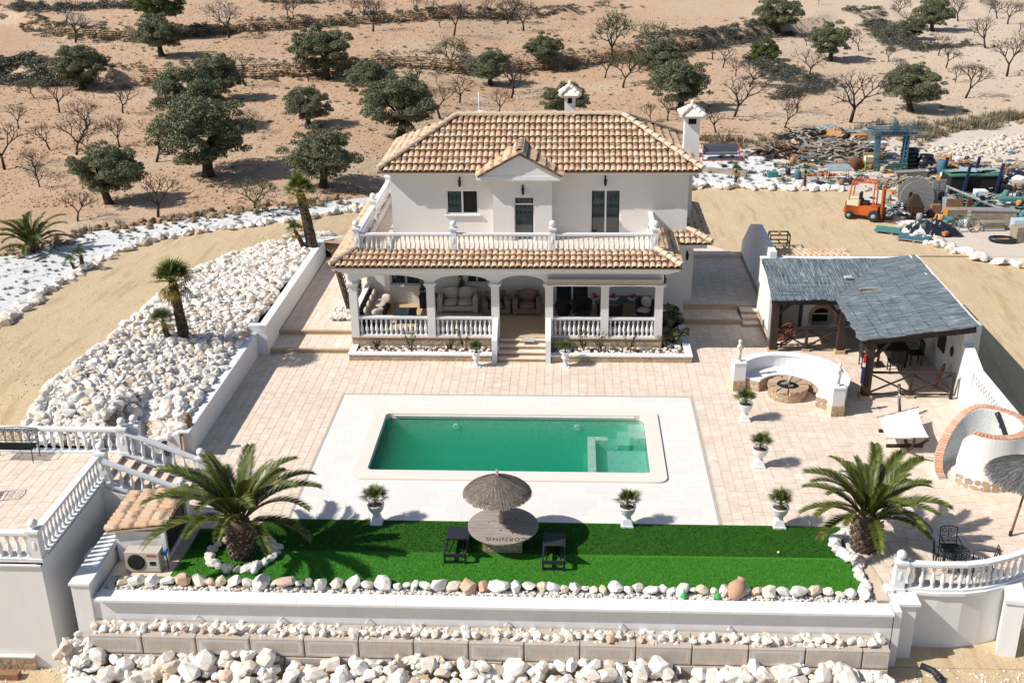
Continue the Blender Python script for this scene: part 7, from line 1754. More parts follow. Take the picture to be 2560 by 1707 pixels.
for i, (x, y, rz, lab) in enumerate(((2.95, 41.7, -.5, 'wicker armchair with cream cushions at the right end of the porch'), (.5, 41.7, .2, 'dark wicker chair by the patio door on the porch'), (1.7, 41.4, 3.0, 'dark wicker chair in front of the porch table'))):
    t = thing('wicker_chair', lab, 'chair', (x, y, .6), rz); MB().lathe([(.33, 0), (.30, .2), (.34, .42)], 12).build('base', M['wicker'], t); m = MB()
    for k in range(9): a = PI * .05 + k * PI * .9 / 8; m.beam((.32 * math.cos(a), .32 * math.sin(a), .3), (.36 * math.cos(a), .38 * math.sin(a), .85), .13, .05)
    m.build('backrest', M['wicker'], t)
    if i == 0: MB().pillow((0, -.02, .46), (.26, .26, .06)).build('seat_cushion', M['cream'], t); MB().pillow((0, .22, .72), (.24, .07, .24)).build('back_cushion', M['cream'], t)
t = thing('dark_pot', 'large dark round pot on the porch left of the patio door', 'pot', (-.25, 42.3, .6)); MB().lathe([(.2, 0), (.33, .2), (.35, .38), (.30, .5), (.33, .54)], 14).build('pot', M['wicker'], t)
for x, z, lab in ((-6.05, 1.45, 'trailing green plant hanging by the left porch window'), (-4.45, 1.6, 'trailing green plant hanging under the small porch window')):
    t = thing('hanging_plant', lab, 'plant', (x, 43.3, z - .1)); link('foliage', spray(np.random.RandomState(7).normal(0, 1, (60, 3)) * [.07, .05, .22], 3, 420, .035, M['bush'], 'foliage'), t)
wdg = thing('door_mat_patch', 'irregular grey stone slab lying on the sand strip left of the stairs', 'slab', (-1.6, 39.75, .6)); MB().prism([(-.3, -.3), (.25, -.34), (.3, .1), (-.1, .2)], .0, .012).build('slab', M['border'], wdg); wdg['label'] = 'irregular grey mat at the top of the porch steps'
# metal frame table behind the pergola
t = thing('frame_table', 'small black metal frame table on the sand behind the pergola', 'table', (9.9, 51.5, h(9.9, 51.5) + .04)); m = MB()
for x in (-.45, .45):
    for y in (-.3, .3): m.beam((x, y, 0), (x, y, .75), .05)
for z in (.35, .75):
    for y in (-.3, .3): m.beam((-.45, y, z), (.45, y, z), .05)
    for x in (-.45, 0, .45): m.beam((x, -.3, z), (x, .3, z), .045)
m.build('frame', M['iron'], t); MB().cbox((0, 0, .80), (.12, .1, .06)).build('tray', plain('yellow_plastic', (.6, .45, .03)), t)
# ================================================================== SCRAP YARD
orange = plain('orange_paint', (.55, .12, .03), .55, 0, .25, 6); tyre = plain('tyre_rubber', (.03, .03, .032), .9); blue = plain('blue_steel', (.075, .17, .24), .6, 0, .35, 8); teal = plain('faded_teal', (.08, .24, .22), .7, 0, .3, 8)
green = plain('green_panel', (.07, .20, .13), .7, 0, .25, 5); rust = plain('rust', (.16, .065, .035), .9, 0, .4, 6); greypl = plain('grey_plastic', (.30, .33, .34), .7); paleg = plain('weathered_board', (.42, .40, .35), .9, 0, .25, 5)
yellow = plain('yellow_paint', (.62, .42, .04), .6); blackbag = plain('black_bag', (.018, .022, .035), .35, 0, .4, 9, .8, .5); ply = plain('orange_board', (.50, .24, .07), .8, 0, .2, 5); creamy = plain('cream_board', (.66, .60, .42), .8); whitep = plain('white_enamel', (.70, .73, .76), .4, 0, .06); bluep = plain('blue_plastic', (.02, .06, .42), .5)
def GS(px, py): return G(px / 1.08844, py / 1.08844)      # from photo pixels
def z3(n, x, y): # zoom views used while measuring: a = 2100,440 scale 5.113; b = 1700,330 scale 4.704; c = 1960,300 scale 6.189; d = 2340,330 scale 7.468
    ox, oy, s = {'a': (2100, 440, 5.113), 'b': (1700, 330, 4.704), 'c': (1960, 300, 6.189), 'd': (2340, 330, 7.468)}[n]
    return GS(ox + x / s, oy + y / s)
def up3(g, dz=.04): return (g[0], g[1], g[2] + dz)
# forklift
f = thing('forklift', 'orange forklift truck parked at the edge of the sand, mast facing right', 'forklift', up3(z3('a', 420, 600)), .0)
f.location = (f.location.x - .15, f.location.y + .6, f.location.z); f.rotation_euler.z = math.radians(-28)
m = MB(); m.prism([(-1.05, -.42), (.55, -.42), (.55, .42), (-1.05, .42)], .28, .75); m.add([(-1.15, -.42, .3), (-.35, -.42, .3), (-.35, -.42, .98), (-1.08, -.42, .92), (-1.15, .42, .3), (-.35, .42, .3), (-.35, .42, .98), (-1.08, .42, .92)], [(0, 1, 2, 3), (7, 6, 5, 4), (0, 3, 7, 4), (3, 2, 6, 7), (1, 5, 6, 2)]); m.build('body', orange, f)
MB().box(-1.02, -.43, .72, -.42, .43, 1.0).build('engine_cover', creamy, f)
for x, r_ in ((-.82, .22), (.42, .30)):
    for sy in (-1, 1): w_ = MB().lathe([(r_ * .5, -.10), (r_ * .92, -.10), (r_, -.06), (r_, .06), (r_ * .92, .10), (r_ * .5, .10)], 18).build('wheel', tyre, f, (x, sy * .46, r_), (PI / 2, 0, 0)); MB().lathe([(.01, 0), (r_ * .42, 0), (r_ * .42, .115), (.01, .12)], 12).build('rim', greypl, w_); 
for x, sx in ((-.95, .12), (.30, 0)):
    for sy in (-1, 1): MB().beam((x, sy * .40, .75), (x + sx, sy * .38, 1.95), .06).build('pillar', orange, f)
m = MB(); m.beam((-.85, -.38, 1.95), (.32, -.38, 1.98), .06).beam((-.85, .38, 1.95), (.32, .38, 1.98), .06).beam((-.85, -.38, 1.95), (-.85, .38, 1.95), .06).beam((.32, -.38, 1.98), (.32, .38, 1.98), .06)
for k in range(6): m.beam((-.65 + .17 * k, -.38, 1.965), (-.65 + .17 * k, .38, 1.965), .025)
m.build('overhead_guard', orange, f)
MB().box(-.42, -.22, .78, .0, .22, .92).box(-.48, -.2, .92, -.38, .2, 1.35).build('seat', tyre, f); MB().tube([(.3, 0, .8), (.15, 0, 1.12)], .02, 5).lathe([(.15, 1.12), (.17, 1.14), (.15, 1.15)], 12, (.15, 0, 0)).build('steering_wheel', tyre, f)
for sy in (-1, 1): MB().beam((.72, sy * .24, .08), (.70, sy * .24, 1.85), .08, .10).build('mast_rail', orange, f)
MB().beam((.72, -.24, 1.8), (.72, .24, 1.8), .07).beam((.72, -.24, 1.0), (.72, .24, 1.0), .06).beam((.74, 0, .1), (.74, 0, 1.6), .07).build('mast_cross', rust, f); MB().box(.76, -.42, .12, .82, .42, .62).build('carriage', rust, f)
for sy in (-.25, .25): MB().box(.82, sy - .06, .06, 1.5, sy + .06, .10).build('fork', rust, f)
# cable drum on its side
d = thing('cable_drum', 'large weathered grey wooden cable drum standing on edge', 'cable drum', up3(z3('a', 960, 500)), 0); g = d.location
R_ = .88
for k in range(9):
    z0 = -R_ + 2 * R_ * k / 9; z1 = z0 + 2 * R_ / 9 - .012; n = 5; pts = []
    hw_ = lambda z: math.sqrt(max(.0004, R_ * R_ - z * z)); L_ = [lerp(z0, z1, i / n) for i in range(n + 1)]
    V = [(hw_(z), 0, z) for z in L_] + [(-hw_(z), 0, z) for z in L_[::-1]]; c_ = len(V); V2 = [(a, .09, b) for a, _, b in V]
    MB().add(V + V2, [tuple(range(c_)), tuple(range(2 * c_ - 1, c_ - 1, -1))] + [(i, c_ + i, c_ + (i + 1) % c_, (i + 1) % c_) for i in range(c_)]).build('plank', M['drumwood'], d, (0, 0, R_), (-.10, .32, 0))
MB().lathe([(.45, 0), (.45, .5)], 18).build('core', M['drumwood'], d, (.05, .28, R_), (-PI / 2, 0, -.1)); MB().lathe([(R_, 0), (R_, .08), (.2, .08)], 30).build('rear_flange', M['drumwood'], d, (.1, .8, R_), (-PI / 2, 0, -.1)); MB().box(-.45, -.07, .85, -.3, -.05, 1.2).build('mark', M['dark'], d)
def boxthing(name, label, cat, g, d_, mat, rz=0, part='body', tilt=0, extra=None):
    t = thing(name, label, cat, up3(g), rz); 
    MB().cbox((0, 0, d_[2] / 2), d_, rot=Matrix.Rotation(tilt, 3, 'X')).build(part, mat, t); return t
# hood (rusty) / cupboard / cabinet etc.
t = thing('metal_hood', 'rusty brown tapered metal hood in front of the cable drum', 'hood', up3(z3('a', 930, 545))); b = MB(); b.box(-.42, -.3, 0, .42, .3, .62); b.build('box', rust, t); MB().add([(-.45, -.32, .62), (.45, -.32, .62), (.45, .32, .62), (-.45, .32, .62), (-.12, -.1, 1.25), (.12, -.1, 1.25), (.12, .1, 1.25), (-.12, .1, 1.25)], [(0, 1, 5, 4), (1, 2, 6, 5), (2, 3, 7, 6), (3, 0, 4, 7), (4, 5, 6, 7)]).build('hood_top', M['darkwood'], t)
for k in range(5): MB().box(-.36 + .17 * k, -.32, .05, -.30 + .17 * k, -.30, .58).build('rib', M['darkwood'], t)
t = thing('old_door', 'tall grey panelled wooden door leaning beside the cable drum', 'door', up3(z3('a', 1225, 480)), .05); MB().box(-.35, 0, 0, .35, .10, 1.75).build('leaf', M['drumwood'], t)
for i in range(2):
    for j in range(3): MB().box(-.29 + .32 * i, -.02, .12 + .55 * j, -.03 + .32 * i, 0, .58 + .55 * j).build('panel', M['drumwood'] if (i, j) != (1, 1) else M['dark'], t)
boxthing('wooden_crate', 'small brown wooden crate standing before the old door', 'crate', z3('a', 1205, 520), (.5, .3, .62), M['brownwood'], .1)
boxthing('metal_bin', 'grey green metal bin right of the old door', 'bin', z3('a', 1370, 490), (.55, .5, .85), greypl, .2)
t = thing('wooden_cupboard', 'low brown cupboard with orange side lying open', 'cupboard', up3(z3('a', 1500, 545)), .05); MB().box(-.62, -.3, 0, .62, .3, .5).build('body', M['oldwood'], t); MB().box(-.66, -.31, 0, -.62, .3, .52).build('side', ply, t); MB().cbox((-.1, .3, .72), (.8, .06, .42)).build('lid', M['brownwood'], t)
t = thing('long_chest', 'long dark chest behind the blue and yellow crates', 'chest', up3(z3('a', 1930, 640)), -.05); MB().box(-1.15, -.3, 0, 1.05, .3, .78).build('body', M['oldwood'], t); MB().box(-1.18, -.33, .78, 1.08, .33, .84).build('lid', M['drumwood'], t)
for x, y, mt, lab, w_ in ((1800, 590, teal, 'teal plastic crate in front of the long chest', .3), (1925, 575, bluep, 'blue plastic crate next to the yellow one', .35), (1995, 575, yellow, 'yellow plastic crate in front of the long chest', .45), (2095, 590, green, 'dark green crate at the right end of the chest', .4)):
    g = z3('a', x, y + 50); t = thing('plastic_crate', lab, 'crate', (g[0], g[1] + .15, g[2] + .42), .1, 'plastic crates on the bench by the chest'); m = MB(); s = w_ / 2 + .05
    m.box(-s, -.18, 0, s, .18, .02)
    for k in range(3): m.box(-s, -.18, .02 + .1 * k, s, -.16, .09 + .1 * k).box(-s, .16, .02 + .1 * k, s, .18, .09 + .1 * k).box(-s, -.16, .02 + .1 * k, -s + .02, .16, .09 + .1 * k).box(s - .02, -.16, .02 + .1 * k, s, .16, .09 + .1 * k)
    for sx in (-1, 1):
        for sy in (-1, 1): m.box(sx * s - .02, sy * .18 - .02, 0, sx * s + .02, sy * .18 + .02, .32)
    m.build('crate_body', mt, t)
t = thing('slatted_bench', 'pale grey slatted bench seat carrying plastic crates', 'bench', up3(z3('a', 1940, 710)), .03); MB().cbox((0, .0, .26), (1.15, .06, .5), rot=Matrix.Rotation(-.3, 3, 'X')).build('back', paleg, t)
for k in range(6): MB().cbox((0, -.03 - .03, .08 + .08 * k), (1.05, .04, .03)).build('slat', M['oldwood'], t)
MB().box(-.6, .1, 0, .6, .5, .40).build('base', M['oldwood'], t)
# tarp heap with orange bricks
t = thing('tarpaulin_heap', 'crumpled black tarpaulin heap weighed down with orange bricks', 'tarpaulin', up3(z3('a', 1150, 770))); r = np.random.RandomState(4); m = MB(); vs = []; nx, ny = 26, 14
for j in range(ny + 1):
    for i in range(nx + 1):
        u, v = i / nx * 2 - 1, j / ny * 2 - 1; e = max(0, 1 - (u * u + v * v)); vs.append((u * 1.55 + r.normal(0, .02), v * .6 + r.normal(0, .02) + .3, .62 * e * (.7 + .5 * abs(math.sin(u * 5 + v * 3))) + r.uniform(0, .06)))
m.add(vs, [(j * (nx + 1) + i, j * (nx + 1) + i + 1, (j + 1) * (nx + 1) + i + 1, (j + 1) * (nx + 1) + i) for j in range(ny) for i in range(nx)]); m.build('sheet', blackbag, t)
for i, (x, y, z, lab) in enumerate(((970, 690, .40, 'orange hollow brick on the left of the black tarpaulin'), (1370, 690, .42, 'orange hollow brick on the upper right of the black tarpaulin'), (1330, 760, .2, 'orange hollow brick on the lower right of the black tarpaulin'))): g = z3('a', x, y + 20); t = thing('hollow_brick', lab, 'brick', (g[0], g[1] - .1, g[2] + z * .6), .3 * i); MB().box(-.14, -.1, 0, .14, .1, .18).build('brick', plain('orange_brick', (.55, .20, .09)), t)
# pallets with sheets
for (x, y, lab, mt, rz) in ((640, 790, 'wooden pallet topped with a flat faded green board', teal, -.42), (920, 890, 'wooden pallet with folded dark teal tarpaulin on it', blue, -.42)):
    t = thing('pallet', lab, 'pallet', up3(z3('a', x + 20, y - 55)), rz)
    for k in range(5): MB().box(-.75, -.42 + .19 * k, .10, .75, -.30 + .19 * k, .125).build('slat', M['oldwood'], t)
    for xx in (-.7, 0, .64): MB().box(xx, -.42, 0, xx + .09, .46, .10).build('bearer', M['oldwood'], t)
    if mt is teal: t2 = thing('green_board', 'flat faded green board lying on the left pallet', 'board', (t.location.x, t.location.y, t.location.z + .127), rz); MB().box(-.8, -.45, 0, .8, .5, .025).build('board', mt, t2)
    else:
        t2 = thing('folded_tarpaulin', 'folded dark teal tarpaulin lying on the right pallet', 'tarpaulin', (t.location.x, t.location.y, t.location.z + .127), rz); m = MB()
        for k in range(5): m.cbox((rnd.uniform(-.05, .05), -.25 + .14 * k, .05 + .012 * (k % 2)), (1.4, .16, .10), rnd.uniform(-.05, .05))
        m.build('tarpaulin', blue, t2)
# bicycle
t = thing('bicycle', 'old bicycle with white wheel discs lying against the rubble', 'bicycle', up3(z3('a', 1580, 735)), .12); t.rotation_euler = (-.25, 0, .12)
for x in (-.52, .52):
    w_ = MB().tube([(x + .33 * math.cos(k * PI / 10), 0, .33 + .33 * math.sin(k * PI / 10)) for k in range(21)], .022, 5).build('wheel', tyre, t); MB().tube([(x + .31 * math.cos(k * PI / 8), 0, .33 + .31 * math.sin(k * PI / 8)) for k in range(17)], .010, 4).build('rim', whitep, w_)
    sp_ = MB(); [sp_.beam((x, 0, .33), (x + .31 * math.cos(k * PI / 5), 0, .33 + .31 * math.sin(k * PI / 5)), .008) for k in range(10)]; sp_.build('spokes', greypl, w_)
MB().tube([(-.52, 0, .33), (-.1, 0, .30), (.36, 0, .78)], .02, 5).tube([(-.1, 0, .30), (-.22, 0, .80)], .02, 5).tube([(-.2, 0, .72), (.36, 0, .80)], .02, 5).tube([(-.52, 0, .33), (-.2, 0, .72)], .016, 5).tube([(.52, 0, .33), (.34, 0, .92)], .02, 5).build('frame', teal, t); MB().box(-.34, -.06, .80, -.12, .06, .85).build('saddle', tyre, t); MB().tube([(.3, -.26, .96), (.36, 0, .95), (.3, .26, .96)], .016, 5).build('handlebar', tyre, t)
# scaffold stack
sc0 = thing('scaffold_frames', 'tall stack of blue steel scaffold frames', 'scaffolding', up3(z3('c', 1655, 800)), .02)
for k in range(5):
    y = .0 + .12 * k
    MB().beam((-1.0 + .02 * k, y, 0), (-1.0, y, 2.1), .05).beam((.85, y, 0), (.85, y, 2.1), .05).beam((-1.0, y, 2.05), (.85, y, 2.05), .05).beam((-1.0, y, .6 + .05 * k), (.85, y, .6 + .05 * k), .04).beam((-.8, y, 0), (-.8, y, 2.0), .04).beam((.65, y, 0), (.65, y, 2.0), .04).build('frame', blue, sc0)
for k in range(9): MB().beam((-1.35 + rnd.uniform(-.1, .1), .1 * (k % 4) - .05, 2.1 + .065 * k), (1.45 + rnd.uniform(-.2, .2), .1 * (k % 4), 2.1 + .065 * k), .05).build('pole', blue, sc0)
for k in range(4): MB().beam((-.1 + .08 * k, .1, 2.05), (-.08 + .08 * k, .15, 3.1 - .1 * k), .05).build('upright', blue, sc0)
for k in range(4): MB().beam((-.95, -.1, .05 + .12 * k), (.9, -.1, .1 + .12 * k), .05).build('lower_rail', teal if k % 2 else green, sc0)
t = thing('cot', 'yellow wooden cot with bars holding a white mattress', 'cot', up3(z3('c', 1345, 770)), .05)
for x in (-.42, .42):
    for y in (-.2, .3): MB().box(x - .025, y - .025, 0, x + .025, y + .025, .98).build('post', yellow, t)
MB().box(-.42, -.22, .2, .42, -.18, .25).box(-.42, -.22, .88, .42, -.18, .93).build('rail', yellow, t)
for k in range(9): MB().box(-.36 + .09 * k, -.21, .25, -.345 + .09 * k, -.19, .88).build('bar', yellow, t)
MB().box(-.38, -.15, .45, .38, .28, .75).build('mattress', M['canvas'], t)
t = thing('bathtub', 'white enamel bathtub standing behind the yellow cot', 'bathtub', up3(z3('c', 1385, 560), .5), .05); MB().add([(-.62, -.3, .38), (.7, -.3, .38), (.7, .3, .38), (-.62, .3, .38), (-.5, -.2, 0), (.6, -.2, 0), (.6, .2, 0), (-.5, .2, 0)], [(0, 1, 2, 3), (0, 4, 5, 1), (1, 5, 6, 2), (2, 6, 7, 3), (3, 7, 4, 0), (7, 6, 5, 4)]).build('tub', whitep, t)
t = thing('log_bundle', 'bundle of sawn firewood behind the round brown log end', 'firewood', up3(z3('c', 1000, 740)), .0)
for k in range(16): MB().tube([(-.8 + rnd.uniform(-.1, .1), .08 * (k % 4), .08 + .11 * (k // 4)), (.9 + rnd.uniform(-.1, .1), .08 * (k % 4), .08 + .11 * (k // 4))], .055, 6).build('log', M['oldwood'], t)
t = thing('round_log', 'round rusty brown drum end lying beside the firewood', 'log', up3(z3('c', 1110, 775)), .0); MB().lathe([(.34, 0), (.34, .4), (.05, .41)], 18).build('log', rust, t, (0, .2, .36), (PI / 2, 0, 0)); MB().lathe([(.06, 0), (.06, .03)], 8).build('core', M['dark'], t, (0, -.2, .36), (PI / 2, 0, 0))
t = thing('sheet_table', 'rusty folding table with pale blue peeling top on thin legs', 'table', up3(z3('c', 840, 985)), .0)
MB().cbox((0, .2, .85), (1.35, .9, .05), rot=Matrix.Rotation(.15, 3, 'X')).build('top', plain('peeling_blue', (.34, .42, .44), .7, 0, .7, 2.2), t)
for x in (-.6, .55):
    for y in (-.1, .5): MB().beam((x, y, 0), (x * .9, y + .05, .84), .025).build('leg', M['iron'], t)
t = thing('blue_drum', 'dark blue plastic sack standing by a grey board', 'sack', up3(z3('c', 205, 920))); MB().lathe([(.12, 0), (.2, .1), (.2, .35), (.12, .48), (.04, .52)], 12).build('sack', blue, t)
t = thing('grey_board', 'grey green oval board lying beside the blue sack', 'board', up3(z3('c', 340, 850))); MB().lathe([(.55, 0), (.6, .05), (.5, .1), (.01, .12)], 14).build('board', teal, t, (0, 0, 0), (0, 0, 0), (1.2, .6, 1))
t = thing('orange_netting', 'heap of crumpled orange netting on the pale ground', 'netting', up3(z3('c', 560, 875))); m = MB(); [m.ball((rnd.uniform(-.8, .8), rnd.uniform(-.12, .12), .08), (rnd.uniform(.08, .18), .1, .08), 6, 4) for _ in range(14)]; m.build('net', plain('orange_net', (.50, .15, .06), .8, 0, .4, 12), t); bpy.data.objects[t.children[0].name]['kind'] = 'stuff'
boxthing('green_crate', 'small teal crate on the white gravel behind the villa', 'crate', z3('b', 1085, 535), (.6, .4, .3), teal, .1)
# black tyres and bags
for i, (x, y, s, lab) in enumerate(((1920, 760, 1.0, 'tall stack of black bags right of the scaffold frames'), (2130, 760, .8, 'rounded black tyre heap at the right of the scaffold stack'))):
    t = thing('black_heap', lab, 'tyres', up3(z3('c', x, y))); 
    for k in range(5): MB().tube([((.42) * s * math.cos(q * PI / 6) + rnd.uniform(-.03, .03) + .05 * k * i, .36 * s * math.sin(q * PI / 6), .12 + .24 * k * s * (1 if i == 0 else .8)) for q in range(13)], .12 * s, 7).build('tyre', tyre if k % 2 else blackbag, t)
    if i: MB().ball((.2, 0, .35), (.6, .45, .4), 10, 7).build('bag', blackbag, t)
t = thing('blue_bags', 'pile of dark blue rubble sacks in front of the tyres', 'sacks', up3(z3('c', 2190, 850)))
for k in range(5): MB().ball((rnd.uniform(-.5, .5), rnd.uniform(-.2, .2), .15 + .1 * (k % 2)), (.32, .26, .18), 9, 6).build('sack', blackbag, t)
t = thing('wheelbarrow_tray', 'long pale rusty metal trough lying on the ground', 'trough', up3(z3('c', 1960, 920)), .05); MB().add([(-.95, -.25, .42), (.95, -.25, .50), (.95, .3, .5), (-.95, .3, .42), (-.8, -.12, .08), (.8, -.12, .08), (.8, .2, .08), (-.8, .2, .08)], [(4, 5, 6, 7), (0, 4, 7, 3), (1, 2, 6, 5), (0, 1, 5, 4), (2, 3, 7, 6)]).build('tray', paleg, t)
t = thing('grating', 'flat pale metal grating lying behind the cable drum', 'grating', up3(z3('c', 1640, 985)))
for k in range(12): MB().box(-.8 + .14 * k, -.35, .02, -.72 + .14 * k, .35, .06).build('bar', paleg, t)
MB().box(-.85, -.38, 0, .95, -.33, .08).box(-.85, .33, 0, .95, .38, .08).build('edge', M['oldwood'], t)
# skip/tank with posts at the right
t = thing('steel_bunker', 'dark open steel bunker full of glass sheets between four blue posts', 'container', up3(z3('d', 690, 1160)), .06)
MB().box(-1.35, -.1, 0, 1.45, 1.3, 1.0).build('body', M['dark'], t); MB().box(-1.4, -.15, .98, 1.5, 1.35, 1.05).build('rim', green, t)
for (x, y) in ((-.55, -.22), (1.25, -.2), (-1.2, 1.4), (.6, 1.45)): MB().beam((x - .12, y, 0), (x + .1, y, 1.7), .13).build('post', plain('navy_steel', (.02, .03, .10), .5), t)
for k in range(7): MB().cbox((-.9 + .33 * k, .6, 1.12 + .04 * (k % 3)), (.9, .6, .02), rnd.uniform(-.8, .8), Matrix.Rotation(rnd.uniform(-.25, .25), 3, 'X') @ Matrix.Rotation(rnd.uniform(-.6, .6), 3, 'Z')).build('glass_sheet', plain('dusty_glass', (.35, .45, .45), .25), t)
t = thing('lattice_ladder', 'long green and white lattice ladder leaning on the scrap', 'ladder', up3(z3('a', 1560, 440))); 
for k in range(2): MB().beam((-1.1, .3 + .4 * k, 1.25), (1.9, -.4 + .4 * k, .1), .06).build('rail', whitep if k else paleg, t)
for k in range(10): MB().beam((-1.0 + .3 * k, .3 - .07 * k, 1.2 - .115 * k), (-1.0 + .3 * k, .7 - .07 * k, 1.2 - .115 * k), .04).build('rung', teal if k % 2 else whitep, t)
t = thing('rusty_table', 'rusty framed table with pale top at the right edge of the yard', 'table', up3(z3('d', 1480, 1230))); MB().box(-.3, -.2, .78, 1.6, .5, .84).build('top', paleg, t)
for x in (-.25, .3, 1.4): MB().beam((x, -.15, 0), (x + .08, -.15, .78), .04).build('leg', rust, t)
t = thing('green_canoe_board', 'long dark green board lying at the right edge of the yard', 'board', up3(z3('d', 1500, 1380)), .0); MB().box(-1.0, -.25, .25, 1.4, .25, .42).build('board', teal, t); MB().box(.1, -.2, 0, 1.3, .2, .25).build('support', green, t)
t = thing('dark_bags', 'dark blue and black rubbish bags heaped at the right edge', 'bags', up3(z3('d', 1480, 990)))
for k in range(8): MB().ball((rnd.uniform(-.8, 1.0), rnd.uniform(-.3, .3), .25 + .25 * (k % 3)), (.35, .3, .3), 9, 6).build('bag', blackbag, t)
t = thing('swing_seat', 'red framed grey garden swing seat behind the villa', 'bench', up3(z3('b', 480, 330)), .05); MB().box(-1.05, -.1, .30, 1.05, .35, .40).box(-1.05, .33, .4, 1.05, .42, .85).build('seat', plain('slate_canvas', (.12, .14, .17)), t)
for sx in (-1, 1): MB().beam((sx * 1.15, -.35, 0), (sx * 1.05, .4, .9), .06).beam((sx * 1.15, -.35, 0), (sx * 1.1, .6, .0), .06).beam((sx * 1.15, -.3, .45), (sx * 1.08, .4, .5), .05).build('side_frame', plain('red_frame', (.40, .05, .04)), t)
MB().beam((-1.15, -.35, .05), (1.15, -.35, .05), .06).build('front_bar', bpy.data.materials['red_frame'], t)
t = thing('wire_panel', 'rusty upright wire panel behind the red swing seat', 'fence', up3(z3('b', 440, 200)));
for k in range(13): MB().beam((-1.5 + .25 * k, 0, 0), (-1.5 + .25 * k, 0, .8), .03).build('bar', rust, t)
MB().beam((-1.5, 0, .8), (1.5, 0, .8), .03).beam((-1.5, 0, .3), (1.5, 0, .3), .03).build('rail', rust, t)
t = thing('fallen_beam', 'long brown beam lying slanted on the white gravel behind the villa', 'beam', up3(z3('b', 500, 500)), -.42); MB().box(-1.6, -.1, 0, 1.4, .12, .28).build('beam', M['oldwood'], t)
t = thing('water_container', 'pale translucent plastic container at the right of the yard', 'container', up3(z3('a', 2275, 680))); MB().box(-.35, -.3, 0, .35, .3, .5).build('body', plain('translucent_plastic', (.50, .60, .66), .4), t)
t = thing('tool_bag', 'open black bag with tan lining lying flat on the ground', 'bag', up3(z3('a', 2075, 850))); MB().lathe([(.3, 0), (.58, .05), (.6, .2), (.48, .22), (.35, .08)], 12).build('bag', blackbag, t, (0, 0, 0), (0, 0, -.2), (1.1, .7, 1)); MB().box(-.3, -.15, .08, .3, .15, .13).build('lining', ply, t)
boxthing('stone_block', 'dark brown block of stacked slabs at the right picture edge', 'blocks', z3('a', 2310, 840), (.9, .6, .75), M['oldwood'], .2)
boxthing('cream_board', 'pale yellow board lying on the plank heap', 'board', up3(z3('c', 590, 520), .45), (.85, .5, .06), creamy, .3, 'panel', .5)
boxthing('plywood_board', 'orange plywood sheet sticking out of the plank heap', 'board', up3(z3('c', 760, 370), .6), (.9, .5, .05), ply, -.4, 'panel', .5)
boxthing('tan_box', 'tan cardboard box on the plank heap left of the cot', 'box', up3(z3('c', 1140, 480), .4), (.85, .6, .6), ply, .2)
boxthing('dark_tub', 'dark crate half buried at the left of the plank heap', 'crate', z3('c', 370, 470), (1.0, .6, .6), M['dark'], .1)
boxthing('white_box', 'white panel standing behind the scaffold frames', 'board', up3(z3('c', 1490, 260), .3), (1.1, .1, .35), whitep, .1)
boxthing('brown_board', 'brown board standing upright left of the scaffold frames', 'board', z3('c', 1330, 370), (1.1, .08, .85), paleg, .1)
boxthing('blue_box', 'dark blue box standing above the brown board', 'box', z3('c', 1305, 280), (.5, .3, .65), blue, .1)
boxthing('long_plank', 'long pale plank lying right of the tyre heap', 'plank', z3('c', 2120, 590), (2.6, .16, .1), paleg, -.6)
for i, (x, y, lab) in enumerate(((2215, 340, 'round yellow green tuft furthest right on the pale ground'), (2065, 385, 'round yellow green tuft nearest the scaffold frames'))):
    g = z3('c', x, y); t = thing('grass_tussock', lab, 'plant', up3(g, 0)); V, F, _ = BLOB[i]; link('foliage', np_mesh('foliage', V * [.45, .45, .5], F, M['sparseleaf']), t)
# roll of grey sheeting on the heap
t = thing('grey_sheeting', 'crumpled light grey plastic sheeting on top of the plank heap', 'sheeting', up3(z3('c', 880, 300), .35)); m = MB(); r = np.random.RandomState(8); vs = []
for j in range(9):
    for i in range(22): vs.append((-1.6 + i * .152 + r.normal(0, .03), -.35 + j * .09 + r.normal(0, .03), .25 + r.uniform(0, .16) + .2 * math.sin(i * .3)))
m.add(vs, [(j * 22 + i, j * 22 + i + 1, (j + 1) * 22 + i + 1, (j + 1) * 22 + i) for j in range(8) for i in range(21)]); m.build('sheet', plain('grey_sheet', (.28, .32, .34), .6, 0, .3, 4), t)
# plank heap: nearest boards single, the rest joined
def heap(name, cx, cy, rx, ry, hh, n, label, mats, lrange=(.6, 2.2), single=40):
    g = z3('c', cx, cy); t = thing(name, label, 'scrap heap', up3(g, 0)); MB().ball((0, 0, -.1), (rx * .9, ry * .9, hh * .8), 14, 8).build('core', M['yard'], t)
    for mi, mt in enumerate(mats):
        rest = MB()
        for k in range(n // len(mats)):
            a = rnd.uniform(0, 6.28); q = math.sqrt(rnd.random()); x = rx * q * math.cos(a); y = ry * q * math.sin(a); z = hh * math.sqrt(max(0, 1 - q * q)) + rnd.uniform(0, .15); L = rnd.uniform(*lrange); yaw = rnd.gauss(0, .7); pt_ = rnd.gauss(0, .22)
            dv = Vector((math.cos(yaw) * math.cos(pt_), math.sin(yaw) * math.cos(pt_), math.sin(pt_))) * L / 2; tgt = MB() if k < single // len(mats) else rest
            tgt.beam(Vector((x, y, z)) - dv, Vector((x, y, z)) + dv, rnd.uniform(.05, .16), rnd.uniform(.02, .05))
            if tgt is not rest: tgt.build('plank', mt, t)
        if rest.v: o = rest.build('planks', mt, t); o['kind'] = 'stuff'
    return t
heap('plank_heap', 850, 600, 2.6, 1.6, .95, 260, 'high heap of broken planks and boards left of the cot', [M['oldwood'], paleg, M['brownwood'], M['drumwood']])
heap('branch_heap', 120, 560, 2.4, .8, .45, 200, 'low heap of dry branches and brush left of the planks', [M['bark2'], M['oldwood'], rust], (.6, 1.8), 30)
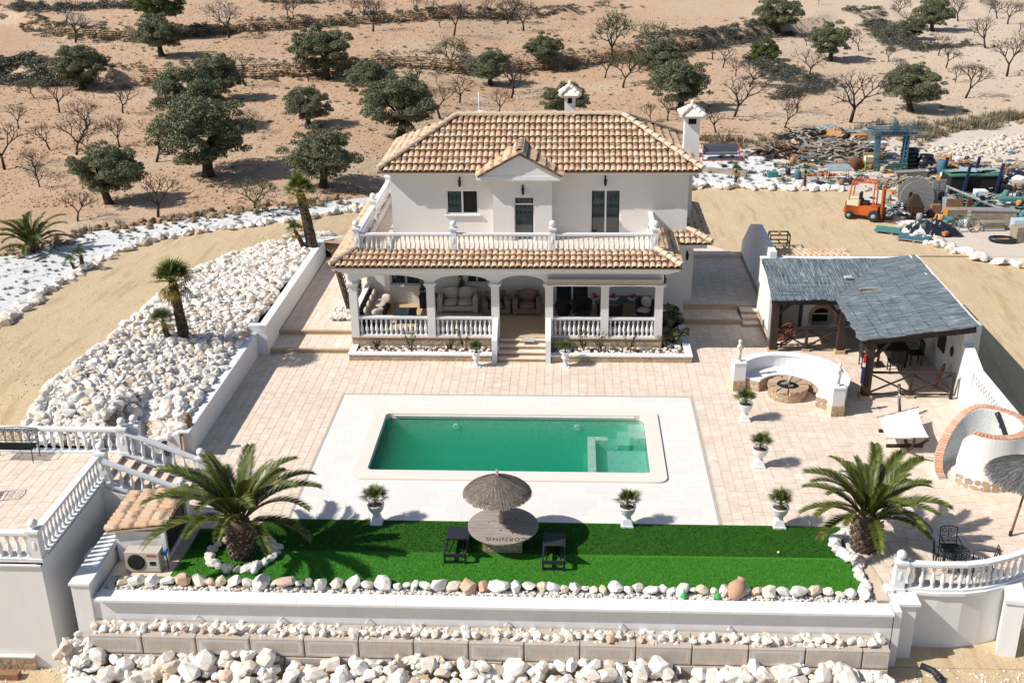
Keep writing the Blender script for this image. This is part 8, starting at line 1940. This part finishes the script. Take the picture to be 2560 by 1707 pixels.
heap('rear_heap', 400, 330, 2.2, .7, .6, 120, 'brushy scrap heap at the foot of the field bank', [M['bark2'], paleg], (.5, 1.5), 24)
g_ = z3('d', 600, 760); hp = heap('board_heap', 850, 600, 1.8, .9, .45, 110, 'jumble of coloured boards behind the steel bunker', [ply, paleg, teal, M['brownwood']], (.5, 1.6), 32); hp.location = up3(g_, 0)
g_ = z3('d', 1150, 880); hp = heap('mixed_heap', 850, 600, 1.2, .8, .5, 90, 'jumble of white and tan scrap right of the steel bunker', [whitep, paleg, ply], (.3, 1.0), 30); hp.location = up3(g_, 0)
g_ = z3('a', 1650, 390); hp = heap('metal_heap', 850, 600, 1.2, .8, .45, 110, 'tangle of green and grey metal scrap behind the cupboard', [teal, green, greypl, M['iron']], (.4, 1.3), 30); hp.location = up3(g_, 0)
g_ = z3('a', 760, 540); hp = heap('side_heap', 850, 600, .55, .5, .6, 50, 'small tangle of wire and scrap right of the forklift', [greypl, M['iron'], M['canvas']], (.3, .8), 18); hp.location = up3(g_, 0)
LIT = MB()
for i in range(420):
    g = GS(rnd.uniform(1930, 2555), rnd.uniform(365, 580))
    if g[0] < 16.5 and g[1] < 63: continue
    s = rnd.uniform(.05, .28); LIT.cbox((g[0], g[1], g[2] + .06), (s * rnd.uniform(1, 3), s, .05), rnd.uniform(0, 3))
o = LIT.build('litter', M['oldwood']); tag(o, 'small broken pieces of wood littering the scrap yard', 'litter', None, 'stuff')
LIT = MB()
for i in range(80):
    g = GS(rnd.uniform(1960, 2555), rnd.uniform(365, 560))
    if g[0] < 16.5 and g[1] < 63: continue
    s = rnd.uniform(.06, .25); LIT.cbox((g[0], g[1], g[2] + .08), (s * rnd.uniform(1, 2), s, .1), rnd.uniform(0, 3))
o = LIT.build('litter', blue); tag(o, 'small bits of blue plastic littering the scrap yard', 'litter', None, 'stuff')

# dense small clutter: every material one joined part of stuff
for mi, (mt, nm) in enumerate(((M['oldwood'], 'grey wood'), (paleg, 'pale board'), (M['brownwood'], 'brown wood'), (teal, 'teal plastic'), (greypl, 'grey metal'), (rust, 'rusty metal'), (blackbag, 'black plastic'), (whitep, 'white plastic'), (ply, 'orange board'))):
    L_ = MB()
    for i in range(64):
        if rnd.random() < .55: g = GS(rnd.uniform(2330, 2620), rnd.uniform(425, 560))
        else: g = GS(rnd.uniform(1960, 2420), rnd.uniform(395, 575))
        if g[0] < 16.9 and g[1] < 63: continue
        if 17 < g[0] < 19 and g[1] < 54: continue
        k = rnd.random(); c_ = (g[0], g[1], g[2] + .08); rt = Matrix.Rotation(rnd.uniform(0, 6), 3, 'Z') @ Matrix.Rotation(rnd.gauss(0, .35), 3, 'X')
        if k < .35: L_.cbox(c_, (rnd.uniform(.2, .7), rnd.uniform(.15, .5), rnd.uniform(.02, .3)), rot=rt)
        elif k < .7: d_ = rt @ Vector((rnd.uniform(.3, .9), 0, rnd.uniform(-.1, .2))); L_.beam(Vector(c_) - d_ * .5, Vector(c_) + d_ * .8, rnd.uniform(.03, .08))
        elif k < .85: L_.tube([(c_[0] + .25 * math.cos(q), c_[1] + .2 * math.sin(q), c_[2] + .02 * q) for q in range(6)], .035, 5)
        else: L_.lathe([(.12, 0), (.17, .1), (.15, .3), (.1, .34)], 9, c_)
    o = L_.build('clutter', mt); tag(o, 'small pieces of %s scattered among the scrap' % nm, 'clutter', None, 'stuff')
for i, (vx, vy, lab, ms, rx, ry, hh) in enumerate(((2330, 405, 'heap of mixed boards at the far right of the scrap yard', [M['brownwood'], paleg, M['oldwood']], 1.3, .7, .5), (2335, 498, 'heap of grey and green scrap right of the lattice ladder', [teal, greypl, M['iron']], 1.0, .5, .35), (2180, 395, 'low heap of boards behind the long trough', [M['oldwood'], M['drumwood'], ply], 1.3, .6, .35), (2262, 438, 'small heap of offcuts behind the steel bunker', [paleg, rust], .9, .5, .35), (2085, 425, 'low pile of battens in front of the scaffold frames', [M['oldwood'], paleg], 1.2, .5, .25))):
    hp = heap('scrap_heap', 850, 600, rx, ry, hh, 90, lab, ms, (.4, 1.3), 24); hp.location = up3(G(vx, vy), 0)
# more single things
def small(name, label, cat, vx, vy, fn, rz=0): t = thing(name, label, cat, up3(G(vx, vy)), rz); fn(t); return t
small('plastic_barrel', 'blue plastic barrel standing behind the long trough', 'barrel', 2160, 404, lambda t: MB().lathe([(.25, 0), (.29, .1), (.30, .45), (.29, .8), (.24, .88)], 14).build('barrel', blue, t))
small('plastic_barrel', 'white plastic barrel lying at the far right of the scrap', 'barrel', 2328, 425, lambda t: MB().lathe([(.25, 0), (.29, .1), (.30, .45), (.29, .7), (.24, .78)], 14).build('barrel', whitep, t, (0, 0, .3), (PI / 2, 0, .4)))
small('paint_bucket', 'small orange bucket beside the steel bunker', 'bucket', 2188, 412, lambda t: MB().lathe([(.17, 0), (.24, .34), (.21, .34), (.15, .05)], 12).build('bucket', rust, t))
small('washing_machine', 'white appliance standing above the long chest', 'appliance', 2248, 472, lambda t: (MB().box(-.3, -.3, 0, .3, .3, .8).build('cabinet', whitep, t), MB().lathe([(.18, 0), (.18, .03), (.05, .04)], 14).build('door', M['dark'], t, (0, -.3, .42), (PI / 2, 0, 0))))
small('wooden_chair', 'old wooden chair lying among the scrap near the ladder', 'chair', 2230, 500, lambda t: (MB().box(-.22, -.22, .42, .22, .22, .46).build('seat', M['brownwood'], t), MB().box(-.22, .18, .46, .22, .22, .9).build('backrest', M['brownwood'], t), [MB().box(x - .02, y - .02, 0, x + .02, y + .02, .42).build('leg', M['brownwood'], t) for x in (-.2, .2) for y in (-.2, .2)]), .6)
